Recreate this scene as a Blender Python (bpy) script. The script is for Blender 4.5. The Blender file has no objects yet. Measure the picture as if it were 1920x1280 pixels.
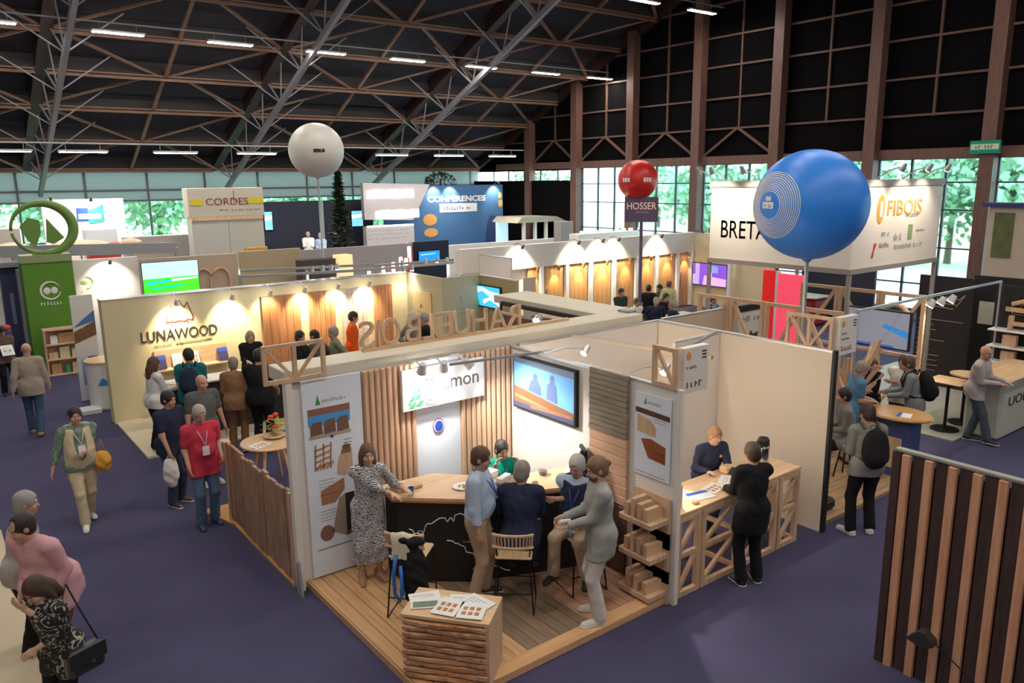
import bpy, bmesh, math, random
import numpy as np
from mathutils import Vector, Matrix
C = bpy.context.scene.collection
PI = math.pi
random.seed(5)

# ---------------- camera, world, exposure ----------------
F_PX = 1459.0; PITCH = math.radians(11.77); ROLL = math.radians(-.67); YAW = math.radians(52.6); CAMZ = 4.7
fw = Vector((math.cos(YAW)*math.cos(PITCH), math.sin(YAW)*math.cos(PITCH), -math.sin(PITCH)))
_r = Vector((math.sin(YAW), -math.cos(YAW), 0)); _u = _r.cross(fw)
rt = _r*math.cos(ROLL)+_u*math.sin(ROLL); up = -_r*math.sin(ROLL)+_u*math.cos(ROLL)
cam = bpy.data.cameras.new('camera'); camo = bpy.data.objects.new('camera', cam); C.objects.link(camo)
cam.sensor_fit = 'HORIZONTAL'; cam.sensor_width = 36; cam.lens = 36*F_PX/1920; cam.clip_start = .1; cam.clip_end = 400
camo.matrix_world = Matrix(((rt.x, up.x, -fw.x, 0), (rt.y, up.y, -fw.y, 0), (rt.z, up.z, -fw.z, CAMZ), (0, 0, 0, 1)))
sc = bpy.context.scene; sc.camera = camo
sc.view_settings.view_transform = 'Standard'; sc.view_settings.look = 'None'; sc.view_settings.gamma = 1
sc.view_settings.use_curve_mapping = False; sc.view_settings.exposure = 0.5
w = bpy.data.worlds.new('world'); sc.world = w; w.use_nodes = True
w.node_tree.nodes['Background'].inputs[0].default_value = (.72, .9, 1, 1)
w.node_tree.nodes['Background'].inputs[1].default_value = 6.5
LAMP_E = 110.0      # ceiling strip lamps
SPOT_K = 1.9       # booth spotlights

def ray(x, y): return (fw*F_PX + rt*(x-960) - up*(y-640)).normalized()
def G(x, y, z=0.0):      # point of the place seen at that pixel on the level z
    d = ray(x, y); return d*((z-CAMZ)/d.z) + Vector((0, 0, CAMZ))
def OX(x, y, X): d = ray(x, y); return d*(X/d.x) + Vector((0, 0, CAMZ))
def OY(x, y, Y): d = ray(x, y); return d*(Y/d.y) + Vector((0, 0, CAMZ))

# ---------------- materials ----------------
_mc = {}
def mat(name, col, rough=.6, metal=0, emit=None, es=1, spec=.5, noise=0, nscale=8, bump=0, bscale=40, alpha=None, trans=0):
    if name in _mc: return _mc[name]
    m = bpy.data.materials.new(name); m.use_nodes = True; N = m.node_tree.nodes; L = m.node_tree.links
    b = N['Principled BSDF']; b.inputs['Base Color'].default_value = (*col, 1); b.inputs['Roughness'].default_value = rough
    b.inputs['Metallic'].default_value = metal; b.inputs['Specular IOR Level'].default_value = spec
    if trans: b.inputs['Transmission Weight'].default_value = trans
    if alpha is not None: b.inputs['Alpha'].default_value = alpha
    if emit: b.inputs['Emission Color'].default_value = (*emit, 1); b.inputs['Emission Strength'].default_value = es
    if noise or bump:
        tc = N.new('ShaderNodeTexCoord')
        if noise:
            n = N.new('ShaderNodeTexNoise'); n.inputs['Scale'].default_value = nscale; n.inputs['Detail'].default_value = 5
            L.new(tc.outputs['Object'], n.inputs['Vector'])
            mx = N.new('ShaderNodeMix'); mx.data_type = 'RGBA'; mx.inputs[6].default_value = (*[c*(1-noise) for c in col], 1)
            mx.inputs[7].default_value = (*[min(1, c*(1+noise)) for c in col], 1)
            L.new(n.outputs['Fac'], mx.inputs[0]); L.new(mx.outputs[2], b.inputs['Base Color'])
        if bump:
            n2 = N.new('ShaderNodeTexNoise'); n2.inputs['Scale'].default_value = bscale; n2.inputs['Detail'].default_value = 4
            L.new(tc.outputs['Object'], n2.inputs['Vector'])
            bp = N.new('ShaderNodeBump'); bp.inputs['Strength'].default_value = bump; bp.inputs['Distance'].default_value = .01
            L.new(n2.outputs['Fac'], bp.inputs['Height']); L.new(bp.outputs['Normal'], b.inputs['Normal'])
    _mc[name] = m; return m

def wood(name, c1, c2, axis=0, scale=3, stretch=14, rough=.5, plank=None, paxis=1, gap=(.05, .03, .02)):
    """grain stretched along `axis`; plank = width of boards laid across `paxis` (thin dark joints, a tone per board)"""
    if name in _mc: return _mc[name]
    m = bpy.data.materials.new(name); m.use_nodes = True; N = m.node_tree.nodes; L = m.node_tree.links
    b = N['Principled BSDF']; b.inputs['Roughness'].default_value = rough
    tc = N.new('ShaderNodeTexCoord'); mp = N.new('ShaderNodeMapping')
    s = [scale*stretch]*3; s[axis] = scale; mp.inputs['Scale'].default_value = s
    L.new(tc.outputs['Object'], mp.inputs['Vector'])
    n = N.new('ShaderNodeTexNoise'); n.inputs['Scale'].default_value = 1; n.inputs['Detail'].default_value = 6; n.inputs['Distortion'].default_value = .6
    L.new(mp.outputs[0], n.inputs['Vector'])
    r = N.new('ShaderNodeValToRGB'); r.color_ramp.elements[0].position = .32; r.color_ramp.elements[1].position = .68
    r.color_ramp.elements[0].color = (*c1, 1); r.color_ramp.elements[1].color = (*c2, 1)
    L.new(n.outputs['Fac'], r.inputs[0]); out = r.outputs[0]
    if plank:
        sp = N.new('ShaderNodeSeparateXYZ'); L.new(tc.outputs['Object'], sp.inputs[0])
        dv = N.new('ShaderNodeMath'); dv.operation = 'DIVIDE'; dv.inputs[1].default_value = plank; L.new(sp.outputs[paxis], dv.inputs[0])
        fl = N.new('ShaderNodeMath'); fl.operation = 'FLOOR'; L.new(dv.outputs[0], fl.inputs[0])
        fr = N.new('ShaderNodeMath'); fr.operation = 'FRACT'; L.new(dv.outputs[0], fr.inputs[0])
        wn = N.new('ShaderNodeTexWhiteNoise'); wn.noise_dimensions = '1D'; L.new(fl.outputs[0], wn.inputs['W'])
        ml = N.new('ShaderNodeMath'); ml.operation = 'MULTIPLY_ADD'; ml.inputs[1].default_value = .35; ml.inputs[2].default_value = .8
        L.new(wn.outputs['Value'], ml.inputs[0])
        vm = N.new('ShaderNodeVectorMath'); vm.operation = 'SCALE'; L.new(out, vm.inputs[0]); L.new(ml.outputs[0], vm.inputs['Scale'])
        lt = N.new('ShaderNodeMath'); lt.operation = 'LESS_THAN'; lt.inputs[1].default_value = .05; L.new(fr.outputs[0], lt.inputs[0])
        mx = N.new('ShaderNodeMix'); mx.data_type = 'RGBA'; L.new(lt.outputs[0], mx.inputs[0]); L.new(vm.outputs[0], mx.inputs[6]); mx.inputs[7].default_value = (*gap, 1)
        out = mx.outputs[2]
    L.new(out, b.inputs['Base Color']); _mc[name] = m; return m

def pattern(name, c1, c2, kind='wave', scale=20, dist=8, thr=.5, rough=.8):
    if name in _mc: return _mc[name]
    m = bpy.data.materials.new(name); m.use_nodes = True; N = m.node_tree.nodes; L = m.node_tree.links
    b = N['Principled BSDF']; b.inputs['Roughness'].default_value = rough
    tc = N.new('ShaderNodeTexCoord')
    if kind == 'wave':
        n = N.new('ShaderNodeTexWave'); n.inputs['Scale'].default_value = scale; n.inputs['Distortion'].default_value = dist; n.inputs['Detail'].default_value = 2
        n.inputs['Detail Scale'].default_value = 2; n.bands_direction = 'Z'; o = n.outputs['Fac']
    elif kind == 'vor':
        n = N.new('ShaderNodeTexVoronoi'); n.inputs['Scale'].default_value = scale; o = n.outputs['Distance']
    else:
        n = N.new('ShaderNodeTexNoise'); n.inputs['Scale'].default_value = scale; n.inputs['Distortion'].default_value = dist; o = n.outputs['Fac']
    L.new(tc.outputs['Object'], n.inputs['Vector'])
    r = N.new('ShaderNodeValToRGB'); r.color_ramp.elements[0].position = max(0, thr-.03); r.color_ramp.elements[1].position = thr+.03
    r.color_ramp.elements[0].color = (*c1, 1); r.color_ramp.elements[1].color = (*c2, 1)
    L.new(o, r.inputs[0]); L.new(r.outputs[0], b.inputs['Base Color']); _mc[name] = m; return m

# ---------------- object helpers ----------------
def tag(o, label=None, cat=None, group=None, kind=None):
    if label: o['label'] = label
    if cat: o['category'] = cat
    if group: o['group'] = group
    if kind: o['kind'] = kind
    return o
def thing(name, label, cat, loc=(0, 0, 0), rz=0, group=None):
    o = bpy.data.objects.new(name, None); C.objects.link(o); o.location = loc; o.rotation_euler = (0, 0, rz)
    return tag(o, label, cat, group)
class MB:
    def __init__(s): s.v = []; s.f = []; s.fm = []; s.mats = []
    def mi(s, m):
        if m is None: return 0
        if m not in s.mats: s.mats.append(m)
        return s.mats.index(m)
    def add(s, vs, fs, m=None):
        n = len(s.v); s.v += [tuple(v) for v in vs]; s.f += [tuple(i+n for i in f) for f in fs]; k = s.mi(m); s.fm += [k]*len(fs); return s
    def box(s, x0, y0, z0, x1, y1, z1, m=None):
        vs = [(x, y, z) for z in (z0, z1) for (x, y) in ((x0, y0), (x1, y0), (x1, y1), (x0, y1))]
        return s.add(vs, [(3, 2, 1, 0), (4, 5, 6, 7), (0, 1, 5, 4), (1, 2, 6, 5), (2, 3, 7, 6), (3, 0, 4, 7)], m)
    def rbox(s, x0, y0, z0, x1, y1, z1, b=.01, m=None):   # box with chamfered edges
        b = min(b, (x1-x0)*.45, (y1-y0)*.45, (z1-z0)*.45); vs = []
        X = (x0, x0+b, x1-b, x1); Y = (y0, y0+b, y1-b, y1); Z = (z0, z0+b, z1-b, z1)
        lv = [(0, 1), (1, 0), (2, 0), (3, 1), (3, 2), (2, 3), (1, 3), (0, 2)]
        def ring(z, ins):
            o = []
            for (i, j) in lv:
                if ins: o.append((X[min(max(i, 1), 2)], Y[min(max(j, 1), 2)], z))
                else: o.append((X[i], Y[j], z))
            return o
        r = ring(Z[0], 1)+ring(Z[1], 0)+ring(Z[2], 0)+ring(Z[3], 1); fs = []
        for k in range(3):
            for i in range(8):
                j = (i+1) % 8; fs.append((k*8+i, k*8+j, k*8+8+j, k*8+8+i))
        fs.append(tuple(range(7, -1, -1))); fs.append(tuple(range(24, 32)))
        return s.add(r, fs, m)
    def bar(s, a, b, w, h=None, upv=(0, 0, 1), m=None):    # square bar between two points
        a = Vector(a); b = Vector(b); h = h or w; d = (b-a).normalized(); u = Vector(upv)
        if abs(d.dot(u)) > .98: u = Vector((1, 0, 0))
        r = d.cross(u).normalized()*w/2; u = r.cross(d).normalized()*h/2
        vs = [p+q for p in (a, b) for q in (-r-u, r-u, r+u, -r+u)]
        return s.add(vs, [(3, 2, 1, 0), (4, 5, 6, 7), (0, 1, 5, 4), (1, 2, 6, 5), (2, 3, 7, 6), (3, 0, 4, 7)], m)
    def tube(s, pts, r, n=10, m=None, caps=True):
        pts = [Vector(p) for p in pts]; rr = r if isinstance(r, (list, tuple)) else [r]*len(pts); vs = []; fs = []
        pu = None
        for i, p in enumerate(pts):
            d = (pts[min(i+1, len(pts)-1)]-pts[max(i-1, 0)]).normalized()
            if pu is None:
                pu = Vector((0, 0, 1)) if abs(d.z) < .9 else Vector((1, 0, 0))
            u = (pu-d*pu.dot(d)).normalized(); pu = u; v = d.cross(u)
            for k in range(n):
                a = 2*PI*k/n; vs.append(p+(u*math.cos(a)+v*math.sin(a))*rr[i])
        for i in range(len(pts)-1):
            for k in range(n):
                j = (k+1) % n; fs.append((i*n+k, i*n+j, (i+1)*n+j, (i+1)*n+k))
        if caps: fs.append(tuple(range(n-1, -1, -1))); fs.append(tuple(range((len(pts)-1)*n, len(pts)*n)))
        return s.add(vs, fs, m)
    def lathe(s, prof, c=(0, 0, 0), n=24, m=None, sx=1, sy=1):
        vs = []; fs = []
        for (r, z) in prof:
            for k in range(n):
                a = 2*PI*k/n; vs.append((c[0]+r*math.cos(a)*sx, c[1]+r*math.sin(a)*sy, c[2]+z))
        for i in range(len(prof)-1):
            for k in range(n):
                j = (k+1) % n; fs.append((i*n+k, i*n+j, (i+1)*n+j, (i+1)*n+k))
        fs.append(tuple(range(n-1, -1, -1))); fs.append(tuple(range((len(prof)-1)*n, len(prof)*n)))
        return s.add(vs, fs, m)
    def ball(s, c, r, n=14, m=None):
        rx, ry, rz = r if isinstance(r, (tuple, list)) else (r, r, r)
        return s.lathe([(math.sin(PI*i/n)+1e-4, -math.cos(PI*i/n)*rz/1) for i in range(n+1)], c, n*2, m, rx, ry)
    def prism(s, poly, o, ux, uy, d, m=None):              # polygon in plane (o,ux,uy), thickness vector d
        o = Vector(o); ux = Vector(ux); uy = Vector(uy); d = Vector(d); n = len(poly)
        a = [o+ux*x+uy*y for x, y in poly]; vs = a+[p+d for p in a]
        fs = [tuple(range(n)), tuple(range(2*n-1, n-1, -1))]+[(i, n+i, n+(i+1) % n, (i+1) % n) for i in range(n)]
        return s.add(vs, fs, m)
    def build(s, name, m=None, parent=None, label=None, smooth=False, loc=None):
        me = bpy.data.meshes.new(name); me.from_pydata(s.v, [], s.f); me.update()
        for q in (s.mats or [m]): me.materials.append(q)
        if len(s.mats) > 1: me.polygons.foreach_set('material_index', s.fm)
        bm = bmesh.new(); bm.from_mesh(me); bmesh.ops.recalc_face_normals(bm, faces=bm.faces); bm.to_mesh(me); bm.free()
        if smooth: me.shade_smooth(); 
        o = bpy.data.objects.new(name, me); C.objects.link(o)
        if parent: o.parent = parent
        if loc: o.location = loc
        if label: o['label'] = label
        return o
def box(name, m, p, *c, **k): return MB().box(*c).build(name, m, p, **k)
def rbx(name, m, p, *c, b=.01, **k): return MB().rbox(*c, b=b).build(name, m, p, **k)
def ghost(o, origin):      # move an object's origin without moving its mesh
    o.data.transform(Matrix.Translation(-Vector(origin))); o.location = origin; return o
def text_mesh(s, size, ext=.004, bold=0):
    cu = bpy.data.curves.new('t', 'FONT'); cu.body = s; cu.size = size; cu.extrude = ext; cu.offset = bold; cu.align_x = 'CENTER'; cu.align_y = 'CENTER'
    cu.resolution_u = 3
    o = bpy.data.objects.new('t', cu); me = bpy.data.meshes.new_from_object(o); bpy.data.objects.remove(o); return me
def text(s, size, o, ux, uy, m, parent=None, name='lettering', ext=.004, bold=0, wid=None, hgt=None, mirror=False):
    """writing centred at o, running along ux, upright along uy; wid stretches it to that width"""
    me = text_mesh(s, size, ext, bold); ux = Vector(ux).normalized(); uy = Vector(uy).normalized(); n = ux.cross(uy)
    xs = [v.co.x for v in me.vertices]; ys = [v.co.y for v in me.vertices]
    kx = wid/(max(xs)-min(xs)) if wid else 1; ky = hgt/(max(ys)-min(ys)) if hgt else 1
    cx = (max(xs)+min(xs))/2; cy = (max(ys)+min(ys))/2
    if mirror: kx = -kx
    for v in me.vertices:
        v.co = Vector(o)+ux*((v.co.x-cx)*kx)+uy*((v.co.y-cy)*ky)+n*v.co.z
    if mirror: me.flip_normals()
    me.materials.append(m); me.name = name
    ob = bpy.data.objects.new(name, me); C.objects.link(ob)
    if parent: ob.parent = parent
    return ob
def scribble(mb, o, ux, uy, wid, hgt, n=None, m=None, d=.002):   # a line of writing too small to read: a row of little strokes
    ux = Vector(ux).normalized(); uy = Vector(uy).normalized(); nn = ux.cross(uy)*d; rnd = random.Random(int(wid*977+hgt*131))
    n = n or max(4, int(wid/hgt/.8)); st = wid/n
    for i in range(n):
        if rnd.random() < .12: continue
        x = i*st; h = hgt*rnd.uniform(.6, 1); t = st*.28
        mb.prism([(x, 0), (x+t, 0), (x+t, h), (x, h)], o, ux, uy, nn, m)
        if rnd.random() < .6: yy = rnd.choice([0, h*.5, h-t]); mb.prism([(x+t, yy), (x+st*.75, yy), (x+st*.75, yy+t*.8), (x+t, yy+t*.8)], o, ux, uy, nn, m)
    return mb
def spot(parent, loc, target, power, col=(1, .82, .6), size=60, blend=.6, rad=.04):
    l = bpy.data.lights.new('lamp_light', 'SPOT'); l.energy = power*SPOT_K; l.color = col; l.spot_size = math.radians(size); l.spot_blend = blend; l.shadow_soft_size = rad
    o = bpy.data.objects.new('lamp_light', l); C.objects.link(o); o.location = loc
    o.rotation_euler = (Vector(target)-Vector(loc)).to_track_quat('-Z', 'Y').to_euler(); o.parent = parent; return o
# ---------------- people: smooth-blended volumes turned into one surface ----------------
class Vol:
    def __init__(s, lo, hi, res):
        s.res = res; s.lo = np.array(lo, float); n = np.ceil((np.array(hi)-s.lo)/res).astype(int)+1
        s.n = n; s.F = np.full(n, .5, np.float32)
        s.ax = [(s.lo[i]+res*np.arange(n[i])).astype(np.float32) for i in range(3)]
    def _win(s, lo, hi):
        a = np.maximum(np.floor((lo-s.lo)/s.res).astype(int), 0); b = np.minimum(np.ceil((hi-s.lo)/s.res).astype(int)+1, s.n)
        if (b <= a).any(): return None
        sl = tuple(slice(a[i], b[i]) for i in range(3))
        X = s.ax[0][sl[0]][:, None, None]; Y = s.ax[1][sl[1]][None, :, None]; Z = s.ax[2][sl[2]][None, None, :]
        return sl, X, Y, Z
    def _mix(s, sl, d, k):
        A = s.F[sl]
        if k > 0:
            h = np.clip(.5+.5*(A-d)/k, 0, 1); s.F[sl] = A*(1-h)+d*h-k*h*(1-h)
        else: s.F[sl] = np.minimum(A, d)
    def cap(s, a, b, ra, rb=None, k=.02):
        rb = ra if rb is None else rb; a = np.array(a, float); b = np.array(b, float); R = max(ra, rb)+k+.03
        w_ = s._win(np.minimum(a, b)-R, np.maximum(a, b)+R)
        if not w_: return
        sl, X, Y, Z = w_; ba = b-a; l2 = max(ba@ba, 1e-9)
        t = np.clip(((X-a[0])*ba[0]+(Y-a[1])*ba[1]+(Z-a[2])*ba[2])/l2, 0, 1)
        d = np.sqrt((X-a[0]-t*ba[0])**2+(Y-a[1]-t*ba[1])**2+(Z-a[2]-t*ba[2])**2)-(ra+(rb-ra)*t)
        s._mix(sl, d, k)
    def ell(s, c, r, R=None, k=.02, cut=False):
        c = np.array(c, float); r = np.array(r, float); M = max(r)+k+.03; w_ = s._win(c-M, c+M)
        if not w_: return
        sl, X, Y, Z = w_; R = np.eye(3) if R is None else R   # rows = local axes
        q = [R[i][0]*(X-c[0])+R[i][1]*(Y-c[1])+R[i][2]*(Z-c[2]) for i in range(3)]
        k0 = np.sqrt(sum((q[i]/r[i])**2 for i in range(3))); k1 = np.sqrt(sum((q[i]/r[i]**2)**2 for i in range(3)))
        d = k0*(k0-1)/np.maximum(k1, 1e-6)
        if cut: s.F[sl] = np.maximum(s.F[sl], -d)
        else: s._mix(sl, d, k)
    def halfcut(s, p, n):     # remove everything on the side n of the plane through p
        n = np.array(n, float); n /= np.linalg.norm(n); X, Y, Z = s.ax[0][:, None, None], s.ax[1][None, :, None], s.ax[2][None, None, :]
        s.F = np.maximum(s.F, ((X-p[0])*n[0]+(Y-p[1])*n[1]+(Z-p[2])*n[2]).astype(np.float32))
    def folds(s, amp, seed=0):
        X, Y, Z = s.ax[0][:, None, None], s.ax[1][None, :, None], s.ax[2][None, None, :]
        s.F = s.F+(amp*(np.sin(31*Z+9*X+4*np.sin(13*Y+seed))*np.sin(17*X+11*Y-6*Z+seed)+.5*np.sin(47*Z-22*Y+seed*2+3*np.sin(19*X)))).astype(np.float32)
    def mesh(s):
        F = s.F; F[0] = F[-1] = .1; F[:, 0] = F[:, -1] = .1; F[:, :, 0] = F[:, :, -1] = .1
        S = F < 0; c = S.astype(np.int8); nx, ny, nz = F.shape
        cnt = sum(c[i:nx-1+i, j:ny-1+j, k:nz-1+k] for i in (0, 1) for j in (0, 1) for k in (0, 1))
        act = (cnt > 0) & (cnt < 8); ids = np.argwhere(act)
        if len(ids) == 0: return np.zeros((0, 3)), np.zeros((0, 4), int)
        I = -np.ones(act.shape, np.int64); I[act] = np.arange(len(ids))
        acc = np.zeros((len(ids), 3)); num = np.zeros(len(ids))
        cor = [(i, j, k) for i in (0, 1) for j in (0, 1) for k in (0, 1)]
        val = {q: F[ids[:, 0]+q[0], ids[:, 1]+q[1], ids[:, 2]+q[2]] for q in cor}
        for a in cor:
            for x in range(3):
                if a[x] == 0:
                    b = list(a); b[x] = 1; b = tuple(b); va, vb = val[a], val[b]; cr = (va < 0) != (vb < 0)
                    t = np.where(cr, va/np.where(va == vb, 1, va-vb), 0); p = np.array(a, float)[None, :].repeat(len(ids), 0); p[:, x] = t
                    acc += p*cr[:, None]; num += cr
        V = s.lo+(ids+acc/num[:, None])*s.res; Q = []
        for x in range(3):
            o1, o2 = [(1, 2), (2, 0), (0, 1)][x]
            sa = [slice(None)]*3; sb = [slice(None)]*3; sa[x] = slice(0, -1); sb[x] = slice(1, None)
            cr = S[tuple(sa)] != S[tuple(sb)]; e = np.argwhere(cr); fl = S[tuple(sa)][cr]
            e_ok = (e[:, o1] > 0) & (e[:, o2] > 0) & (e[:, o1] < F.shape[o1]-1) & (e[:, o2] < F.shape[o2]-1); e = e[e_ok]; fl = fl[e_ok]
            def g(d1, d2):
                q = e.copy(); q[:, o1] -= d1; q[:, o2] -= d2; return I[q[:, 0], q[:, 1], q[:, 2]]
            q = np.stack([g(1, 1), g(0, 1), g(0, 0), g(1, 0)], 1); q[~fl] = q[~fl][:, ::-1]; Q.append(q)
        return V, np.concatenate(Q)
def vol_obj(vol, name, m, parent, matf=None, relax=1, label=None):
    V, Q = vol.mesh(); Q = Q[(Q >= 0).all(1)]
    for _ in range(relax):        # one smoothing pass over edge neighbours
        A = np.zeros_like(V); n = np.zeros(len(V))
        for i in range(4):
            a, b = Q[:, i], Q[:, (i+1) % 4]
            np.add.at(A, a, V[b]); np.add.at(n, a, 1); np.add.at(A, b, V[a]); np.add.at(n, b, 1)
        V = V*.5+.5*A/np.maximum(n, 1)[:, None]
    me = bpy.data.meshes.new(name); me.vertices.add(len(V)); me.vertices.foreach_set('co', V.astype(np.float32).ravel())
    me.loops.add(Q.size); me.loops.foreach_set('vertex_index', Q.astype(np.int32).ravel())
    me.polygons.add(len(Q)); me.polygons.foreach_set('loop_start', np.arange(0, Q.size, 4, dtype=np.int32))
    me.update(calc_edges=True); me.validate()
    ms = m if isinstance(m, list) else [m]
    for q in ms: me.materials.append(q)
    if matf is not None:
        cen = np.zeros(len(me.polygons)*3, np.float32); me.polygons.foreach_get('center', cen); me.polygons.foreach_set('material_index', matf(cen.reshape(-1, 3)).astype(np.int32))
    me.shade_smooth()
    o = bpy.data.objects.new(name, me); C.objects.link(o); o.parent = parent
    if label: o['label'] = label
    return o

def nv(v): v = np.array(v, float); return v/max(np.linalg.norm(v), 1e-9)
def ik(a, t, l1, l2, pole):
    a = np.array(a, float); t = np.array(t, float); d = t-a; L = np.linalg.norm(d); L2 = min(L, (l1+l2)*.995); L2 = max(L2, abs(l1-l2)+.03)
    dn = d/max(L, 1e-6); t = a+dn*L2; x = (l1*l1-l2*l2+L2*L2)/(2*L2); h = math.sqrt(max(l1*l1-x*x, 0))
    p = np.array(pole, float); p = nv(p-dn*(p@dn)); return a+dn*x+p*h, t
def frame(f, u):
    f = nv(f); l = nv(np.cross(u, f)); u = np.cross(f, l); return np.array([f, l, u])
def rotz(a): a = math.radians(a); return np.array([[math.cos(a), -math.sin(a), 0], [math.sin(a), math.cos(a), 0], [0, 0, 1]])

def cloth(name, col, r=.85, pat=None):
    return pat or mat('cloth_'+name, col, r, noise=.12, nscale=9, bump=.25, bscale=120, spec=.2)

def person(label, x, y, face, h=1.75, z=0, build=1.0, sit=None, lean=0, side=0, twist=0, lf=None, rf=None, lh=None, rh=None,
           head=(0, 0), top=None, sleeve='long', topname='shirt', under=None, legs=None, legkind='trousers', shoes=None, hair='short', haircol=(.05, .03, .02),
           skin=(.55, .32, .22), res=.011, extra=None, hem=.05, belly=0, group=None, fingers=True, az=None, crossed=False, curl=.5, open_=None, beard=None, shin=None, glasses=False):
    """face: 0 looks at the camera, 90 to the picture's right, 180 away; offsets are (forward, left, up) in metres"""
    hd = math.atan2(y, x)+PI+math.radians(face)
    root = thing('person', label, 'person', (x, y, z), hd, group)
    s = h/1.75; S = np.array
    sit_ = sit is not None
    pel = S([0, 0, (sit+.10) if sit_ else .957*s])
    pel[2] -= 0 if sit_ else .015
    la = math.radians(lean); sd = math.radians(side)
    upv = nv([math.sin(la), math.sin(sd), math.cos(la)*math.cos(sd)]); Rt = rotz(twist)
    fwd = nv(np.cross(Rt@S([0, 1, 0]), upv)); T = frame(fwd, upv)  # rows f,l,u
    def tp(f, l, u_): return pel+T[0]*f*s+T[1]*l*s+T[2]*u_*s
    hipL, hipR = pel+S([0, .09, -.03])*s, pel+S([0, -.09, -.03])*s
    chest = tp(.0, 0, .36); neck = tp(-.005, 0, .545); shw = .175*(.5+.5*build)
    shL, shR = tp(-.01, shw, .462), tp(-.01, -shw, .462)
    # feet
    fz = .075*s
    if lf is None: lf = (.42, .12, 0) if sit_ else (.0, .1, 0)
    if rf is None: rf = (.42, -.12, 0) if sit_ else (.0, -.1, 0)
    def foot(t): return S([t[0], t[1], t[2]+fz])
    aL, aR = foot(lf), foot(rf)
    kL, aL = ik(hipL, aL, .43*s, .43*s, [1, .08, .15]); kR, aR = ik(hipR, aR, .43*s, .43*s, [1, -.08, .15])
    tL = lf[3] if len(lf) > 3 else 10; tR = rf[3] if len(rf) > 3 else -10
    dL, dR = rotz(tL)@S([1, 0, 0]), rotz(tR)@S([1, 0, 0])
    # hands
    if lh is None: lh = (.06, .27, .84 if not sit_ else sit+.2)
    if rh is None: rh = (.06, -.27, .84 if not sit_ else sit+.2)
    eL, hL = ik(shL, S(lh[:3]), .285*s, .255*s, [-.8, .22, -.6]); eR, hR = ik(shR, S(rh[:3]), .285*s, .255*s, [-.8, -.22, -.6])
    # head
    hy, hp = head; hf = rotz(hy)@fwd; hpr = math.radians(hp); hu = nv(S([0, 0, 1])*.75+upv*.25)
    hf = nv(hf-hu*(hf@hu)); hf2 = nv(hf*math.cos(hpr)+hu*math.sin(hpr)); H = frame(hf2, nv(hu*math.cos(hpr)-hf*math.sin(hpr)))
    hc = neck+hu*.125*s+hf2*.025*s
    def hp_(f, l, u_): return hc+(H[0]*f+H[1]*l+H[2]*u_)*s
    pts = np.array([hipL, hipR, kL, kR, aL, aR, eL, eR, hL, hR, hc, shL, shR, aL+dL*.2, aR+dR*.2, pel]); lo = pts.min(0)-.24; hi = pts.max(0)+.24; lo[2] = min(lo[2], -.02)
    b = build
    def torso(V, o, k=.06, full=True):
        V.ell(tp(0, 0, .02), S([.108*b+o, .165*(.4+.6*b)+o, .13+o])*s, T, k)
        V.ell(tp(.01+belly*.4, 0, .16), S([.1*b+belly*.7+o, .138*b+o, .15+o])*s, T, k)
        V.ell(tp(0, 0, .33), S([.112*b+o, .158*b+o, .18+o])*s, T, k)
        V.cap(tp(-.01, shw-.05, .475), tp(-.01, -shw+.05, .475), (.052+o)*s, k=k)
    def arms(V, o, part, k=.03):     # part: 0 none .55 short 1 to wrist
        for sh, el, ha in ((shL, eL, hL), (shR, eR, hR)):
            V.cap(sh, sh+(el-sh)*min(1, part/.5 if part < .5 else 1), (.052*b+o)*s, (.037*b+o)*s, k)
            if part > .5: V.cap(el, el+(ha-el)*min(1, (part-.5)*2), (.037*b+o)*s, (.028+o)*s, k)
    def leg(V, o, part=1, k=.03, flare=0):
        for hi_, kn, an in ((hipL, kL, aL), (hipR, kR, aR)):
            V.cap(hi_, kn, (.083*b+o)*s, (.049+o)*s, k)
            if part > .5: V.cap(kn, kn+(an-kn)*(part-.5)*2, (.049+o)*s, (.037+o+flare)*s, k)
    # --- body ---
    V = Vol(lo, hi, res); torso(V, -.004); arms(V, -.002, 1); leg(V, -.006)
    for an, d in ((aL, dL), (aR, dR)):
        V.cap(an, an+S([0, 0, -.03])*s, .04*s, .035*s, .03); V.cap(an+S([0, 0, -.045])*s, an+d*.15*s+S([0, 0, -.055])*s, .036*s, .026*s, .03)
    V.cap(neck-upv*.05*s, hc-H[2]*.03*s-H[0]*.01*s, .058*s, .054*s, .03)
    V.ell(hp_(-.008, 0, .03), S([.095, .076, .09])*s, H, .02)
    V.ell(hp_(.03, 0, -.035), S([.062, .055, .078])*s, H, .03)
    V.ell(hp_(.068, 0, -.088), S([.024, .026, .02])*s, H, .025)     # chin
    V.cap(hp_(.087, 0, .012), hp_(.108, 0, -.022), .010*s, .015*s, .012)        # nose
    for q in (1, -1):
        V.ell(hp_(.086, q*.033, .008), S([.014, .019, .012])*s, H, cut=True)
        V.ell(hp_(-.005, q*.077, -.005), S([.02, .009, .032])*s, H, .008)
        V.ell(hp_(.062, q*.036, -.03), S([.03, .024, .025])*s, H, .02)
        V.cap(hp_(.089, q*.018, .031), hp_(.08, q*.046, .031), .008*s, .006*s, .012)
    V.cap(hp_(.089, .018, -.056), hp_(.089, -.018, -.056), .0085*s, .0085*s, .008)
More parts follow.
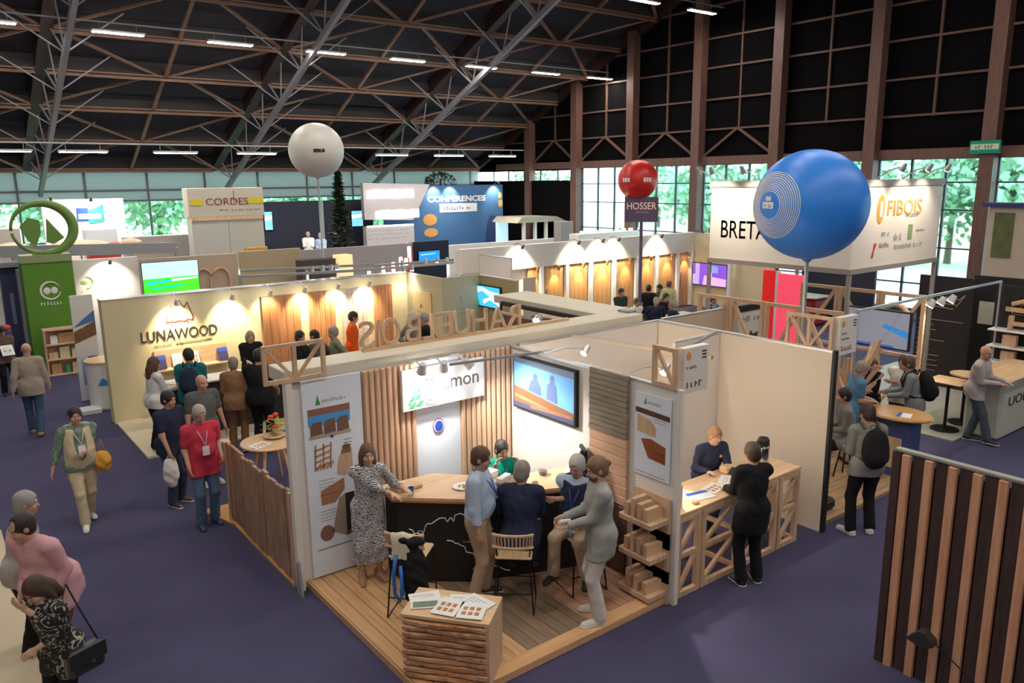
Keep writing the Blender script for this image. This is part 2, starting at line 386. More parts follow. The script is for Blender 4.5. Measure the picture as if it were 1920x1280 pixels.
    if fingers:
        for sd_, el, ha in ((1, eL, hL), (-1, eR, hR)):
            d = nv(ha-el); tr = lh if sd_ > 0 else rh
            pn = S([0, -sd_*1., 0]) if len(tr) < 4 else S({'d': [0, 0, -1.], 'u': [0, 0, 1.], 'b': [-1., 0, 0], 'i': [0, -sd_*1., 0]}[tr[3]])
            pn = pn-d*(pn@d); pn = nv(pn if np.linalg.norm(pn) > .1 else S([0.3, 0, -1.])-d*(-d[2]+.3*d[0])); cr = np.cross(d, pn)*sd_  # cr: towards the thumb
            pc = ha+d*.045*s
            V.ell(pc, S([.048, .04, .016])*s, np.array([d, cr, pn]), .012); c_ = curl if open_ is None else open_
            for i, (o_, ln) in enumerate(((.028, .036), (.0095, .041), (-.0095, .038), (-.027, .029))):
                a = pc+d*.036*s+cr*o_*s; d1 = nv(d+pn*c_*.7); d2 = nv(d*(1-c_*.7)+pn*c_*1.3)
                m1 = a+d1*ln*s; V.cap(a-d*.01, m1, .0092*s, .0085*s, .004); V.cap(m1, m1+d2*ln*.85*s, .0085*s, .0072*s, .003)
            a = ha+d*.02*s+cr*.03*s; m1 = a+nv(d*.6+cr*.6+pn*.3)*.04*s; V.cap(a, m1, .0125*s, .0105*s, .008); V.cap(m1, m1+nv(d+pn*.5)*.03*s, .0105*s, .0085*s, .004)
    sk = mat('skin_%d_%d_%d' % tuple(int(c*100) for c in skin), skin, .5, noise=.06, nscale=20, spec=.35)
    vol_obj(V, 'body', sk, root)
    # --- garments ---
    fd = hash(label) % 97 if False else sum(map(ord, label)) % 97
    if top is not None:
        V = Vol(lo, hi, res); p = {'long': .97, 'short': .36, 'none': .0, '34': .78}[sleeve]
        torso(V, .017 + (.008 if topname in ('jacket', 'suit_jacket', 'cardigan') else 0))
        if sleeve != 'none': arms(V, .016 if topname == 'shirt' else .02, p)
        if hem > 0: V.ell(tp(0, 0, -.02-hem*.4), S([.134*b+.004, .186*(.4+.6*b), .17+hem*.9])*s, T, .05)
        if hem > 0:
            for hi_, kn in ((hipL, kL), (hipR, kR)): V.cap(hi_+(hi_-kn)*.12, hi_+(kn-hi_)*(.30+hem), (.083*b+.040)*s, (.083*b+.030)*s, .04)
        V.folds(.0028, fd); V.halfcut(tp(0, 0, (-.08-hem) if hem > 0 else .03), -T[2]); 
        V.halfcut(neck+T[0]*.02*s+upv*.012*s, nv(upv+T[0]*.55))
        vol_obj(V, topname, top, root)
    if legkind == 'trousers':
        V = Vol(lo, hi, res)
        V.ell(tp(0, 0, .0), S([.120*b, .176*(.4+.6*b), .125])*s, T, .05); leg(V, .02, .985, flare=.014); V.folds(.0025, fd+3); V.halfcut(tp(0, 0, .1), T[2])
        vol_obj(V, 'trousers', legs, root)
    elif legkind in ('skirt', 'dress'):
        V = Vol(lo, hi, res); ze = {'skirt': .35, 'dress': .28}[legkind]*s
        for i in range(7):
            t = i/6; c = pel*(1-t)+S([((aL+aR)/2)[0]*.6, 0, ze])*t
            V.ell(c, S([.11*b+.05*t, .165+.045*t, .12])*s, None, .05)
        for hi_, kn in ((hipL, kL), (hipR, kR)): V.cap(hi_, kn+S([0, 0, -.02]), .1*s, .085*s, .08); V.cap(kn, S([kn[0]*.8, kn[1], ze-.05]), .085*s, .1*s, .08)
        V.folds(.006, fd); V.halfcut((0, 0, ze), (0, 0, -1)); V.halfcut(tp(0, 0, .1), T[2]); vol_obj(V, 'skirt', legs, root)
    elif legkind == 'wide':
        V = Vol(lo, hi, res); V.ell(tp(0, 0, .0), S([.118*b, .174*(.4+.6*b), .125])*s, T, .05)
        for hi_, kn, an in ((hipL, kL, aL), (hipR, kR, aR)): V.cap(hi_, kn, .1*s, .088*s, .03); V.cap(kn, an+S([0, 0, .02]), .088*s, .09*s, .03)
        V.folds(.004, fd+3); V.halfcut(tp(0, 0, .1), T[2]); V.halfcut((0, 0, .045), (0, 0, -1)); vol_obj(V, 'trousers', legs, root)
    if shoes is not None:
        for an, d in ((aL, dL), (aR, dR)):
            V = Vol(np.minimum(an, an+d*.25)-.16, np.maximum(an, an+d*.25)+.16, min(res, .011))
            V.cap(an+S([0, 0, .01])*s-d*.01, an+S([0, 0, -.03])*s, .05*s, .05*s, .02); V.cap(an+S([0, 0, -.038])*s-d*.03*s, an+d*.17*s+S([0, 0, -.048])*s, .047*s, .036*s, .03)
            V.halfcut(an+S([0, 0, .035]), (0, 0, 1)); V.halfcut(an-S([0, 0, .073*s]), (0, 0, -1)); o = vol_obj(V, 'shoe', shoes[0], root)
            if len(shoes) > 1:
                V = Vol(np.minimum(an, an+d*.25)-.16, np.maximum(an, an+d*.25)+.16, min(res, .011))
                V.cap(an+S([0, 0, -.05])*s-d*.03*s, an+d*.172*s+S([0, 0, -.055])*s, .052*s, .041*s, .01); V.halfcut(an-S([0, 0, .052*s]), (0, 0, 1)); V.halfcut(an-S([0, 0, .075*s]), (0, 0, -1))
                q = vol_obj(V, 'sole', shoes[1], o)
    # --- hair ---
    hm = mat('hair_%d_%d_%d' % tuple(int(c*100) for c in haircol), haircol, .55, noise=.35, nscale=60, bump=.5, bscale=160)
    if hair not in ('bald', None):
        V = Vol(hc-.42, hc+.22, min(res, .01)); e = .016
        if hair == 'hood':
            V.ell(hp_(-.02, 0, .01), S([.125, .1, .135])*s, H, .02); V.cap(neck+upv*.0, hp_(-.03, 0, -.06), .1*s, .085*s, .04); V.ell(hp_(.13, 0, -.01), S([.1, .06, .1])*s, H, cut=True)
        else:
            V.ell(hp_(-.014, 0, .036), S([.094+e, .075+e*.8, .09+e])*s, H, .02)
            if hair == 'thin': V.ell(hp_(.085, 0, .075), S([.06, .06, .06])*s, H, cut=True)
            V.ell(hp_(-.04, 0, -.03), S([.07, .072+e*.5, .07])*s, H, .03)
            if hair in ('long', 'bob'):
                V.cap(hp_(-.03, 0, .0), hp_(-.07, 0, -.10), .085*s, .07*s, .04); 
                if hair == 'long':
                    V.cap(hp_(-.07, 0, -.10), hp_(-.085, 0, -.22), .075*s, .055*s, .04)
                    for q in (1, -1): V.cap(hp_(-.01, q*.075, .0), hp_(-.01, q*.085, -.2), .028*s, .026*s, .03)
                else:
                    for q in (1, -1): V.cap(hp_(-.02, q*.072, .0), hp_(-.01, q*.074, -.09), .03*s, .026*s, .03)
            if hair == 'bun': V.ell(hp_(-.125, 0, .02), S([.038, .032, .034])*s, H, .015)
            if hair in ('bun', 'short', 'thin'): V.halfcut(hp_(0, 0, -.075), -H[2]+H[0]*.1)
            zf = .045 if hair != 'full' else .03
            V.ell(hp_(.12, 0, -.06), S([.105, .071, .135])*s, H, cut=True)      # opens the face
            if hair == 'short' or hair == 'thin' or hair == 'bun': 
                for q in (1, -1): V.ell(hp_(.0, q*.09, -.02), S([.03, .03, .045])*s, H, cut=True)
            V.folds(.002, fd)
        vol_obj(V, 'hair' if hair != 'hood' else 'hood', hm if hair != 'hood' else top, root)
    if beard:
        V = Vol(hc-.2, hc+.2, min(res, .01)); V.ell(hp_(.045, 0, -.06), S([.058, .058, .06])*s, H, .02); V.ell(hp_(.098, 0, -.03), S([.04, .022, .018])*s, H, cut=True); V.halfcut(hp_(0, 0, -.035), H[2]); vol_obj(V, 'beard', mat('beard', beard, .8), root)
    # --- face ---
    if res < .0135 and fingers:
        eye = mat('eye_dark', (.05, .035, .03), .3); wh = mat('eye_white', (.6, .57, .55), .3); lip = mat('lips', (skin[0]*.75, skin[1]*.5, skin[2]*.5), .5)
        for q in (1, -1):
            mb = MB(); 
            mb.ball(hp_(.0765, q*.033, .007), (.0105*s, .0125*s, .0075*s) if False else .0102*s, 6, wh); mb.ball(hp_(.0812, q*.033, .007), .0066*s, 5, eye); mb.build('eye', None, root, smooth=True)
            MB().tube([hp_(.094, q*.016, .03), hp_(.093, q*.033, .036), hp_(.078, q*.052, .03)], .0038*s, 6).build('eyebrow', hm, root, smooth=True)
        MB().tube([hp_(.088, .026, -.057), hp_(.0965, .01, -.055), hp_(.0975, 0, -.056), hp_(.0965, -.01, -.055), hp_(.088, -.026, -.057)], [.002, .005, .0055, .005, .002], 7).build('lips', lip, root, smooth=True)
    if glasses:
        mb = MB(); gm = mat('glasses_frame', (.03, .03, .03), .3)
        for q in (1, -1):
            c0 = hp_(.104, q*.034, .01); ring = [c0+(H[1]*math.cos(a)*.024+H[2]*math.sin(a)*.017)*s for a in np.linspace(0, 2*PI, 13)]; mb.tube(ring, .0022*s, 5)
            mb.tube([hp_(.102, q*.058, .014), hp_(.0, q*.08, .014)], .002*s, 5)
        mb.build('glasses', gm, root)
    info = dict(root=root, T=T, tp=tp, neck=neck, shL=shL, shR=shR, hL=hL, hR=hR, eL=eL, eR=eR, pel=pel, hp=hp_, H=H, s=s, up=upv, b=b, kL=kL, aL=aL, aR=aR)
    return info
def world(I, p):
    r = I['root']; c, s_ = math.cos(r.rotation_euler.z), math.sin(r.rotation_euler.z); return Vector((r.location.x+c*p[0]-s_*p[1], r.location.y+s_*p[0]+c*p[1], r.location.z+p[2]))
def vest_on(I, m, belly=0, gap=0):
    V = Vol(I['pel']-.6, I['pel']+.85, .0095); T = I['T']; tp = I['tp']; s = I['s']; b = I['b']; S = np.array; o = .03; w_ = .4+.6*b
    V.ell(tp(0, 0, -.0), S([.134*b+o*.5, .182*w_+o, .18])*s, T, .05); V.ell(tp(.01+belly*.4, 0, .16), S([.1*b+belly*.7+o+.006, .138*b+o+.01, .17+o])*s, T, .06); V.ell(tp(0, 0, .33), S([.112*b+o+.002, .15*b+o, .18+o])*s, T, .06)
    V.cap(tp(-.01, .105, .475), tp(-.01, -.105, .475), (.055+o)*s, k=.05); V.folds(.003, 2)
    if gap: V.ell(tp(.17, 0, .36), S([.12, gap, .3]), T, cut=True)
    V.halfcut(tp(0, 0, -.12), -T[2]); V.halfcut(I['neck']+T[0]*.02-T[2]*.01, nv(I['up']+T[0]*.7)); vol_obj(V, 'vest', m, I['root'])
def lanyard(I, col=(.15, .1, .5), badge=True, drop=.18, belly=0):
    tp = I['tp']; r = I['root']; m = mat('lanyard_%d_%d_%d' % tuple(int(c*100) for c in col), col, .6)
    L = [tp(-.07, .055, .555), tp(.03, .085, .52), tp(.115+belly*.3, .05, .42), tp(.155+belly, .0, .36-drop*.5)]; mir = [tp(-.07, -.055, .555), tp(.03, -.085, .52), tp(.115+belly*.3, -.05, .42), tp(.155+belly, .0, .36-drop*.5)]
    MB().tube(L, .0075, 6).tube(mir, .0075, 6).build('lanyard', m, r, smooth=True)
    if badge:
        T = I['T']; c = Vector(tp(.158+belly, 0, .36-drop*.5-.07)); MB().prism([(-.045, -.065), (.045, -.065), (.045, .065), (-.045, .065)], c, T[1], T[2], Vector(T[0])*.006, ).build('badge', mat('badge_white', (.85, .85, .85), .4), r)
def backpack(I, label, m, sm=None, w=.3, hgt=.42, d=.17):
    """worn on the back: a thing of its own"""
    R = I['root']; o = thing('backpack', label, 'backpack', world(I, I['tp'](-.2, 0, .1)), 0); tp = I['tp']; inv = world
    def W(p): q = world(I, p)-Vector(o.location); return S3(q)
    S3 = lambda q: np.array([q.x, q.y, q.z])
    T = I['T']; rz = R.rotation_euler.z; c, s_ = math.cos(rz), math.sin(rz); Rw = np.array([[c, -s_, 0], [s_, c, 0], [0, 0, 1]]); TW = (Rw@T.T).T
    cc = W(tp(-.125-d/2, 0, .27)); V = Vol(cc-.45, cc+.45, .013)
    V.ell(cc, (d*.62, w*.56, hgt*.56), TW, .02); V.ell(cc-TW[2]*.08, (d*.72, w*.56, hgt*.42), TW, .03); V.folds(.003, 5); V.halfcut(cc+TW[0]*(d/2), TW[0]); vol_obj(V, 'bag_body', m, o)
    V = Vol(cc-.45, cc+.45, .013); V.ell(cc-TW[2]*.1-TW[0]*(d*.5), (d*.3, w*.38, hgt*.25), TW, .02); vol_obj(V, 'front_pocket', m, o)
    for q in (1, -1):
        pts = [tp(-.125, q*.09, .5), tp(-.055, q*.1, .565), tp(.045, q*.11, .53), tp(.135, q*.12, .38), tp(.12, q*.16, .22), tp(0, q*.175, .14), tp(-.13, q*.12, .1)]
        mb = MB(); P = [Vector(W(p)) for p in pts]
        mb.tube(P, .017, 6).build('shoulder_strap', sm or m, o, smooth=True)
    MB().tube([Vector(W(tp(-.13, .04, .5))), Vector(W(tp(-.16, .03, .55))), Vector(W(tp(-.16, -.03, .55))), Vector(W(tp(-.13, -.04, .5)))], .008, 6).build('handle', sm or m, o, smooth=True)
    return o
def held(I, side, name, label, cat, mbf, m, off=(0, 0, 0)):
    h = world(I, I['hL'] if side == 'l' else I['hR'])+Vector(off); t = thing(name, label, cat, h, I['root'].rotation_euler.z); mbf(t); return t
# ================= the hall =================
XW, YB, YF, XL = 26.0, 37.0, -17.0, -11.0       # right (gable) wall, back wall, wall behind the balcony, left wall
EAVE = 5.6; SL = .45; RIDGE = 10.0
def roofz(y): return EAVE+SL*(YB-y) if y > RIDGE else EAVE+SL*(YB-RIDGE)-SL*(RIDGE-y)
def struct(o): o['kind'] = 'structure'; return o
M = {}
M['carpet'] = mat('carpet_navy', (.070, .067, .128), .95, noise=.18, nscale=1.1, bump=.2, bscale=300, spec=.1)
M['roofpanel'] = mat('roof_panel', (.040, .040, .052), .8, noise=.25, nscale=2)
M['roofwood'] = wood('roof_wood', (.10, .045, .03), (.17, .08, .05), 0, 2, 10)
M['roofbeam'] = wood('roof_beam', (.03, .014, .012), (.055, .026, .02), 1, 2, 10)
M['purlin_dark'] = mat('purlin_dark', (.03, .027, .028), .7, noise=.2)
M['brace'] = wood('brace_wood', (.20, .105, .065), (.29, .16, .10), 0, 3, 8)
M['steel'] = mat('grey_steel', (.27, .25, .27), .5, noise=.1)
M['blackwall'] = mat('black_cladding', (.005, .0045, .005), .95, spec=.05, noise=.2, nscale=1.5)
M['girt'] = mat('girt_brown', (.12, .062, .045), .6, noise=.2)
M['column'] = wood('column_brown', (.12, .058, .045), (.17, .088, .068), 2, 2, 8)
M['glass'] = mat('window_glass', (.75, .95, .97), .03, trans=1, spec=.3)
M['frost'] = bpy.data.materials.new('frosted_panel'); M['frost'].use_nodes = True; _n = M['frost'].node_tree; _t = _n.nodes.new('ShaderNodeBsdfTranslucent'); _t.inputs[0].default_value = (.20, .225, .22, 1)
_a = _n.nodes.new('ShaderNodeAddShader'); _d = _n.nodes.new('ShaderNodeBsdfDiffuse'); _d.inputs[0].default_value = (.2, .22, .22, 1); _n.links.new(_t.outputs[0], _a.inputs[0]); _n.links.new(_d.outputs[0], _a.inputs[1]); _n.links.new(_a.outputs[0], _n.nodes['Material Output'].inputs[0])
M['frame_dark'] = mat('window_frame_dark', (.06, .08, .1), .5)
M['white'] = mat('white_panel', (.80, .75, .69), .6, noise=.015, nscale=1)
M['bluewhite'] = mat('cool_white_panel', (.80, .86, .95), .5)
M['alu'] = mat('aluminium', (.55, .56, .58), .35, metal=.7)
M['grey'] = mat('grey_metal', (.3, .31, .33), .5)
M['black'] = mat('black_matt', (.012, .012, .013), .6)
M['lamp'] = mat('lamp_diffuser', (.9, .9, .9), .5, emit=(1, .92, .83), es=LAMP_E)

struct(MB().box(XL, YF, -.2, XW, YB, 0).build('floor', M['carpet']))
mb = MB()
for y0, y1 in ((YF, RIDGE), (RIDGE, YB)):
    z0, z1 = roofz(y0), roofz(y1); mb.add([(XL, y0, z0+.1), (XW+.2, y0, z0+.1), (XW+.2, y1, z1+.1), (XL, y1, z1+.1), (XL, y0, z0+.3), (XW+.2, y0, z0+.3), (XW+.2, y1, z1+.3), (XL, y1, z1+.3)],
           [(0, 1, 2, 3), (7, 6, 5, 4), (0, 4, 5, 1), (2, 6, 7, 3), (1, 5, 6, 2), (0, 3, 7, 4)])
struct(mb.build('ceiling', M['roofpanel']))
def gable(x, name, z0, m, d=.15):
    return struct(MB().prism([(YF, z0), (YB, z0), (YB, EAVE+.2), (RIDGE, roofz(RIDGE)+.2), (YF, roofz(YF)+.2)], (x, 0, 0), (0, 1, 0), (0, 0, 1), (d, 0, 0)).build(name, m))
gable(XW, 'wall_right', 5.25, M['blackwall']); gable(XL-.15, 'wall_left', 0, M['blackwall'])
struct(box('wall_front', M['blackwall'], None, XL, YF-.15, 0, XW, YF, EAVE+.3))
# right wall below the beam: glazing between Y -17 and 31, a black curtain wall beyond
COLY = [32.0, 28.45, 24.8, 21.15, 17.5, 13.85, 10.2, 6.55, 2.9, -.75]
mb = MB()
for y in COLY+[35.5]:
    mb.box(XW-.42, y-.2, 0, XW-.02, y+.2, roofz(y)-.1 if y > -20 else 0)
cols = []
for i, y in enumerate(COLY):
    o = struct(MB().box(-.2, -.2, 0, .2, .2, roofz(y)-.25).build('trim_%d' % (i+1), M['column'])); o.location = (XW-.25, y, 0)
mb = MB()      # girts and mullion posts of the black upper wall
for z in (6.55, 7.7, 8.9, 10.0, 11.2, 12.4, 13.6, 14.8):
    yy = YB-(z-EAVE)/SL
    mb.box(XW-.1, -6, z-.035, XW-.01, min(yy, YB), z+.035)
for a, b in zip(COLY[1:], COLY):
    y = (a+b)/2; mb.box(XW-.09, y-.035, 6.5, XW-.01, y+.035, roofz(y)-.3)
    if a > 16: mb.bar((XW-.12, a+.2, 5.5), (XW-.12, y, 6.55), .09).bar((XW-.12, b-.2, 5.5), (XW-.12, y, 6.55), .09)
struct(mb.build('trim_20', M['girt']))
struct(box('trim_21', M['column'], None, XW-.2, -6, 5.18, XW-.01, 35, 5.5))
# glazing bays
n = 0
def bay(y0, y1, z0=.35, z1=5.2, rows=(1.2, 2.4, 3.6, 4.45), cols_=3):
    global n; n += 1
    w_ = thing('window_%d' % n, None, None, (XW, (y0+y1)/2, 0)); w_['kind'] = 'structure'
    h = (y1-y0)/2; mb = MB(); mb.box(-.06, -h, z0-.06, .06, h, z0+.02).box(-.06, -h, z1-.04, .06, h, z1+.04)
    for z in rows: mb.box(-.035, -h, z-.025, .035, h, z+.025)
    for i in range(cols_+1):
        y = -h+2*h*i/cols_; mb.box(-.045, y-.035, z0, .045, y+.035, z1)
    mb.build('window_frame', M['frame_dark'], w_); MB().box(-.006, -h, z0, .006, h, z1).build('glass', M['glass'], w_)
for a, b in zip(COLY[1:], COLY[:-1]):
    if b > 31.9: continue
    bay(a+.2, b-.2)
struct(box('wall_5', M['grey'], None, XW, YF, 0, XW+.15, 32, .3))
struct(box('wall_6', M['blackwall'], None, XW, -17, .3, XW+.15, -.9, 5.3))
struct(box('wall_7', M['blackwall'], None, XW-.3, 28.5, 0, XW-.15, YB, 4.62)); struct(box('wall_8', M['blackwall'], None, XW, 28.6, 5.1, XW+.15, YB, 5.6))
mb = MB()
for k in range(6): mb.box(XW-.02, 28.7+k*1.35, 4.6, XW+.04, 28.76+k*1.35, 5.15)
struct(mb.build('window_20', M['frame_dark']))
# back wall: clear band, then frosted panels, dark lintel on top
struct(box('wall_back', M['white'], None, XL, YB, 0, XW, YB+.15, 2.3))
struct(box('trim_30', M['roofbeam'], None, XL, YB-.25, 5.32, XW, YB+.1, 6.0))
mb = MB(); gm = MB(); fr = MB()
xs = [XL+2.43*k for k in range(16)]
for x in xs: fr.box(x-.04, YB-.06, 2.3, x+.04, YB+.04, 5.4)
for z in (2.35, 3.98, 4.42): fr.box(XL, YB-.05, z-.04, XW, YB+.03, z+.04)
struct(fr.build('window_30', mat('frame_grey', (.13, .16, .17), .5)))
struct(MB().box(XL, YB-.02, 4.0, XW, YB+.02, 5.4).build('window_31', M['frost'])); struct(MB().box(XL, YB-.01, 2.3, XW, YB+.01, 4.0).build('window_32', M['glass']))
# roof carpentry
RX = [-3.3, 4.0, 11.33, 18.66, 25.95]; PY = [36.6, 34.3, 32.0, 29.9, 27.8, 25.7, 23.6, 21.5, 19.4, 17.3, 15.2, 13.1, 11.0]
for i, x in enumerate(RX):
    mb = MB(); mb.bar((x, YB, EAVE-.1), (x, RIDGE, roofz(RIDGE)-.3), .34, .62, m=None).bar((x, RIDGE, roofz(RIDGE)-.3), (x, YF, EAVE-.1), .34, .62)
    struct(mb.build('trim_%d' % (40+i), M['roofbeam']))
for i, x in enumerate(RX[:-1]):
    mb = MB(); a = Vector((x+.35, YB-.2, 4.3)); b = Vector((x+.35, RIDGE, 16.2)); mb.bar(a, b, .15, .2)
    for k in range(13):      # web of thin rods between the grey chord and the beam
        t = (k+.6)/13; p = a.lerp(b, t); q = Vector((x+.1, p.y-.9, roofz(p.y-.9)-.45)); mb.bar(p, q, .045); q2 = Vector((x+.1, p.y+.5, roofz(p.y+.5)-.45)); mb.bar(p, q2, .045)
        mb.bar(p, (x+2.0 if x < 20 else x, p.y-.3, roofz(p.y-.3)-.35), .04); mb.bar(p, (x-1.6, p.y-.3, roofz(p.y-.3)-.35), .04)
    struct(mb.build('trim_%d' % (50+i), M['steel']))
bays = list(zip(RX[:-1], RX[1:]))+[(XL, RX[0])]
pd = MB(); pw = MB(); br = MB(); bm_ = MB()
for (x0, x1) in bays:
    a, b = x0+.17, x1-.17; xm = (x0+x1)/2
    for j, y in enumerate(PY):
        z = roofz(y)-.02
        pd.box(a, y-.05, z-.42, b, y+.05, z); pw.box(a, y-.10, z-.47, b, y-.04, z-.42); pw.box(a, y-.1, z-.60, b, y-.03, z-.55); pw.box(a, y+.03, z-.55, b, y+.08, z-.47)
        if j < len(PY)-1:
            y2 = PY[j+1]; z2 = roofz(y2)-.02; k = .42
            bm_.bar((xm+.1, y-.1, z-k), (xm+.1, y2+.1, z2-k), .12, .10)
            if j % 2 == 0:
                br.bar((a, y, z-k), (xm-.3, y2+.1, z2-k), .13, .07); br.bar((b, y, z-k), (xm+.7, y2+.1, z2-k), .13, .07)
            else:
                br.bar((xm-.2, y, z-k), (a, y2+.1, z2-k), .13, .07); br.bar((xm+.3, y, z-k), (b, y2+.1, z2-k), .13, .07)
struct(pd.build('trim_60', M['purlin_dark'])); struct(pw.build('trim_61', M['brace'])); struct(br.build('trim_62', M['brace'])); struct(bm_.build('trim_63', M['brace']))
# strip lights: each a lamp of its own, hung on a thin track
def strip(x, y, z, label, group, rz=0, ln=1.45):
    t = thing('strip_light', label, 'ceiling light', (x, y, z), rz, group)
    MB().rbox(-ln/2, -.12, 0, ln/2, .12, .07, b=.02).build('housing', M['alu'], t); MB().box(-ln/2+.04, -.09, -.015, ln/2-.04, .09, .0).build('diffuser', M['lamp'], t)
    mb = MB()
    for q in (-.5, .5): mb.tube([(q, 0, .07), (q, 0, .28)], .008, 5)
    mb.build('hanger', M['grey'], t)
rowA = [2.35, 5.6, 8.85, 12.1, 15.3, 18.6, 21.9, 25.0]
def row(xs, y, z, lab, grp):
    tr = MB().box(min(xs)-3, y-.02, z+.26, min(max(xs)+1.2, XW-.5), y+.02, z+.3).build('cable_track', M['grey']); tag(tr, 'thin grey cable track carrying '+grp, 'track')
    for i, x in enumerate(xs): strip(x, y, z, lab, grp)
row([x for x in rowA], 26.1, 9.0, 'slim white strip light hung in the upper row under the roof trusses', 'the strip lights of the upper back row')
row([OY(p_, 290, 29).x for p_ in (10, 157, 330, 482, 735, 842, 942)], 29, 5.72, 'slim white strip light in the low row just above the back windows', 'the strip lights of the low back row')
row([-6, -2, 2, 6, 10, 14, 18.4, 20.6, 23.6], 19.4, 10.5, 'slim white strip light hung high in the middle of the hall', 'the strip lights of the middle row')
row([-6, -2, 2, 6, 10, 14, 18, 22], 9.0, 11.5, 'slim white strip light in the row over the nearest stands', 'the strip lights over the front stands')
row([-6, -2, 2, 6, 10, 14, 18, 22], 1.5, 11.0, 'slim white strip light in the row over the balcony', 'the strip lights over the balcony')
row([-6, -2, 2, 6, 10, 14, 18, 22], -7, 9.0, 'slim white strip light in the rearmost row', 'the strip lights behind the balcony')
# exit sign on the right wall beam
y0 = OX(1852, 276, XW-.35).y
t = thing('exit_sign', 'green emergency exit sign with a pale strip on the brown beam above the right windows', 'sign', (XW-.52, y0, 5.46))
rbx('sign_case', mat('exit_green', (.0, .28, .16), .5), t, -.04, -.42, -.18, .04, .42, .2, b=.01)
MB().box(-.045, -.38, -.06, -.04, .38, .1).build('sign_panel', mat('exit_pale', (.6, .72, .55), .5), t)
m = MB(); scribble(m, (-.046, .34, -.04), (0, -1, 0), (0, 0, 1), .68, .11, 8); m.build('pictogram', mat('exit_dark', (.02, .15, .08), .6), t)
# ---- outdoors ----
M['grass'] = mat('grass', (.34, .46, .24), .95, noise=.4, nscale=.6); M['leaf'] = mat('tree_leaf', (.24, .40, .24), .9, noise=.35, nscale=3); M['bark'] = mat('bark', (.12, .09, .06), .9)
struct(box('ground', M['grass'], None, -60, YB+.5, -.6, 120, 120, -.3)); struct(box('ground', M['grass'], None, XW+.5, -60, -.6, 120, YB+.5, -.3))
struct(box('ground', mat('asphalt_pale', (.5, .5, .5), .9, noise=.1), None, XW+3, -20, -.32, XW+16, 60, -.28))
rt_ = random.Random(3)
def tree(x, y, h, r, lab, seed, base=-.3, grp='trees outside the hall windows'):
    t = thing('tree', lab, 'tree', (x, y, base), 0, grp); rnd = random.Random(seed)
    MB().tube([(0, 0, 0), (.1, 0, h*.4), (0, .1, h*.75)], [.22, .16, .06], 8).build('trunk', M['bark'], t)
    mb = MB()
    for i in range(1700):
        a, b = rnd.uniform(0, 2*PI), math.acos(rnd.uniform(-1, 1)); q = rnd.uniform(.35, 1)*(1+.25*math.sin(3*a+seed)+.2*math.sin(5*b))
        c = Vector((math.cos(a)*math.sin(b)*r*q, math.sin(a)*math.sin(b)*r*q, h*.62+math.cos(b)*h*.4*q)); s_ = rnd.uniform(.2, .45)*r*.24
        ax = Vector((rnd.uniform(-1, 1), rnd.uniform(-1, 1), rnd.uniform(-1, 1))).normalized(); o1 = ax.orthogonal().normalized()*s_; o2 = ax.cross(o1)
        mb.add([c-o1, c-o2*.6, c+o1, c+o2*.6], [(0, 1, 2, 3)])
    mb.build('crown', M['leaf'], t)
for i in range(11): tree(XW+18+rt_.uniform(-2, 5), -2+i*4.6+rt_.uniform(-1, 1), rt_.uniform(5.5, 8), rt_.uniform(2.6, 3.6), 'leafy green tree outside beyond the right-hand windows', i, grp='trees beyond the right-hand windows')
for i in range(9): tree(-4+i*5+rt_.uniform(-1, 1), YB+9+rt_.uniform(-2, 4), rt_.uniform(5, 7), rt_.uniform(2.4, 3.4), 'leafy green tree outside beyond the back windows', 20+i, grp='trees beyond the back windows')
# ================= materials of the stands =================
M['w_light'] = wood('light_pine', (.60, .38, .24), (.74, .50, .34), 2, 1.5, 12)
M['w_lightx'] = wood('light_pine_x', (.60, .40, .22), (.74, .53, .33), 0, 1.5, 12)
M['w_lighty'] = wood('light_pine_y', (.60, .40, .22), (.74, .53, .33), 1, 1.5, 12)
M['w_frame'] = wood('frame_pine', (.55, .36, .22), (.72, .50, .33), 2, 2, 6)
M['w_top'] = wood('counter_top_oak', (.62, .40, .22), (.74, .52, .30), 0, 1.5, 12, rough=.35)
M['w_edge'] = mat('counter_edge_orange', (.45, .19, .07), .5)
M['deckA'] = wood('deck_brown', (.60, .33, .15), (.74, .46, .24), 1, 1.2, 14, plank=.145, paxis=0)
M['deckB'] = wood('deck_grey_brown', (.20, .135, .085), (.30, .21, .14), 1, 1.2, 14, plank=.145, paxis=0)
M['deckC'] = wood('deck_pink_brown', (.50, .27, .17), (.62, .36, .24), 1, 1.2, 14, plank=.145, paxis=0)
M['deck_edge'] = wood('deck_edge', (.60, .33, .16), (.72, .44, .23), 0, 1.2, 12)
M['shingle_g'] = wood('grey_shingle', (.22, .18, .13), (.36, .30, .22), 1, 2, 10)
M['shingle_p'] = wood('pink_board', (.55, .32, .2), (.68, .42, .28), 1, 2, 10)
M['w_dark'] = wood('dark_board', (.08, .045, .03), (.16, .09, .055), 1, 2, 12)
M['cream'] = mat('cream_wall', (.68, .60, .37), .7, noise=.02, nscale=.8)
M['creamfloor'] = mat('cream_floor', (.62, .56, .42), .6, noise=.04, nscale=.8)
M['w_warm'] = wood('warm_panel', (.32, .14, .06), (.46, .22, .10), 2, 1.5, 16)
M['w_amber'] = wood('amber_panel', (.36, .20, .09), (.52, .32, .16), 2, 1.5, 16)
M['beam'] = mat('cream_beam', (.66, .60, .48), .6, noise=.04, nscale=2)
M['ink'] = mat('dark_ink', (.03, .025, .025), .6); M['inkbrown'] = mat('brown_ink', (.22, .05, .03), .6); M['inkgrey'] = mat('grey_ink', (.22, .22, .23), .6)
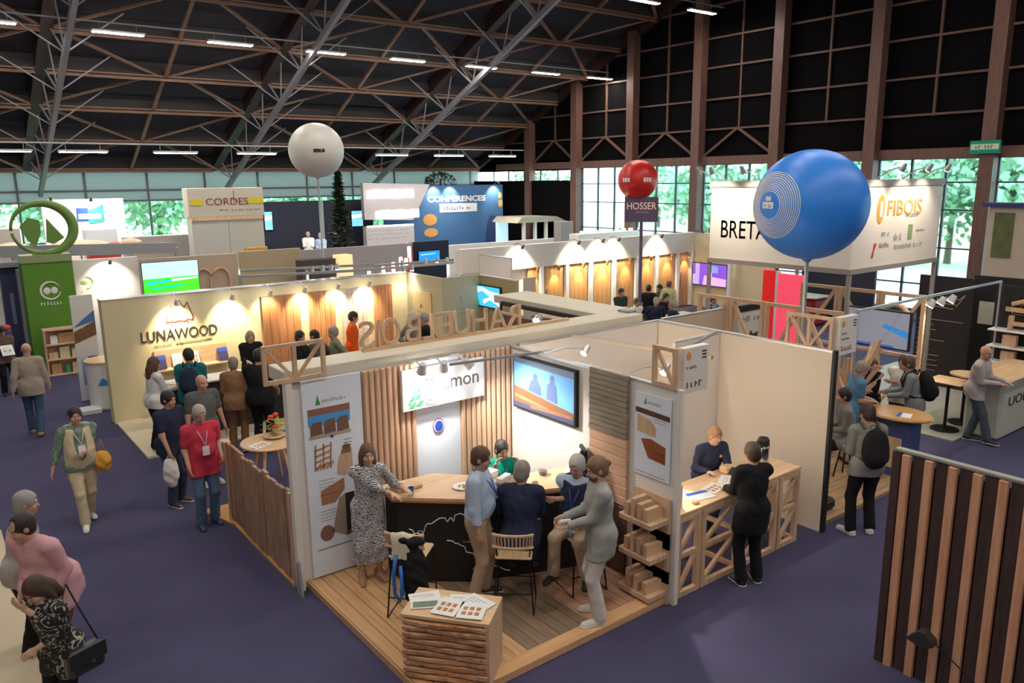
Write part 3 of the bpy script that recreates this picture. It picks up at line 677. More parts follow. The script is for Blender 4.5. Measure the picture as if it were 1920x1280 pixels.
M['orange'] = mat('orange_ink', (.85, .35, .06), .6); M['red'] = mat('red_ink', (.65, .05, .04), .5); M['green'] = mat('green_ink', (.05, .32, .12), .6)
M['paper'] = mat('paper', (.78, .78, .76), .6); M['blue'] = mat('blue_ink', (.02, .08, .45), .5); M['wink'] = mat('white_ink', (.8, .8, .8), .5)
M['chrome'] = mat('chrome', (.6, .6, .6), .2, metal=1); M['blackmetal'] = mat('black_metal', (.015, .015, .015), .4, metal=.5)
Xp, Yp, Zp = Vector((1, 0, 0)), Vector((0, 1, 0)), Vector((0, 0, 1))

def partition(label, x0, y0, x1, y1, z0=0, z1=2.5, m=None, cap=True, name='partition_wall', group=None):
    """a booth wall with its slim metal top rail"""
    t = thing(name, label, 'wall', ((x0+x1)/2, (y0+y1)/2, z0), group=group); a, b = (x1-x0)/2, (y1-y0)/2
    MB().box(-a, -b, 0, a, b, z1-z0-.03).build('wall_panel', m or M['white'], t)
    if cap: MB().box(-a-.005, -b-.005, z1-z0-.03, a+.005, b+.005, z1-z0).build('top_rail', M['alu'], t)
    return t
def track_spot(label, pos, target, power, col=(1, .83, .62), size=70, group=None, arm=None, body=None, r=.045, glow=20):
    """a booth spotlight: lamp head on an arm, with its own light"""
    t = thing('spotlight', label, 'spotlight', pos, group=group); d = (Vector(target)-Vector(pos)).normalized(); bm_ = body or M['alu']
    MB().tube([-d*.05, d*.05, d*.09], [r*.7, r, r*1.15], 12).build('lamp_head', bm_, t, smooth=False)
    MB().tube([d*.088, d*.094], r*.95, 12).build('bulb', mat('bulb_glow_%d' % glow, (1, .9, .8), .5, emit=col, es=glow), t)
    if arm: MB().tube([(0, 0, 0), tuple((Vector(arm)-Vector(pos))*.5+Vector((0, 0, .05))), tuple(Vector(arm)-Vector(pos))], .012, 6).build('arm', bm_, t)
    spot(t, d*.11, tuple(Vector(target)-Vector(pos)), power, col, size, .7); return t
def square_frame(mb, o, ux, uy, n, w_, h, t=.05, mid=False, d1=None):
    """timber frame in a plane: four bars, optional middle post and diagonals"""
    P = lambda a, b: Vector(o)+Vector(ux)*a+Vector(uy)*b
    mb.bar(P(.002, t/2), P(w_-.002, t/2), t, t*.94, n); mb.bar(P(.002, h-t/2), P(w_-.002, h-t/2), t*.94, t*.94, n); mb.bar(P(t/2, 0), P(t/2, h), t, t, n); mb.bar(P(w_-t/2, 0), P(w_-t/2, h), t, t, n)
    return P
def chairlegs(mb, w_, d, h, r=.011, sp=.06):
    for a in (-1, 1):
        for b in (-1, 1): mb.tube([(a*(d/2-.02), b*(w_/2-.02), h), (a*(d/2+sp), b*(w_/2+sp*.5), 0)], r, 6)
def bar_stool(x, y, z, face, label, seat=.66, group=None, backm=None):
    """slim black steel stool on sled legs with a curved wooden backrest"""
    t = thing('bar_stool', label, 'stool', (x, y, z), math.atan2(y, x)+PI+math.radians(face), group)
    MB().rbox(-.19, -.2, seat-.035, .19, .2, seat, b=.02).build('seat', M['w_top'], t)
    for q in (-1, 1):
        MB().tube([(.15, q*.17, seat-.03), (.2, q*.22, .012), (-.22, q*.22, .012), (-.16, q*.17, seat-.03), (-.2, q*.2, seat+.26)], .009, 6).build('leg_frame', M['blackmetal'], t)
    mb = MB(); mb.tube([(.19, -.215, .24), (.19, .215, .24)], .008, 6).tube([(-.205, -.215, .24), (-.205, .215, .24)], .008, 6); mb.build('footrest', M['blackmetal'], t)
    mb = MB()
    for k in range(13):
        a = -1.0+2.0*k/12; mb.bar((-.24+.10*(1-math.cos(a)), .24*math.sin(a), seat+.13), (-.26+.10*(1-math.cos(a)), .25*math.sin(a), seat+.27), .018, .012)
    for zz in (.13, .27):
        mb.tube([(-.25+.10*(1-math.cos(a)), .25*math.sin(a), seat+zz) for a in np.linspace(-1.05, 1.05, 12)], .017, 7)
    mb.build('backrest', backm or M['w_frame'], t); return t
def screen(label, o, ux, uy, w_, h, pic=None, thick=.06, glow=1.0, name='television', bez=.025, base=(.2, .5, .8)):
    """flat screen: case + lit picture; o is the centre, ux runs to the viewer's right"""
    t = thing(name, label, 'screen', o); ux = Vector(ux); uy = Vector(uy); n = ux.cross(uy)
    MB().prism([(-w_/2, -h/2), (w_/2, -h/2), (w_/2, h/2), (-w_/2, h/2)], -n*thick, ux, uy, n*thick).build('case', M['black'], t)
    MB().prism([(-w_/2+bez, -h/2+bez), (w_/2-bez, -h/2+bez), (w_/2-bez, h/2-bez), (-w_/2+bez, h/2-bez)], n*.001, ux, uy, n*.003).build('display', mat('screen_%d_%d_%d_%d' % (*[int(c*100) for c in base], int(glow*10)), base, .2, emit=base, es=glow), t)
    for k, (poly, c) in enumerate(pic or []):
        MB().prism([((p[0]-.5)*(w_-2*bez), (p[1]-.5)*(h-2*bez)) for p in poly], n*(.004+.001*k), ux, uy, n*.001).build('picture', mat('pic_%d_%d_%d_%d' % (*[int(q*100) for q in c], int(glow*10)), c, .3, emit=c, es=glow), t)
    return t
def brochure(x, y, z, rz, w_, h, label, kind=0, group=None, tilt=None, name='brochure'):
    t = thing(name, label, 'brochure', (x, y, z), rz, group)
    MB().box(-w_/2, -h/2, 0, w_/2, h/2, .006).build('cover', M['paper'], t)
    mb = MB()
    if kind == 1: mb.box(-w_*.42, -h*.42, .006, w_*.42, h*.1, .007); c = mat('brochure_green', (.16, .22, .15), .6, noise=.5, nscale=60)
    elif kind == 2:
        for i in range(3):
            for j in range(2): mb.box(-w_*.35+i*w_*.25, -h*.3+j*h*.3, .006, -w_*.18+i*w_*.25, -h*.1+j*h*.3, .007)
        c = M['w_edge']
    elif kind == 3: mb.box(-w_*.5, h*.2, .006, w_*.5, h*.5, .007); c = M['blue']
    else:
        for j in range(4): mb.box(-w_*.38, -h*.3+j*h*.16, .006, w_*.3, -h*.27+j*h*.16, .007)
        c = M['inkgrey']
    mb.build('print', c, t); return t

# ================= STAND A: the corner stand in the foreground =================
X0, X1, Y0, Y1, PZ = 3.17, 6.22, 5.33, 8.2, .08
t = thing('platform', 'raised plank floor of the corner stand with a pale timber edge', 'floor', (0, 0, 0))
MB().box(X0, Y0, 0, X1, Y1, PZ-.004).build('base', M['deck_edge'], t)
MB().box(X0+.0, Y0+.16, PZ-.004, 4.35, Y1, PZ).build('decking', M['deckA'], t, label='mid brown decking'); MB().box(4.35, Y0+.16, PZ-.004, 5.2, Y1, PZ).build('decking', M['deckB'], t, label='dark grey-brown decking'); MB().box(5.2, Y0+.16, PZ-.004, X1, Y1, PZ).build('decking', M['deckC'], t, label='pinkish brown decking')
MB().rbox(X0-.02, Y0-.02, 0, X1+.02, Y0+.16, PZ+.002, b=.004).build('edge_board', M['deck_edge'], t)
partition('long white back wall of the corner stand carrying the tree logo board', 3.1, 8.2, 6.3, 8.26)
partition('white side wall of the corner stand holding the television and timber samples', X1, 5.27, X1+.06, 8.19)
t = thing('corner_post', 'white metal corner post with splayed foot at the left end of the corner stand', 'post', (3.1, 8.17, 0))
MB().rbox(-.05, -.05, 0, .03, .05, 2.53, b=.01).build('post', M['white'], t)
MB().prism([(-.02, 0), (.12, 0), (.12, .04), (.06, .42), (.02, .42)], (-.08, -.06, 0), (0, -1, 0), (0, 0, 1), (.03, 0, 0)).build('foot', M['grey'], t)
t = thing('corner_post', 'slim white post at the front end of the television wall', 'post', (X1+.03, 5.24, 0)); MB().rbox(-.035, -.03, 0, .035, .03, 2.5, b=.008).build('post', M['white'], t)
# roll-up poster on the back wall, left
def poster_left():
    t = thing('product_poster', 'tall white poster with timber product pictures at the left end of the back wall', 'poster', (3.62, 8.19, 0))
    MB().box(-.37, -.035, .1, .36, -.002, 2.5).build('panel', M['bluewhite'], t); y = -.036
    def R(x0, z0, x1, z1, m, nm='picture', d=.002): return MB().box(x0, y-d, z0, x1, y, z1).build(nm, m, t)
    R(-.30, .43, .20, .438, M['ink'], 'rule')
    MB().prism([(-.22, 2.2), (-.19, 2.32), (-.16, 2.2)], (0, y, 0), (1, 0, 0), (0, 0, 1), (0, -.002, 0)).build('tree_mark', M['green'], t)
    mb = MB(); scribble(mb, (-.14, y, 2.22), Xp, Zp, .3, .04, 12); mb.build('lettering', M['inkgrey'], t)
    R(-.32, 2.08, .2, 2.16, mat('poster_brown', (.30, .13, .09), .6)); R(-.32, 1.95, .2, 2.08, mat('poster_sky', (.08, .35, .75), .6)); R(-.32, 1.80, .2, 1.84, mat('poster_sand', (.45, .36, .28), .6))
    mb = MB(); 
    for k in range(3): mb.prism([(-.3+k*.165, 1.84), (-.3+k*.165, 1.95+k*.01), (-.26+k*.165, 2.0+k*.01), (-.16+k*.165, 2.0+k*.01), (-.15+k*.165, 1.85)], (0, y-.002, 0), Xp, Zp, (0, -.002, 0))
    mb.build('picture', mat('poster_shed', (.20, .10, .07), .6), t)
    mb = MB()
    for k in range(4): mb.bar((-.27, y-.002, 1.66-k*.07), (-.08, y-.002, 1.70-k*.07), .014)
    for q in (-.27, -.17, -.08): mb.bar((q, y-.002, 1.42), (q+.02, y-.002, 1.73), .014)
    for k in range(5): mb.bar((-.25+k*.04, y-.002, 1.42), (-.20+k*.04, y-.002, 1.5), .012)
    mb.build('picture', M['w_edge'], t)
    MB().prism([(0, 1.32), (.1, 1.28), (.2, 1.35), (.2, 1.6), (.12, 1.7), (.02, 1.5)], (0, y, 0), Xp, Zp, (0, -.002, 0)).build('picture', M['w_frame'], t)
    mb = MB()
    for k in range(5): mb.prism([(.06+k*.025, 1.55), (.075+k*.025, 1.56), (.1+k*.02, 1.66), (.085+k*.02, 1.66)], (0, y-.002, 0), Xp, Zp, (0, -.001, 0))
    mb.build('picture', M['ink'], t)
    MB().prism([(-.22, .98), (-.05, .98), (.08, 1.12), (.08, 1.26), (-.22, 1.16)], (0, y, 0), Xp, Zp, (0, -.002, 0)).build('picture', mat('poster_timber', (.42, .20, .11), .6), t)
    MB().prism([(-.1, .62), (.08, .52), (.08, 1.06), (.0, 1.02)], (0, y, 0), Xp, Zp, (0, -.002, 0)).build('picture', mat('poster_taupe', (.38, .29, .23), .6), t)
    MB().prism([(.08, .52), (.21, .57), (.2, 1.06), (.08, 1.06)], (0, y, 0), Xp, Zp, (0, -.002, 0)).build('picture', M['ink'], t)
    mb = MB()
    for k in range(6): mb.prism([(.09+k*.02, .55), (.1+k*.02, .55), (.2, .62+k*.06), (.2, .66+k*.06)], (0, y-.002, 0), Xp, Zp, (0, -.001, 0))
    mb.build('picture', mat('poster_taupe', None), t)
    mb = MB(); mb.prism([(.09*math.cos(a), .1*math.sin(a)) for a in np.linspace(0, 2*PI, 20)[:-1]], (-.17, y, .62), Xp, Zp, (0, -.002, 0)); mb.build('picture', mat('poster_round', (.25, .14, .1), .6, noise=.6, nscale=80), t)
    mb = MB()
    for z in (1.72, 1.68, 1.64): mb.box(.1, y-.002, z, .2, y, z+.008)
    for z in (1.28, 1.24, 1.2, 1.1, .9, .86, .82, .78): mb.box(-.24, y-.002, z, -.04, y, z+.005)
    mb.build('writing_lines', M['inkgrey'], t); R(-.06, 1.78, -.02, 1.81, M['blue'])
poster_left()
def cladding(label, x0, x1, seed):
    t = thing('slatted_cladding', label, 'cladding', ((x0+x1)/2, 8.19, PZ)); a = (x1-x0)/2; n = int((x1-x0)/.075)
    MB().box(-a, -.02, 0, a, 0, 2.42).build('backing', M['w_light'], t); mb = MB(); w_ = 2*a/n
    for k in range(n): mb.rbox(-a+k*w_+.008, -.055, 0, -a+(k+1)*w_-.012, -.018, 2.42, b=.012)
    mb.build('slats', M['w_light'], t)
cladding('ribbed pale timber cladding on the back wall behind the woman in the patterned dress', 4.0, 4.72, 1)
cladding('ribbed pale timber cladding at the right of the blue round badge', 5.38, 6.2, 2)
cladding_strip = None
t = thing('centre_board', 'plain cool white panel with a round blue badge between the timber claddings', 'panel', (5.05, 8.19, PZ))
MB().box(-.33, -.02, 0, .33, 0, 2.42).build('panel', M['bluewhite'], t)
t2 = thing('round_badge', 'small round blue badge with a violet ring on the white centre panel', 'badge', (5.04, 8.165, 1.62))
MB().prism([(.085*math.cos(a), .1*math.sin(a)) for a in np.linspace(0, 2*PI, 28)[:-1]], (0, 0, 0), Xp, Zp, (0, -.006, 0)).build('ring', mat('badge_violet', (.35, .12, .3), .5), t2)
MB().prism([(.072*math.cos(a), .086*math.sin(a)) for a in np.linspace(0, 2*PI, 28)[:-1]], (0, -.006, 0), Xp, Zp, (0, -.004, 0)).build('white_band', M['wink'], t2)
MB().prism([(.058*math.cos(a), .07*math.sin(a)) for a in np.linspace(0, 2*PI, 28)[:-1]], (0, -.01, 0), Xp, Zp, (0, -.004, 0)).build('disc', M['blue'], t2)
# logo board
t = thing('logo_board', 'white board with green and grey fir tree logo under the spotlights', 'sign', (5.1, 8.1, 1.92))
MB().rbox(-.61, -.02, 0, .61, .03, .52, b=.006).build('board', M['wink'], t); y = -.022
mb = MB()
for (cx, cz, s, a) in ((-.36, .07, .085, .1), (-.46, .06, .07, .5), (-.38, .16, .065, .3), (-.46, .15, .055, .9), (-.37, .25, .05, .5), (-.5, .1, .04, 1.2), (-.39, .33, .04, .8), (-.44, .24, .035, .8)):
    mb.prism([(cx-s, cz-.02), (cx, cz-.03), (cx+s*.6, cz+.03), (cx, cz+.04)], (0, y, 0), Xp, Zp, (0, -.002, 0))
mb.build('green_leaves', M['green'], t)
mb = MB()
for k in range(7):
    w_ = .17*(1-k/7.8); mb.prism([(-.29, .04+k*.062), (-.29+w_, .02+k*.062), (-.29+w_*.9, .06+k*.062), (-.29, .082+k*.062)], (0, y, 0), Xp, Zp, (0, -.002, 0))
mb.build('grey_branches', M['inkgrey'], t)
text('Hamon', .26, (.16, y, .29), Xp, Zp, mat('logo_grey', (.12, .12, .13), .6), t, wid=.72)
# light cluster over the board and its cross bar
t = thing('light_bar', 'thin grey metal bar carrying the spotlights across the corner stand', 'light bar', (5.5, 7.7, 2.5))
MB().bar((-.55, .02, .02), (.95, -.12, .0), .03, .03).build('bar', M['grey'], t)
for k, (px, tx) in enumerate(((4.83, 4.7), (5.02, 5.05), (5.22, 5.45))):
    track_spot('white metal spotlight over the logo board, %s of the three' % ('leftmost', 'middle', 'rightmost')[k], tuple(OY((792, 832, 874)[k], (688, 684, 679)[k], 7.86)), (tx, 8.1, 2.1) if k < 2 else (6.15, 7.5, 1.5), 24 if k < 2 else 70, (1, .95, .88), 75 if k < 2 else 100, arm=(OY((792, 832, 874)[k], 685, 7.86).x, 8.2, 2.51), body=mat('spot_grey', (.62, .62, .63), .5), r=.055, glow=60)
# television
o = Vector((X1-.06, 7.42, 2.06)); W_, H_ = 1.24, .72
screen('large flat television showing people behind stacked timber on the side wall', o, (0, -1, 0), (0, 0, 1), W_, H_, glow=.5, base=(.13, .32, .62),
       pic=[([(0, 0), (1, 0), (1, .22), (0, .42)], (.20, .09, .045)), ([(0, 0), (1, 0), (1, .08), (0, .1)], (.06, .07, .13)), ([(0, .9), (1, .87), (1, 1), (0, 1)], (.10, .14, .2)),
            ([(.26, .40), (.47, .36), (.47, .52), (.43, .62), (.41, .64), (.42, .72), (.38, .78), (.34, .72), (.35, .64), (.30, .60)], (.07, .11, .22)), ([(.57, .34), (.74, .30), (.73, .62), (.69, .68), (.70, .78), (.66, .84), (.62, .78), (.63, .68), (.58, .62)], (.09, .12, .24)),
            ([(.02, .2), (.6, .1), (.6, .16), (.02, .27)], (.33, .17, .09)), ([(.3, .05), (.98, .1), (.98, .16), (.3, .12)], (.26, .13, .08))])
# timber samples on the side wall
t = thing('timber_sample', 'greyish horizontal board sample at the top of the side wall beside the television', 'timber sample', (X1-.03, 6.25, 1.77))
mb = MB()
for k in range(12): mb.rbox(-.022-(.006 if k % 3 else .012), -.31, k*.063, .02, .31, k*.063+.058, b=.004)
mb.build('boards', M['shingle_g'], t)
t = thing('timber_sample', 'pinkish horizontal board sample below the greyish one on the side wall', 'timber sample', (X1-.03, 6.25, .95))
mb = MB()
for k in range(7): mb.rbox(-.02, -.31, k*.117, .02, .31, k*.117+.112, b=.005)
mb.build('boards', M['shingle_p'], t)
t = thing('timber_sample', 'dark brown board sample reaching the floor at the bottom of the side wall', 'timber sample', (X1-.03, 6.25, .1))
mb = MB()
for k in range(7): mb.rbox(-.02, -.31, k*.12, .02, .31, k*.12+.115, b=.005)
mb.build('boards', M['w_dark'], t)
# small poster on the side wall
t = thing('product_poster', 'smaller poster with two timber pack pictures on the side wall near its front end', 'poster', (X1-.01, 5.58, 1.42))
MB().box(-.012, -.26, 0, 0, .26, .95).build('sheet', M['bluewhite'], t); x = -.013; UX = Vector((0, -1, 0))
MB().prism([(-.25, .72), (.25, .70), (.25, .76), (-.25, .78)], (x, 0, 0), UX, Zp, (-.002, 0, 0)).build('band', mat('poster_dkbrown', (.10, .04, .03), .6), t)
MB().prism([(-.22, .5), (.05, .48), (.06, .58), (-.02, .66), (-.22, .7)], (x, 0, 0), UX, Zp, (-.002, 0, 0)).build('picture', M['w_frame'], t)
MB().prism([(-.16, .42), (-.05, .22), (.2, .2), (.2, .4), (-.02, .45)], (x, 0, 0), UX, Zp, (-.002, 0, 0)).build('picture', mat('poster_red_timber', (.32, .09, .03), .6, noise=.5, nscale=40), t)
MB().prism([(-.13, .83), (-.1, .92), (-.09, .83)], (x, 0, 0), UX, Zp, (-.002, 0, 0)).build('tree_mark', M['green'], t)
mb = MB(); scribble(mb, (x, .07, .84), UX, Zp, .2, .035, 9); mb.box(x-.002, -.2, .03, x, .25, .036)
for z in (.68, .65, .3, .27, .24): mb.box(x-.002, -.2, z, x, -.02, z+.005)
mb.build('lettering', M['inkgrey'], t)
# three racks of profile samples
def rack(z, lab, n, lean_):
    t = thing('profile_sample_rack', lab, 'timber sample', (X1-.02, 5.56, z), 0)
    MB().rbox(-.30, -.26, 0, -.0, .22, .07, b=.008).build('shelf_block', M['w_frame'], t)
    for k in range(n):
        mb = MB(); y = -.2+k*.38/n; hgt = .15+.035*((k*7) % 3)
        mb.prism([(0, 0), (.26, 0), (.26, hgt*.8), (.2, hgt), (0, hgt)], (-.29, y, .07), (1, 0, lean_), (0, 0, 1), (0, .055, 0)); mb.build('wood_profile', (M['w_top'], M['w_frame'], M['w_light'])[k % 3], t)
    MB().box(-.02, -.28, -.3, 0, .26, .3).build('back_board', M['w_light'], t)
rack(.96, 'topmost wall rack of cut timber profiles below the smaller poster', 4, 0); rack(.55, 'middle wall rack of cut timber profiles beside the front edge', 4, .0)
rack(.1, 'lowest rack of thick timber profiles standing on the platform', 3, 0)
# frames at the corners with square signs
def corner_frame(label, o, ux, w_, h, two=True):
    t = thing('timber_frame_sign', label, 'frame', o); mb = MB(); n = Vector(ux).cross(Zp); t_ = .045
    P = square_frame(mb, (0, 0, 0), ux, Zp, n, w_, h, t_)
    if two: mb.bar(P(w_/2, 0), P(w_/2, h), t_, t_, n); mb.bar(P(.04, h-.03), P(w_/2-.02, .04), .035, .035, n); mb.bar(P(w_-.04, h-.03), P(w_/2+.02, .04), .035, .035, n)
    else: mb.bar(P(.04, h-.03), P(w_-.04, .04), .035, .035, n)
    mb.build('frame', M['w_frame'], t); return t
corner_frame('open pale timber frame with crossing struts above the white post at the left', (2.82, 8.13, 2.53), Xp, .72, .44)
corner_frame('open pale timber frame beside the square sign above the slim white post', (X1-.01, 5.60, 2.5), (0, -1, 0), .33, .44, False)
def square_sign(label, o, w_, h, lines, ux=Xp):
    t = thing('square_sign', label, 'sign', o); n = Vector((0, -1, 0)); MB().rbox(0, -.045, 0, w_, .045, h, b=.004).build('sign_case', M['white'], t)
    MB().prism([(.04*math.cos(a)+.07, .045*math.sin(a)+h-.09) for a in np.linspace(0, 2*PI, 18)[:-1]], (0, -.046, 0), Xp, Zp, (0, -.002, 0)).build('orange_mark', M['orange'], t)
    mb = MB()
    for k in range(3): mb.box(w_-.11, -.048, h-.07-k*.035, w_-.04, -.046, h-.055-k*.035)
    for (x, z, w2, h2) in lines[:-1]: scribble(mb, (x, -.0465, z), Xp, Zp, w2, h2)
    mb.build('dark_lettering', M['ink'], t); mb = MB(); (x, z, w2, h2) = lines[-1]; scribble(mb, (x, -.0465, z), Xp, Zp, w2, h2); mb.build('red_lettering', M['inkbrown'], t)
square_sign('square white stand sign with small lettering above the slim white post', (X1+.05, 5.27, 2.44), .4, .5, [(.04, .27, .17, .03), (.05, .06, .26, .07)])
# ---- L shaped counter ----
CZ = 1.14
t = thing('reception_counter', 'black angled counter with pale wooden top and white outline map on its front', 'counter', (5.2, 7.2, PZ)); o = Vector((-5.2, -7.2, -PZ))
A_ = [(4.03, 7.92), (3.98, 7.52), (4.62, 6.93), (5.72, 6.50), (7.0-.85, 6.36), (6.15, 6.98), (5.35, 7.22), (4.75, 7.86)]
def inset(P, d):
    c = Vector((sum(p[0] for p in P)/len(P), sum(p[1] for p in P)/len(P))); return [tuple(Vector(p)+(c-Vector(p)).normalized()*d) for p in P]
MB().prism(A_, (o.x, o.y, CZ-.035-PZ), Xp, Yp, (0, 0, .035)).build('worktop', M['w_top'], t)
MB().prism([tuple(Vector(p)*1.0) for p in A_], (o.x, o.y, CZ-.06-PZ), Xp, Yp, (0, 0, .0245)).build('edge_trim', M['w_edge'], t)
MB().prism(inset(A_, .07), (o.x, o.y, 0), Xp, Yp, (0, 0, CZ-.062-PZ)).build('body', M['black'], t)
# the map drawn on the two front faces
B_ = inset(A_, .07); p1 = Vector((*B_[1], 0)); p2 = Vector((*B_[2], 0)); p3 = Vector((*B_[3], 0)); d12 = (p2-p1); L12 = d12.length; d12.normalize(); d23 = p3-p2; L23 = d23.length; d23.normalize()
n12 = Vector((-abs(d12.y), -abs(d12.x), 0)).normalized(); n23 = Vector((d23.y, -d23.x, 0)).normalized()
coast = [(.12, .66), (.18, .60), (.27, .58), (.30, .66), (.34, .73), (.44, .77), (.52, .80), (.56, .76), (.60, .80), (.64, .76), (.66, .84), (.72, .86), (.80, .82), (.84, .86), (.92, .84), (.97, .76), (1.02, .68), (1.1, .64)]
coast2 = [(.56, .52), (.66, .48), (.72, .46), (.78, .38), (.86, .36), (.93, .28), (1.0, .3), (1.08, .24), (1.1, .16), (1.2, .12), (1.3, .08)]
def onface(u, v):   # u along both faces, metres-ish
    u = u*1.0
    return (p1+d12*(u)+n12*.004 if u < L12 else p2+d23*(u-L12)+n23*.006)+Vector((0, 0, v*1.0))+o+Vector((0, 0, PZ))
mb = MB()
for cc in (coast, coast2):
    q = []
    for i in range(len(cc)-1):
        q.append(cc[i]); rr = random.Random(i); q.append(((cc[i][0]+cc[i+1][0])/2+rr.uniform(-.015, .015), (cc[i][1]+cc[i+1][1])/2+rr.uniform(-.03, .03)))
    q.append(cc[-1]); 
    for a, b in zip(q, q[1:]): mb.tube([onface(*a), onface(*b)], .0075, 4)
for (cx, cy) in ((.9, .26), (.96, .22), (.25, .62), (.88, .16)):
    q = [onface(cx+.03*math.cos(a), cy+.02*math.sin(a)) for a in np.linspace(0, 2*PI, 7)]; mb.tube(q, .004, 4)
mb.build('map_outline', M['wink'], t); mb = MB()
for (u, v, w2) in ((.95, .66, .14), (.92, .52, .2), (1.0, .49, .1), (.74, .5, .1), (1.04, .2, .12), (.9, .36, .1)): scribble(mb, onface(u, v), d23 if u > L12 else d12, Zp, w2, .022)
mb.build('lettering', M['wink'], t)
# things on the counter
t = thing('plate', 'white plate with small snacks on the left part of the counter', 'plate', (4.78, 7.25, CZ)); MB().lathe([(.05, 0), (.07, .004), (.125, .016), (.12, .02), (.06, .01)], n=24).build('plate', M['wink'], t, smooth=True)
for k in range(9):
    o_ = MB().ball((0, 0, 0), (.018, .012, .01), 5).build('snack', mat('snack', (.55, .38, .06), .6), None, smooth=True); o_.location = (4.78+.05*math.cos(k*2.2)*(.4+k % 3*.3), 7.25+.05*math.sin(k*2.2)*(.4+k % 3*.3), CZ+.022); tag(o_, 'small yellowish snack on the white plate on the counter', 'snack', 'snacks on the white plate')
tag(rbx('serving_knife', M['w_frame'], None, 4.86, 7.0, CZ, 5.0, 7.03, CZ+.012, b=.003), 'small wooden handle knife lying beside the snack plate', 'knife')
t = thing('snack_bowl', 'small grey bowl of nuts on the right part of the counter', 'bowl', (5.78, 6.97, CZ)); MB().lathe([(.04, 0), (.065, .06), (.06, .06), (.038, .008)], n=20).build('bowl', M['grey'], t, smooth=True); MB().lathe([(.001, .04), (.05, .045), (.055, .05), (.001, .062)], n=16).build('nuts', mat('nuts', (.25, .1, .05), .8), t)
t = thing('leaflet_box', 'open brown box with white leaflets on the counter by the dark jacket man', 'box', (5.28, 7.0, CZ), .4); MB().rbox(-.16, -.11, 0, .16, .11, .04, b=.004).build('tray', mat('taupe_box', (.2, .14, .1), .7), t); MB().box(-.13, .02, .04, .09, .1, .09).build('leaflets', M['paper'], t)
t = thing('tissue_box', 'white box on the counter in front of the man in green', 'box', (5.22, 7.32, CZ), .3); MB().rbox(-.1, -.07, 0, .1, .07, .08, b=.006).build('carton', M['wink'], t)
tag(rbx('wooden_tray', M['w_frame'], None, 4.1, 7.55, CZ, 4.42, 7.72, CZ+.05, b=.01), 'pale wooden block under the hands of the woman in the patterned dress', 'wood block')
t = thing('brochure_stand', 'tilted display stand with stepped brochures at the right end of the counter', 'brochure stand', (6.03, 6.62, CZ), -.5)
MB().prism([(0, 0), (.2, 0), (.2, .38), (.17, .38)], (-.1, -.12, 0), Xp, Zp, (0, .26, 0)).build('stand', M['black'], t)
for k in range(3): MB().prism([(-.02+k*.045, .03+k*.11), (-.005+k*.045, .03+k*.11), (.05+k*.04, .17+k*.11), (.035+k*.04, .17+k*.11)], (-.1, -.1, 0), Xp, Zp, (0, .22, 0)).build('brochure', M['paper'], t)
# stack of bark-edged shingles with leaflets on top, at the platform corner
t = thing('shingle_plinth', 'waist-high plinth of stacked bark-edged shingles at the front platform corner', 'plinth', (3.62, 5.72, PZ), 0)
a0, a1, b0, b1 = -.37, .37, -.37, .37
ang = math.atan2(5.28-5.95, 3.87-3.33); c_, s_ = math.cos(ang), math.sin(ang); rot = lambda x, y: (x*c_-y*s_, x*s_+y*c_)
t.rotation_euler.z = ang; rnd = random.Random(8); w_, d_ = .41, .23
MB().box(-w_+.02, -d_+.02, 0, w_-.02, d_, .62).build('core', mat('plinth_core', (.16, .08, .04), .8), t)
for k in range(10):
    mb = MB(); z = .03+k*.06; pts = []; n = 26
    for i in range(n+1): x = -w_+2*w_*i/n; pts.append((x, -d_-.04+rnd.uniform(-.007, .007)+.008*math.sin(k*2+x*9)))
    poly = pts+[(w_-.01, -d_+.06), (-w_+.01, -d_+.06)]; vs = [(px_, py_, z+rnd.uniform(-.003, .003)) for px_, py_ in poly]+[(px_, py_-.004, z+.036+rnd.uniform(-.004, .004)) for px_, py_ in poly]; m_ = len(poly)
    mb.add(vs, [tuple(range(m_)), tuple(range(2*m_-1, m_-1, -1))]+[(i, (i+1) % m_, m_+(i+1) % m_, m_+i) for i in range(m_)]); mb.build('shingle', wood('bark_shingle', (.42, .18, .07), (.78, .50, .30), 0, 4, 4), t)
MB().box(w_-.02, -d_-.02, 0, w_+.02, d_, .63).build('side_panel', M['w_frame'], t); MB().box(-w_-.02, -d_-.02, .63, w_+.02, d_+.02, .66).build('top_board', M['w_lightx'], t)
def onpl(x, y): q = rot(x, y); return 3.62+q[0], 5.72+q[1]
for k, (x, y, rz, w2, h2, kd, lb) in enumerate(((-.3, .07, .5, .3, .2, 0, 'plain white leaflet at the back left of the shingle plinth'), (-.26, -.03, .35, .28, .2, 1, 'leaflet with a mottled green cover on the left of the shingle plinth'), (-.02, -.06, -.1, .24, .3, 2, 'white leaflet with brick-red pictures in the middle of the shingle plinth'), (.06, .1, .15, .24, .2, 0, 'white leaflet at the back middle of the shingle plinth'), (.23, .08, -.5, .3, .2, 0, 'white leaflet fanned out at the back right of the shingle plinth'), (.22, -.08, .05, .25, .28, 2, 'white leaflet with red squares at the front right of the shingle plinth'))):
    q = onpl(x, y); brochure(q[0], q[1], PZ+.66+.007*(k % 3), ang+rz, w2, h2, lb, kd, name='leaflet')
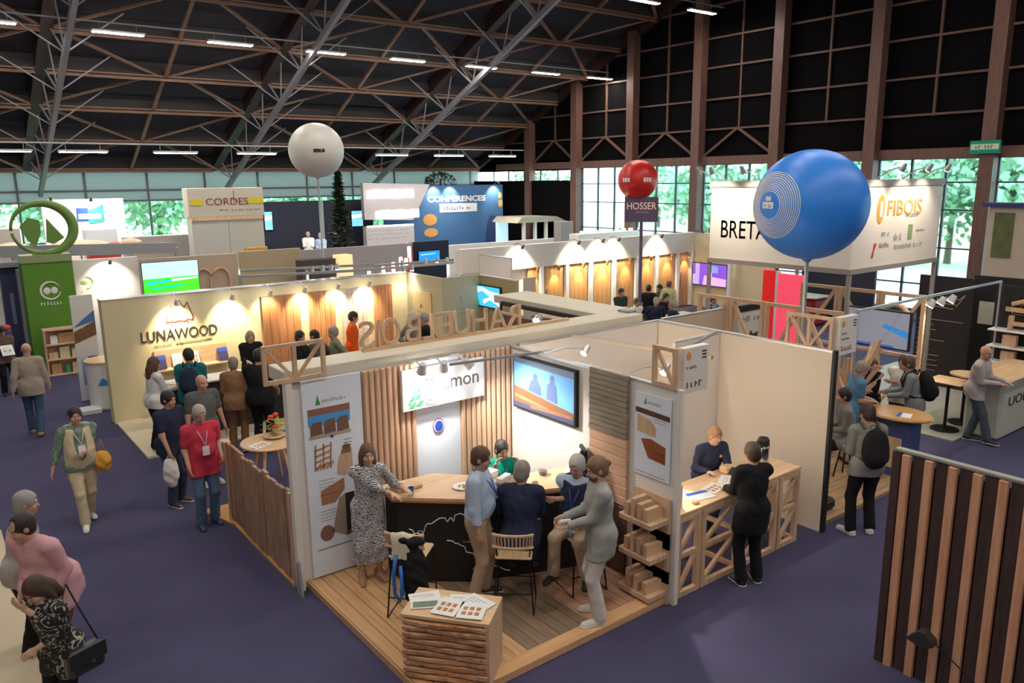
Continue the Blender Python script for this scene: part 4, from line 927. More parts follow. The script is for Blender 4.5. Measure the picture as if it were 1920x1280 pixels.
# bar stools
SQ = G(776, 1142, PZ); bar_stool(SQ.x, SQ.y, PZ, 160, 'bar stool holding a yellow cloth at the left end of the counter', .72)
bar_stool(4.78, 6.25, PZ, 175, 'bar stool with slatted wooden back under the man in the navy jacket', .66)
bar_stool(5.62, 6.1, PZ, -150, 'bar stool under the man with crossed arms', .66)
SR = math.atan2(SQ.y, SQ.x)+PI+math.radians(160)
t = thing('folded_cloth', 'pale yellow cloth draped over the backrest of the left bar stool', 'cloth', (SQ.x, SQ.y, PZ), SR); mb = MB(); prof = [(-.205, .78), (-.21, .88), (-.215, .97), (-.235, 1.02), (-.262, 1.03), (-.285, 1.0), (-.295, .93), (-.30, .84), (-.305, .755)]; nu = 9; vs = []; rnd = random.Random(3)
for off in (0, .007):
    for i in range(nu):
        for (px_, pz_) in prof:
            v_ = -.13+.25*i/(nu-1); k_ = .008*math.sin(i*1.3+pz_*9); sg = 1 if px_ > -.25 else -1; vs.append((px_+.08*(v_/.24)**2*1.2+k_+off*sg, v_+.012*math.sin(pz_*20), pz_-.03*abs(i-4)/4+off))
m_ = len(prof); fs = []
for L_ in (0, 1):
    for i in range(nu-1):
        for j_ in range(m_-1): b_ = L_*nu*m_+i*m_+j_; fs.append((b_, b_+1, b_+m_+1, b_+m_))
mb.add(vs, fs); mb.build('cloth', cloth('paleyellow', (.66, .60, .42)), t, smooth=True)
V = Vol((-.6, -.5, -.05), (.4, .4, 1.1), .012); V.ell((-.27, -.12, .70), (.05, .15, .20), None, .05); V.ell((-.30, -.14, .48), (.07, .14, .26), None, .05); V.ell((-.27, -.1, .95), (.05, .15, .05), None, .06); V.folds(.009, 7)
t = thing('hanging_jacket', 'black jacket hanging over the left bar stool', 'jacket', (SQ.x, SQ.y, PZ), SR); vol_obj(V, 'jacket', cloth('jacketblack', (.015, .015, .018)), t)
t = thing('shoulder_strap_bag', 'bright blue strap hanging from the left bar stool', 'strap', (SQ.x, SQ.y, PZ), SR); MB().tube([(-.31, .06, .80), (-.35, .08, .6), (-.36, .07, .38), (-.36, .02, .30), (-.37, -.02, .4), (-.35, 0, .7)], .02, 8).build('strap', mat('strap_blue', (.02, .16, .55), .5), t, smooth=True)

# ================= STAND B: right-hand neighbour =================
partition('beige right-hand side wall of the neighbouring stand ending at the aisle', 9.18, 5.24, 9.24, 8.19, m=mat('warm_white', (.80, .69, .56), .6, noise=.015, nscale=1))
partition('back wall of the neighbouring stand behind the television wall', 6.4, 8.2, 9.24, 8.26)
tag(rbx('black_edge_strip', M['black'], None, 9.17, 5.19, 0, 9.25, 5.235, 2.5, b=.004), 'black vertical edge strip closing the beige side wall at the aisle', 'edge strip')
tag(MB().bar((8.95, 6.9, 2.53), (7.35, 6.3, 2.53), .04, .04).build('cross_bar', M['grey']), 'grey metal bar laid diagonally on top of the neighbouring stand walls', 'bar')
tag(MB().bar((7.2, 8.0, 2.53), (7.6, 5.9, 2.53), .07, .04).build('cross_rail', mat('taupe_rail', (.36, .30, .24), .6)), 'beige rail running across the open top of the neighbouring stand', 'rail')
for k, (x, y) in enumerate(((6.5, 7.5), (6.5, 6.1))):
    track_spot('spotlight %s of the neighbouring stand, aimed at the television wall' % ('at the back', 'at the front')[k], (7.0, y, 2.46), (6.28, y-.1, 1.9), 110, (1, .88, .72), 120, body=M['alu'], glow=40, arm=(6.26, y, 2.5))
# storage wall behind the standing man
partition('inner beige partition making a small corner room in the neighbouring stand', 8.2, 7.0, 9.17, 7.05, z1=2.48, m=M['white'])
# timber counter with diagonal braces
CB = 1.02
t = thing('timber_counter', 'pale timber frame counter with diagonal braces and papers on top', 'counter', (7.5, 5.62, 0)); 
MB().rbox(-1.15, -.32, CB-.04, 1.25, .3, CB, b=.006).build('worktop', M['w_lightx'], t)
for i, (a, b) in enumerate(((-1.15, -.75), (-.72, -.02), (.02, .75), (.78, 1.22))):
    mb = MB(); P = square_frame(mb, (a, -.3, 0), Xp, Zp, (0, -1, 0), b-a, CB-.045, .06); 
    (mb.bar(P(.05, .08), P(b-a-.05, CB*.5-.02), .045, .042, (0, -1, 0)).bar(P(.03, CB*.5), P(b-a-.03, CB*.5), .05, .05, (0, -1, 0)).bar(P(.05, CB*.5+.04), P(b-a-.05, CB-.1), .045, .042, (0, -1, 0))); mb.build('front_frame', M['w_frame'], t)
mb = MB()
for a in (-1.12, -.02, 1.2): mb.bar((a, -.3, .03), (a, .28, .03), .05); mb.bar((a, .27, 0), (a, .27, CB-.05), .05); mb.bar((a, -.3, CB*.5), (a, .28, CB*.5), .05)
mb.bar((-1.1, .27, .03), (1.2, .27, .03), .05).bar((-1.1, .27, CB*.5), (1.2, .27, CB*.5), .05); mb.build('rear_frame', M['w_frame'], t)
MB().box(.78, -.28, CB*.55, 1.2, .26, CB*.55+.03).build('shelf', M['w_lightx'], t)
for x, y, rz, kd, lb in ((6.86, 5.62, .3, 0, 'large sheet of printed paper at the left of the timber counter'), (6.98, 5.5, -.2, 3, 'printed sheet with a blue band on the timber counter'), (7.28, 5.55, .15, 2, 'white brochure with red pictures near the edge of the timber counter'), (7.62, 5.6, .5, 0, 'white paper in front of the man in black on the timber counter')):
    brochure(x, y, CB+.001*kd, rz, .3, .21, lb, kd, name='paper_sheet')
for k in range(4): tag(rbx('wood_block', M['w_frame'], None, 6.42+.07*(k % 2), 5.42+.1*(k//2), CB, 6.49+.07*(k % 2), 5.5+.1*(k//2), CB+.06+.07*((k*3) % 4), b=.004), 'small pale timber block in the pile at the left end of the timber counter', 'wood block', 'timber blocks on the counter')
tag(rbx('wood_block', M['w_top'], None, 7.75, 5.72, CB, 7.95, 5.85, CB+.09, b=.02), 'rounded orange timber sample in the middle of the timber counter', 'wood block')
tag(rbx('wood_block', M['w_frame'], None, 6.72, 5.36, CB, 6.8, 5.42, CB+.04, b=.01), 'tiny wooden cube alone near the left counter edge', 'wood block')
t = thing('vacuum_flask', 'steel vacuum flask with black pump lid at the right end of the timber counter', 'flask', (8.4, 5.65, CB))
MB().lathe([(.075, 0), (.078, .02), (.078, .24), (.06, .27)], n=24).build('body', M['chrome'], t, smooth=True); MB().lathe([(.062, .265), (.075, .29), (.078, .34), (.06, .375), (.02, .385)], n=24).build('lid', M['black'], t, smooth=True)
MB().rbox(-.14, -.03, .31, .0, .03, .35, b=.01).build('spout', M['black'], t); MB().tube([(.06, 0, .3), (.12, 0, .3), (.13, 0, .2), (.075, 0, .12)], .01, 8).build('handle', M['black'], t)
t = thing('paper_cup_stack', 'stack of pale paper cups beside the vacuum flask', 'cups', (8.27, 5.68, CB)); MB().lathe([(.03, 0), (.04, .16), (.036, .16), (.028, .01)], n=16).build('cups', M['paper'], t, smooth=True)
square_sign('square white stand sign at the aisle end of the beige wall', (9.27, 5.25, 2.42), .42, .5, [(.04, .27, .14, .03), (.04, .2, .2, .03), (.05, .06, .26, .06)])
corner_frame('rough timber frame with crossing sticks beside the square sign on the beige wall', (9.22, 5.95, 2.46), (0, -1, 0), .68, .46)

# ================= STAND C: behind, with the mirrored letters =================
t = thing('plywood_floor', 'orange plywood floor of the stand behind the wooden fence', 'floor', (0, 0, 0)); MB().box(3.05, 8.3, 0, 9.2, 11.2, .03).prism([(3.05, 10.45), (3.05, 11.2), (2.82, 11.2)], (0, 0, 0), Xp, Yp, (0, 0, .03)).build('boards', wood('orange_ply', (.55, .27, .08), (.66, .36, .13), 0, 1.5, 8), t)
tag(rbx('roof_beam', M['beam'], None, 3.1, 8.27, 2.46, 8.9, 8.75, 2.62, b=.01), 'wide cream beam crossing above the back wall of the corner stand', 'beam')
tag(rbx('roof_beam', M['beam'], None, 8.45, 8.76, 2.46, 9.25, 11.6, 2.60, b=.01), 'wide cream beam running back from the end of the letter beam', 'beam')
tag(rbx('black_gutter', M['black'], None, 8.38, 8.9, 2.45, 8.44, 11.3, 2.52, b=.004), 'black strip along the inner side of the rear cream beam', 'strip')
tag(rbx('flat_speaker', M['grey'], None, 8.75, 8.45, 2.62, 8.95, 8.68, 2.66, b=.01), 'flat grey plate lying on the corner of the cream beams', 'plate')
t = thing('letter_sign', 'cut-out pale wooden letters RAHUEL BOIS seen from behind on a rail', 'sign', (5.5, 8.62, 2.62))
MB().box(-1.25, -.03, 0, 2.15, .03, .04).build('rail', M['w_lightx'], t)
for ch, pa, pb, yt, yb_ in (('R', 951, 976, 571, 619), ('A', 917, 950, 575, 621), ('H', 885, 914, 578, 624), ('U', 852, 881, 580, 627), ('E', 818, 848, 584, 631), ('L', 792, 814, 588, 633), ('B', 761, 789, 591, 637), ('O', 716, 751, 594, 646), ('I', 708, 713, 598, 647), ('S', 674, 703, 601, 649)):
    a, b = OY(pa, yb_, 8.62).x-5.5, OY(pb, yb_, 8.62).x-5.5; h_ = OY((pa+pb)/2, yt, 8.62).z-2.66
    text(ch, .4, ((a+b)/2, 0, .04+h_/2-.005), Xp, Zp, M['w_frame'], t, name='letter', ext=.018, wid=b-a, hgt=h_, mirror=True)
# rough bark fence
t = thing('bark_board_fence', 'fence of rough brown waney boards beside the left aisle', 'fence', (3.08, 9.4, 0)); rnd = random.Random(2)
for k in range(15):
    y0 = -1.12+k*.15; ex = rnd.uniform(-.012, .012); zt = 1.18+rnd.uniform(-.02, .03)
    MB().rbox(-.025+ex, y0, .04+rnd.uniform(0, .03), .02+ex, y0+.15, zt, b=.01).build('board', wood('bark_board', (.27, .15, .09), (.50, .32, .21), 2, 3, 8), t)
MB().box(.02, -1.12, .1, .05, 1.13, .18).build('rail', M['w_lighty'], t); MB().box(.02, -1.12, 1.0, .05, 1.13, 1.08).build('rail', M['w_lighty'], t)
MB().box(-.04, 1.13, .03, .05, 1.19, 1.2).build('end_post', M['w_frame'], t); MB().box(-.04, -1.16, .03, .05, -1.12, 1.2).build('end_post', M['w_frame'], t)
# round table with brochures and food behind the post
RT = G(506, 826, .74); t = thing('round_table', 'round pale wood table on splayed legs behind the bark fence', 'table', (RT.x, RT.y, .03))
MB().lathe([(.001, .68), (.44, .68), (.45, .695), (.44, .71), (.001, .71)], n=36).build('table_top', M['w_top'], t)
for k in range(4): a = PI/4+k*PI/2; MB().tube([(.18*math.cos(a), .18*math.sin(a), .68), (.34*math.cos(a), .34*math.sin(a), 0)], [.03, .018], 10).build('leg', M['w_top'], t)
brochure(RT.x-.2, RT.y-.12, .742, .4, .3, .22, 'orange-pink brochure lying on the round wooden table', 2)
t = thing('flower_arrangement', 'arrangement of yellow leaves and red peppers standing on the round table', 'centrepiece', (RT.x+.12, RT.y+.12, .74))
MB().lathe([(.12, 0), (.18, .04), (.17, .05), (.001, .03)], n=20).build('bowl', M['w_frame'], t)
mb = MB(); rnd = random.Random(4)
for k in range(34):
    a = rnd.uniform(0, 2*PI); r = rnd.uniform(.02, .16); z = rnd.uniform(.05, .3); d = Vector((math.cos(a+.5), math.sin(a+.5), rnd.uniform(-.3, .5)))*.07; c = Vector((math.cos(a)*r, math.sin(a)*r, z)); e = d.cross(Zp).normalized()*.03; mb.add([c-d, c-e+Vector((0, 0, .01)), c+d, c+e], [(0, 1, 2, 3)])
mb.build('leaves', mat('leaf_yellow', (.45, .42, .05), .6), t)
for k, (x, y, z) in enumerate(((.05, .02, .36), (-.05, -.03, .35), (.0, -.1, .2))): MB().ball((x, y, z), (.05, .04, .035), 7).build('pepper', M['red'], t, smooth=True)
partition('dark timber rear wall seen through the wooden letters', 8.3, 8.9, 8.36, 11.2, z1=2.35, m=M['w_dark'])
t = thing('display_cabinet', 'low orange-brown timber boxes under the rear cream beam', 'box', (9.3, 10.0, 0)); MB().rbox(-.3, -1.1, 0, .5, 1.2, 2.2, b=.02).build('box_body', M['w_light'], t)
track_spot('round glowing lamp shining between the wooden letters', (7.9, 9.6, 2.5), (7.2, 9.4, 2.0), 30, (1, .85, .65), 100, glow=60, r=.07, arm=(8.32, 9.6, 2.34))
# ================= helpers for the middle distance =================
def ybox(px0, py0, px1, py1, Y, d=.1, zb=None):
    """extent of an upright slab facing the aisle (plane Y) that is seen between those pixels"""
    ym = (py0+py1)/2; a = OY(px0, ym, Y).x; b = OY(px1, ym, Y).x; xm = (px0+px1)/2
    z1 = OY(xm, py0, Y).z; z0 = OY(xm, py1, Y).z if zb is None else zb
    return a, b, z0, z1
def slabY(name, label, cat, px0, py0, px1, py1, Y, m, d=.1, zb=None, part='panel', group=None):
    a, b, z0, z1 = ybox(px0, py0, px1, py1, Y, d, zb); t = thing(name, label, cat, ((a+b)/2, Y, z0), group=group); w_ = (b-a)/2; h = z1-z0
    MB().rbox(-w_, 0, 0, w_, d, h, b=.008).build(part, m, t); t['_w'] = w_; t['_h'] = h; return t, w_, h
def slabX(name, label, cat, px0, py0, px1, py1, X, m, d=.1, zb=None, part='panel'):
    pm = (py0+py1)/2; a = OX(px0, pm, X).y; b = OX(px1, pm, X).y; xm = (px0+px1)/2; z1 = OX(xm, py0, X).z; z0 = OX(xm, py1, X).z if zb is None else zb
    t = thing(name, label, cat, (X, (a+b)/2, z0)); w_ = (a-b)/2; h = z1-z0
    MB().rbox(0, -w_, 0, d, w_, h, b=.008).build(part, m, t); return t, w_, h
def clean(t):
    for k in ('_w', '_h'):
        if k in t: del t[k]

# ================= LUNAWOOD stand =================
YL = 16.65
t = thing('cream_floor', 'cream floor of the stand with the crown logo wall', 'floor', (0, 0, 0)); MB().box(2.76, 14.1, 0, 10.5, YL, .04).build('boards', M['creamfloor'], t)
partition('long cream wall with the crown logo and warm wood panels', 2.74, YL, 9.5, YL+.33, m=M['cream'])
t = thing('wall_logo', 'thin dark lettering LUNAWOOD with crown outline on the cream wall', 'sign', (4.13, YL-.01, 1.68))
text('LUNAWOOD', .3, (0, -.006, 0), Xp, Zp, M['ink'], t, wid=1.5, hgt=.22)
crown = [(-.2, .3), (-.24, .27), (-.2, .5), (-.12, .62), (-.08, .53), (.03, .72), (.12, .55), (.19, .66), (.28, .35), (.26, .28), (.18, .31), (.1, .27), (.02, .3), (-.08, .27), (-.14, .3), (-.2, .27)]
mb = MB()
for a, b in zip(crown, crown[1:]+crown[:1]): mb.bar((a[0], -.006, a[1]-.03), (b[0], -.006, b[1]-.03), .016, .008, (0, 1, 0))
for x in (-.14, .02, .17): mb.bar((x, -.006, .27), (x, -.006, .2), .016, .008, (0, 1, 0))
mb.build('crown_outline', M['inkbrown'], t)
mb = MB().box(-.1, -.006, -.2, .62, 0, -.192); scribble(mb, (-.55, -.004, -.24), Xp, Zp, .6, .05, 18); mb.box(.5, -.006, -.18, .65, 0, -.172); mb.build('underline', M['ink'], t)
t = thing('brochure_shelf', 'pale wooden brochure shelf mounted on the cream logo wall', 'shelf', (4.3, YL-.22, .96)); MB().prism([(0, 0), (.22, 0), (.22, .42), (.17, .42), (.15, .05), (0, .03)], (-.72, 0, 0), (0, 1, 0), (0, 0, 1), (1.45, 0, 0)).build('shelf_body', M['w_lightx'], t)
for k, x in enumerate((-.62, -.3, .03, .62)):
    kd = (3, 0, 2, 3)[k]; b_ = brochure(4.3+x, YL-.12, 1.02, 0, .2, .28, ('navy brochure at the left end of the shelf on the logo wall', 'white brochure second on the logo wall shelf', 'white brochure with red print in the middle of the logo wall shelf', 'navy brochure at the right end of the logo wall shelf')[k], kd); b_.rotation_euler = (1.2, 0, 0); b_.location.z = 1.15
    if kd == 3: b_.children[0].data.materials[0] = M['blue'] if False else mat('navy_cover', (.04, .04, .16), .5)
t = thing('reception_counter', 'counter with black cloth front and white top before the logo wall', 'counter', (4.3, 15.0, .04)); MB().rbox(-1.0, -.22, 0, 1.3, .25, .98, b=.02).build('black_front', M['black'], t); MB().rbox(-1.05, -.26, .98, 1.35, .3, 1.02, b=.008).build('counter_top', M['wink'], t)
MB().box(.1, -.225, .55, .9, -.22, .56).build('white_line', M['wink'], t)
for k, x in enumerate((3.5, 3.75, 4.05, 4.9, 5.2)): brochure(x, 14.98, 1.06, k*.4, .2, .28, ('stack of leaflets at the left end of the black fronted counter', 'leaflets second from the left on the black fronted counter', 'leaflets in the middle of the black fronted counter', 'wood sample card near the right of the black fronted counter', 'wood sample card at the right end of the black fronted counter')[k], (0, 2, 0, 2, 3)[k])
for k, (p0, p1, m) in enumerate(((491, 563, 'w_warm'), (579, 628, 'w_warm'), (641, 688, None), (701, 735, 'w_warm'))):
    a, b = OY(p0, 600, YL).x, OY(p1, 600, YL).x
    t = thing('wood_cladding', ('wide warm brown wood panel nearest the crown logo', 'warm brown wood panel second from the crown logo', 'grey whitewashed wood panel between the warm brown ones', 'short warm brown wood panel at the right end of the cream wall')[k], 'wood panel', ((a+b)/2, YL-.04, .06)); h = 2.2
    n_ = 5; w_ = (b-a)/n_; mb = MB()
    for j in range(n_): mb.rbox(-(b-a)/2+j*w_, -.03, 0, -(b-a)/2+(j+1)*w_-.006, .03, h, b=.005)
    mb.build('boards', M[m] if m else wood('grey_board', (.40, .34, .30), (.52, .46, .42), 0, 2, 10), t)
for k, (px, pz) in enumerate(((331, 572), (435, 556), (507, 552), (571, 545), (634, 543), (692, 540))):
    q = OY(px, pz, YL-.35); nm = ('over the crown logo', 'right of the crown logo', 'over the first wood panel', 'between the first two wood panels', 'left of the grey wood panel', 'right of the grey wood panel')[k]
    track_spot('small arm spotlight %s' % nm, (q.x, YL-.40, 2.40), (q.x, YL, 1.85), 60 if k != 2 else 20, (1, .78, .5), 95, body=M['wink'], arm=(q.x, YL, 2.52), glow=60)
# cream corner room
t = thing('corner_room', 'small cream room with doors at the right end of the logo wall', 'booth room', (9.5, 15.05, 0))
MB().box(0, 0, 0, 1.05, .06, 2.5).box(0, .06, 0, .06, 1.6, 2.5).build('walls', mat('olive_cream', (.47, .46, .32), .7), t)
MB().box(-.03, .45, .03, 0, 1.3, 2.1).build('door', mat('door_yellow', (.62, .50, .26), .6), t, label='yellowish door')
mb = MB(); scribble(mb, (-.035, 1.1, 1.6), (0, -1, 0), Zp, .4, .04, 10); mb.tube([(-.035, .95, 1.68), (-.035, .9, 1.8), (-.035, .82, 1.72)], .008, 5); mb.build('door_mark', M['inkbrown'], t)
mb = MB(); scribble(mb, (.35, -.002, 1.72), Xp, Zp, .4, .04, 9); scribble(mb, (.42, -.002, 1.62), Xp, Zp, .26, .04, 6); mb.box(.5, -.004, 1.9, .51, 0, 2.05).box(.5, -.004, 1.9, .6, 0, 1.91); mb.build('front_mark', M['inkgrey'], t)
track_spot('bright ceiling light inside the small cream room', (10.1, 15.8, 2.3), (10.1, 15.8, 0), 120, (1, .9, .75), 150, glow=60, arm=(10.5, 15.8, 2.45))
partition('olive wall with a blue landscape screen right of the small cream room', 10.55, 13.6, 10.61, 15.1, m=mat('olive_wall', (.42, .37, .20), .7))
q = OX(914, 556, 10.5); screen('small screen with a blue and white mountain picture on the olive wall', q, (0, -1, 0), (0, 0, 1), 1.0, .52, glow=.9, base=(.05, .42, .75), pic=[([(0, .6), (.3, .75), (.7, .4), (1, .5), (1, .75), (.6, .8), (.3, .95), (0, .9)], (.5, .75, .9)), ([(0, 0), (.2, 0), (.1, .35), (0, .4)], (.0, .25, .2)), ([(.35, .1), (.6, .35), (1, .1), (1, .35), (.6, .5), (.3, .3)], (.6, .75, .95))])
# ================= plain white partition and warm panel stand =================
partition('tall plain white partition left of the wood panel stand', 13.2, 17.3, 13.28, 20.1, z1=2.55)
YH = 18.9; HT = 2.72
t = thing('display_wall', 'long white header wall above a row of lit wood doors', 'wall', (17.8, YH, 0)); MB().box(-5.2, .05, 0, 5.1, .15, HT).build('wall_panel', M['white'], t); MB().box(-5.2, -.1, 2.0, 5.1, .05, HT).build('header', M['white'], t)
xs_ = [OY(p, 540, YH).x for p in (982, 1013, 1060, 1105, 1148, 1190, 1227, 1266, 1302)]
xs_[-1] = 22.8
for k in range(8):
    a, b = xs_[k]+.14, xs_[k+1]-.14
    t = thing('door_panel', 'tall lit wood door panel with a slim white post beside it under the white header', 'door panel', ((a+b)/2, YH-.03, .03), group='lit wood door panels under the white header'); n_ = 4; w_ = (b-a)/n_; mb = MB()
    for j in range(n_): mb.rbox(-(b-a)/2+j*w_, -.03, 0, -(b-a)/2+(j+1)*w_-.006, .03, 1.96, b=.005)
    mb.build('boards', M['w_amber'], t); MB().rbox((b-a)/2+.06, -.1, 0, (b-a)/2+.2, .03, 1.97, b=.008).build('post', M['bluewhite'], t)
    if k % 3 == 1: MB().box(-(b-a)/2+.08, -.07, .95, -(b-a)/2+.11, -.03, 1.25).build('door_handle', M['alu'], t)
    track_spot('small downlight on a brown bracket at the top of a lit wood door panel', ((a+b)/2, YH-.3, 1.95), ((a+b)/2, YH-.02, 1.2), 22, (1, .62, .2), 75, group='downlights on the wood door panels', body=M['w_edge'], arm=((a+b)/2, YH-.06, 2.0), glow=50)
for k, px in enumerate((965, 1070, 1115, 1145, 1225, 1300)):
    x = OY(px, 455, YH).x; track_spot('wide spotlight on a curved arm washing the white header wall', (x, YH-.42, 2.72), (x, YH-.1, 2.35), 150, (1, .8, .5), 120, group='spotlights washing the white header wall', body=M['w_dark'], arm=(x, YH+.05, 2.74), glow=60)
clean(slabY('poster_board', 'pale pink poster board with small writing in front of the leftmost wood door', 'poster', 982, 520, 1005, 562, 18.2, mat('poster_pink', (.66, .52, .44), .6), .04, zb=0)[0])
partition('cream wall closing the right end of the wood panel stand with the violet screen', 22.9, 15.4, 22.98, 18.9, z1=2.7, m=mat('cream_warm', (.70, .62, .42), .6))
q = OX(1330, 515, 22.8); screen('screen showing a violet interior picture on the cream wall', q, (0, -1, 0), (0, 0, 1), 1.55, .82, glow=.9, base=(.16, .06, .5), pic=[([(0, 0), (.2, 0), (.2, 1), (.08, 1), (.08, .5), (0, .45)], (.35, .28, .6)), ([(.3, 0), (1, 0), (1, .35), (.35, .45)], (.55, .33, .6)), ([(.45, .6), (.75, .6), (.75, .9), (.45, .95)], (.18, .25, .7)), ([(.48, .4), (.58, .4), (.58, .6), (.48, .6)], (.6, .45, .75))])
t = thing('corner_post', 'pale grey post right of the violet screen', 'post', (*OX(1367, 540, 22.6).xy, 0)); MB().box(-.06, -.06, 0, .06, .06, 2.4).build('post', M['bluewhite'], t)
for k, (px, py, s_) in enumerate(((1275, 590, 1.2), (1150, 603, 1.6))):
    q = G(px, py, .74); t = thing('meeting_table', ('cream meeting table at the right of the seated group', 'long grey table edge in front of the seated group')[k], 'table', (q.x, q.y, 0)); MB().rbox(-s_/2, -.4, .70, s_/2, .4, .74, b=.01).build('table_top', (M['cream'], M['grey'])[k], t)
    for a in (-1, 1):
        for b in (-1, 1): MB().tube([(a*(s_/2-.08), b*.32, .7), (a*(s_/2-.05), b*.34, 0)], .02, 6).build('leg', M['alu'], t)
# dark stand with red desk, right of it
partition('dark blue-black booth wall behind the red desk', 24.3, 12.6, 24.4, 15.2, z1=2.6, m=mat('blueblack', (.012, .016, .035), .6))
t = thing('red_desk', 'dark red rounded desk with pale top in front of the dark booth wall', 'desk', (22.6, 14.3, 0)); MB().rbox(-.4, -.9, 0, .4, .8, .9, b=.1).build('desk_body', mat('desk_red', (.28, .01, .02), .4), t); MB().rbox(-.45, -.95, .9, .45, .85, .96, b=.02).build('desk_top', mat('desk_sage', (.5, .52, .42), .5), t)
q = OX(1425, 520, 23.5); t = thing('office_chair', 'dark padded office chair at the right of the dark booth', 'chair', (23.3, q.y, 0)); MB().rbox(-.25, -.25, .42, .25, .25, .52, b=.05).build('seat', M['black'], t); MB().rbox(.2, -.26, .55, .32, .26, 1.3, b=.06).build('backrest', mat('charcoal', (.05, .055, .07), .7), t); MB().tube([(0, 0, .42), (0, 0, .05)], .03, 8).tube([(-.25, 0, .05), (.25, 0, .05)], .02, 6).tube([(0, -.25, .05), (0, .25, .05)], .02, 6).build('base', M['blackmetal'], t)
# ================= STAND D: frames, sign box, balloon =================
t = thing('wooden_floor', 'pale laminate floor of the timber frame stand on the right', 'floor', (0, 0, 0)); MB().box(9.26, 5.3, 0, 12.5, 9.0, .06).build('boards', wood('laminate', (.42, .26, .14), (.55, .36, .20), 0, 1.5, 10, plank=.2, paxis=1), t)
SX, SY = 13.13, 7.28
t = thing('hanging_sign_box', 'large cream sign box on slim posts reading BRETAGNE and FIBOIS', 'sign', (SX, SY, 0)); zb, zt = 2.97, 4.62
MB().box(0, .002, zb+.08, .05, 3.1, zt-.12).build('left_face', M['white'], t); MB().box(.052, -.0, zb+.08, 3.25, .05, zt-.12).build('right_face', M['white'], t)
mb = MB()
for z0, z1 in ((zb, zb+.09), (zt-.12, zt)): mb.box(-.03, -.03, z0, .08, 3.13, z1); mb.box(.081, -.03, z0, 3.28, .08, z1)
mb.build('frame', mat('taupe_metal', (.30, .27, .25), .5), t)
for x, y in ((.02, .02), (3.25, .02), (.02, 3.1), (3.25, 3.1)): MB().rbox(x-.035, y-.035, 0, x+.035, y+.035, zb-.001, b=.006).build('post', mat('taupe_metal', None), t)
xx = -.004; 
Lg = text('BRETAGNE', .42, (0, 0, 0), (0, -1, 0), Zp, M['ink'], t, ext=.006); 
yl = lambda px, py: OX(px, py, SX).y-SY
me = Lg.data; cx0 = yl(1352, 433); cx1 = yl(1404, 433); sc_ = (cx0-cx1)
vx = [v.co for v in me.vertices]; ymx = max(v.y for v in vx); tot = ymx-min(v.y for v in vx)
for v in me.vertices: v.co.y = cx0-(ymx-v.co.y)/tot*(sc_*8/2.9); v.co.z = (v.co.z)*.36/.3+(OX(1380, 430, SX).z); v.co.x = xx
def xr(px, py): q = OY(px, py, SY); return q.x-SX, q.z
yy = -.005
c0 = xr(1651, 392); MB().prism([(c0[0]+.13*math.cos(a), c0[1]+.26*math.sin(a)) for a in np.linspace(0, 2*PI, 28)[:-1]], (0, yy, 0), Xp, Zp, (0, -.004, 0)).build('orange_oval', M['orange'], t)
MB().box(c0[0]-.02, yy-.006, c0[1]-.14, c0[0]+.07, yy-.004, c0[1]+.14).build('oval_house', M['paper'], t)
c1 = xr(1697, 388); text('FIBOIS', .3, (c1[0], yy, c1[1]), Xp, Zp, M['orange'], t, wid=xr(1729, 388)[0]-xr(1666, 388)[0], hgt=.28)
mb = MB(); q = xr(1698, 404); scribble(mb, (q[0], yy, q[1]-.03), Xp, Zp, .5, .08, 8); q = xr(1652, 444); scribble(mb, (q[0], yy, q[1]), Xp, Zp, .3, .1, 6); q = xr(1675, 446); scribble(mb, (q[0], yy, q[1]-.05), Xp, Zp, .3, .14, 6); q = xr(1717, 434); scribble(mb, (q[0], yy, q[1]), Xp, Zp, .35, .05, 9); q = xr(1673, 468); scribble(mb, (q[0], yy, q[1]), Xp, Zp, 1.15, .1, 22); mb.build('small_lettering', M['inkgrey'], t)
mb = MB(); q = xr(1648, 465); scribble(mb, (q[0], yy, q[1]), Xp, Zp, .35, .1, 7); mb.build('black_lettering', M['ink'], t)
q = xr(1637, 471); MB().prism([(-.08, -.12), (0, -.12), (.02, 0), (.1, .14), (0, .14), (-.02, .02)], (q[0], yy, q[1]), Xp, Zp, (0, -.003, 0)).build('red_mark', M['red'], t)
q = xr(1706, 434); MB().box(q[0]-.08, yy-.003, q[1]-.14, q[0]+.08, yy, q[1]+.14).build('green_mark', mat('sage_mark', (.25, .36, .16), .6), t)
for k, (px, py) in enumerate(((1338, 335), (1362, 325), (1420, 325))): 
    q = OX(px, 345, SX); track_spot(('first arm lamp over the BRETAGNE face', 'middle arm lamp over the BRETAGNE face', 'arm lamp over the BRETAGNE face nearest the blue balloon')[k], (SX-.5, q.y, zt+.22), (SX, q.y, zt-.6), 22, (1, .85, .66), 100, arm=(SX, q.y, zt), body=M['alu'], glow=25)
for k, px in enumerate((1640, 1690, 1725)): 
    q = OY(px, 345, SY); track_spot(('lamp over the FIBOIS face nearest the blue balloon', 'middle arm lamp over the FIBOIS face', 'arm lamp at the right end of the FIBOIS face')[k], (q.x, SY-.5, zt+.22), (q.x, SY, zt-.6), 22, (1, .85, .66), 100, arm=(q.x, SY, zt), body=M['alu'], glow=25)
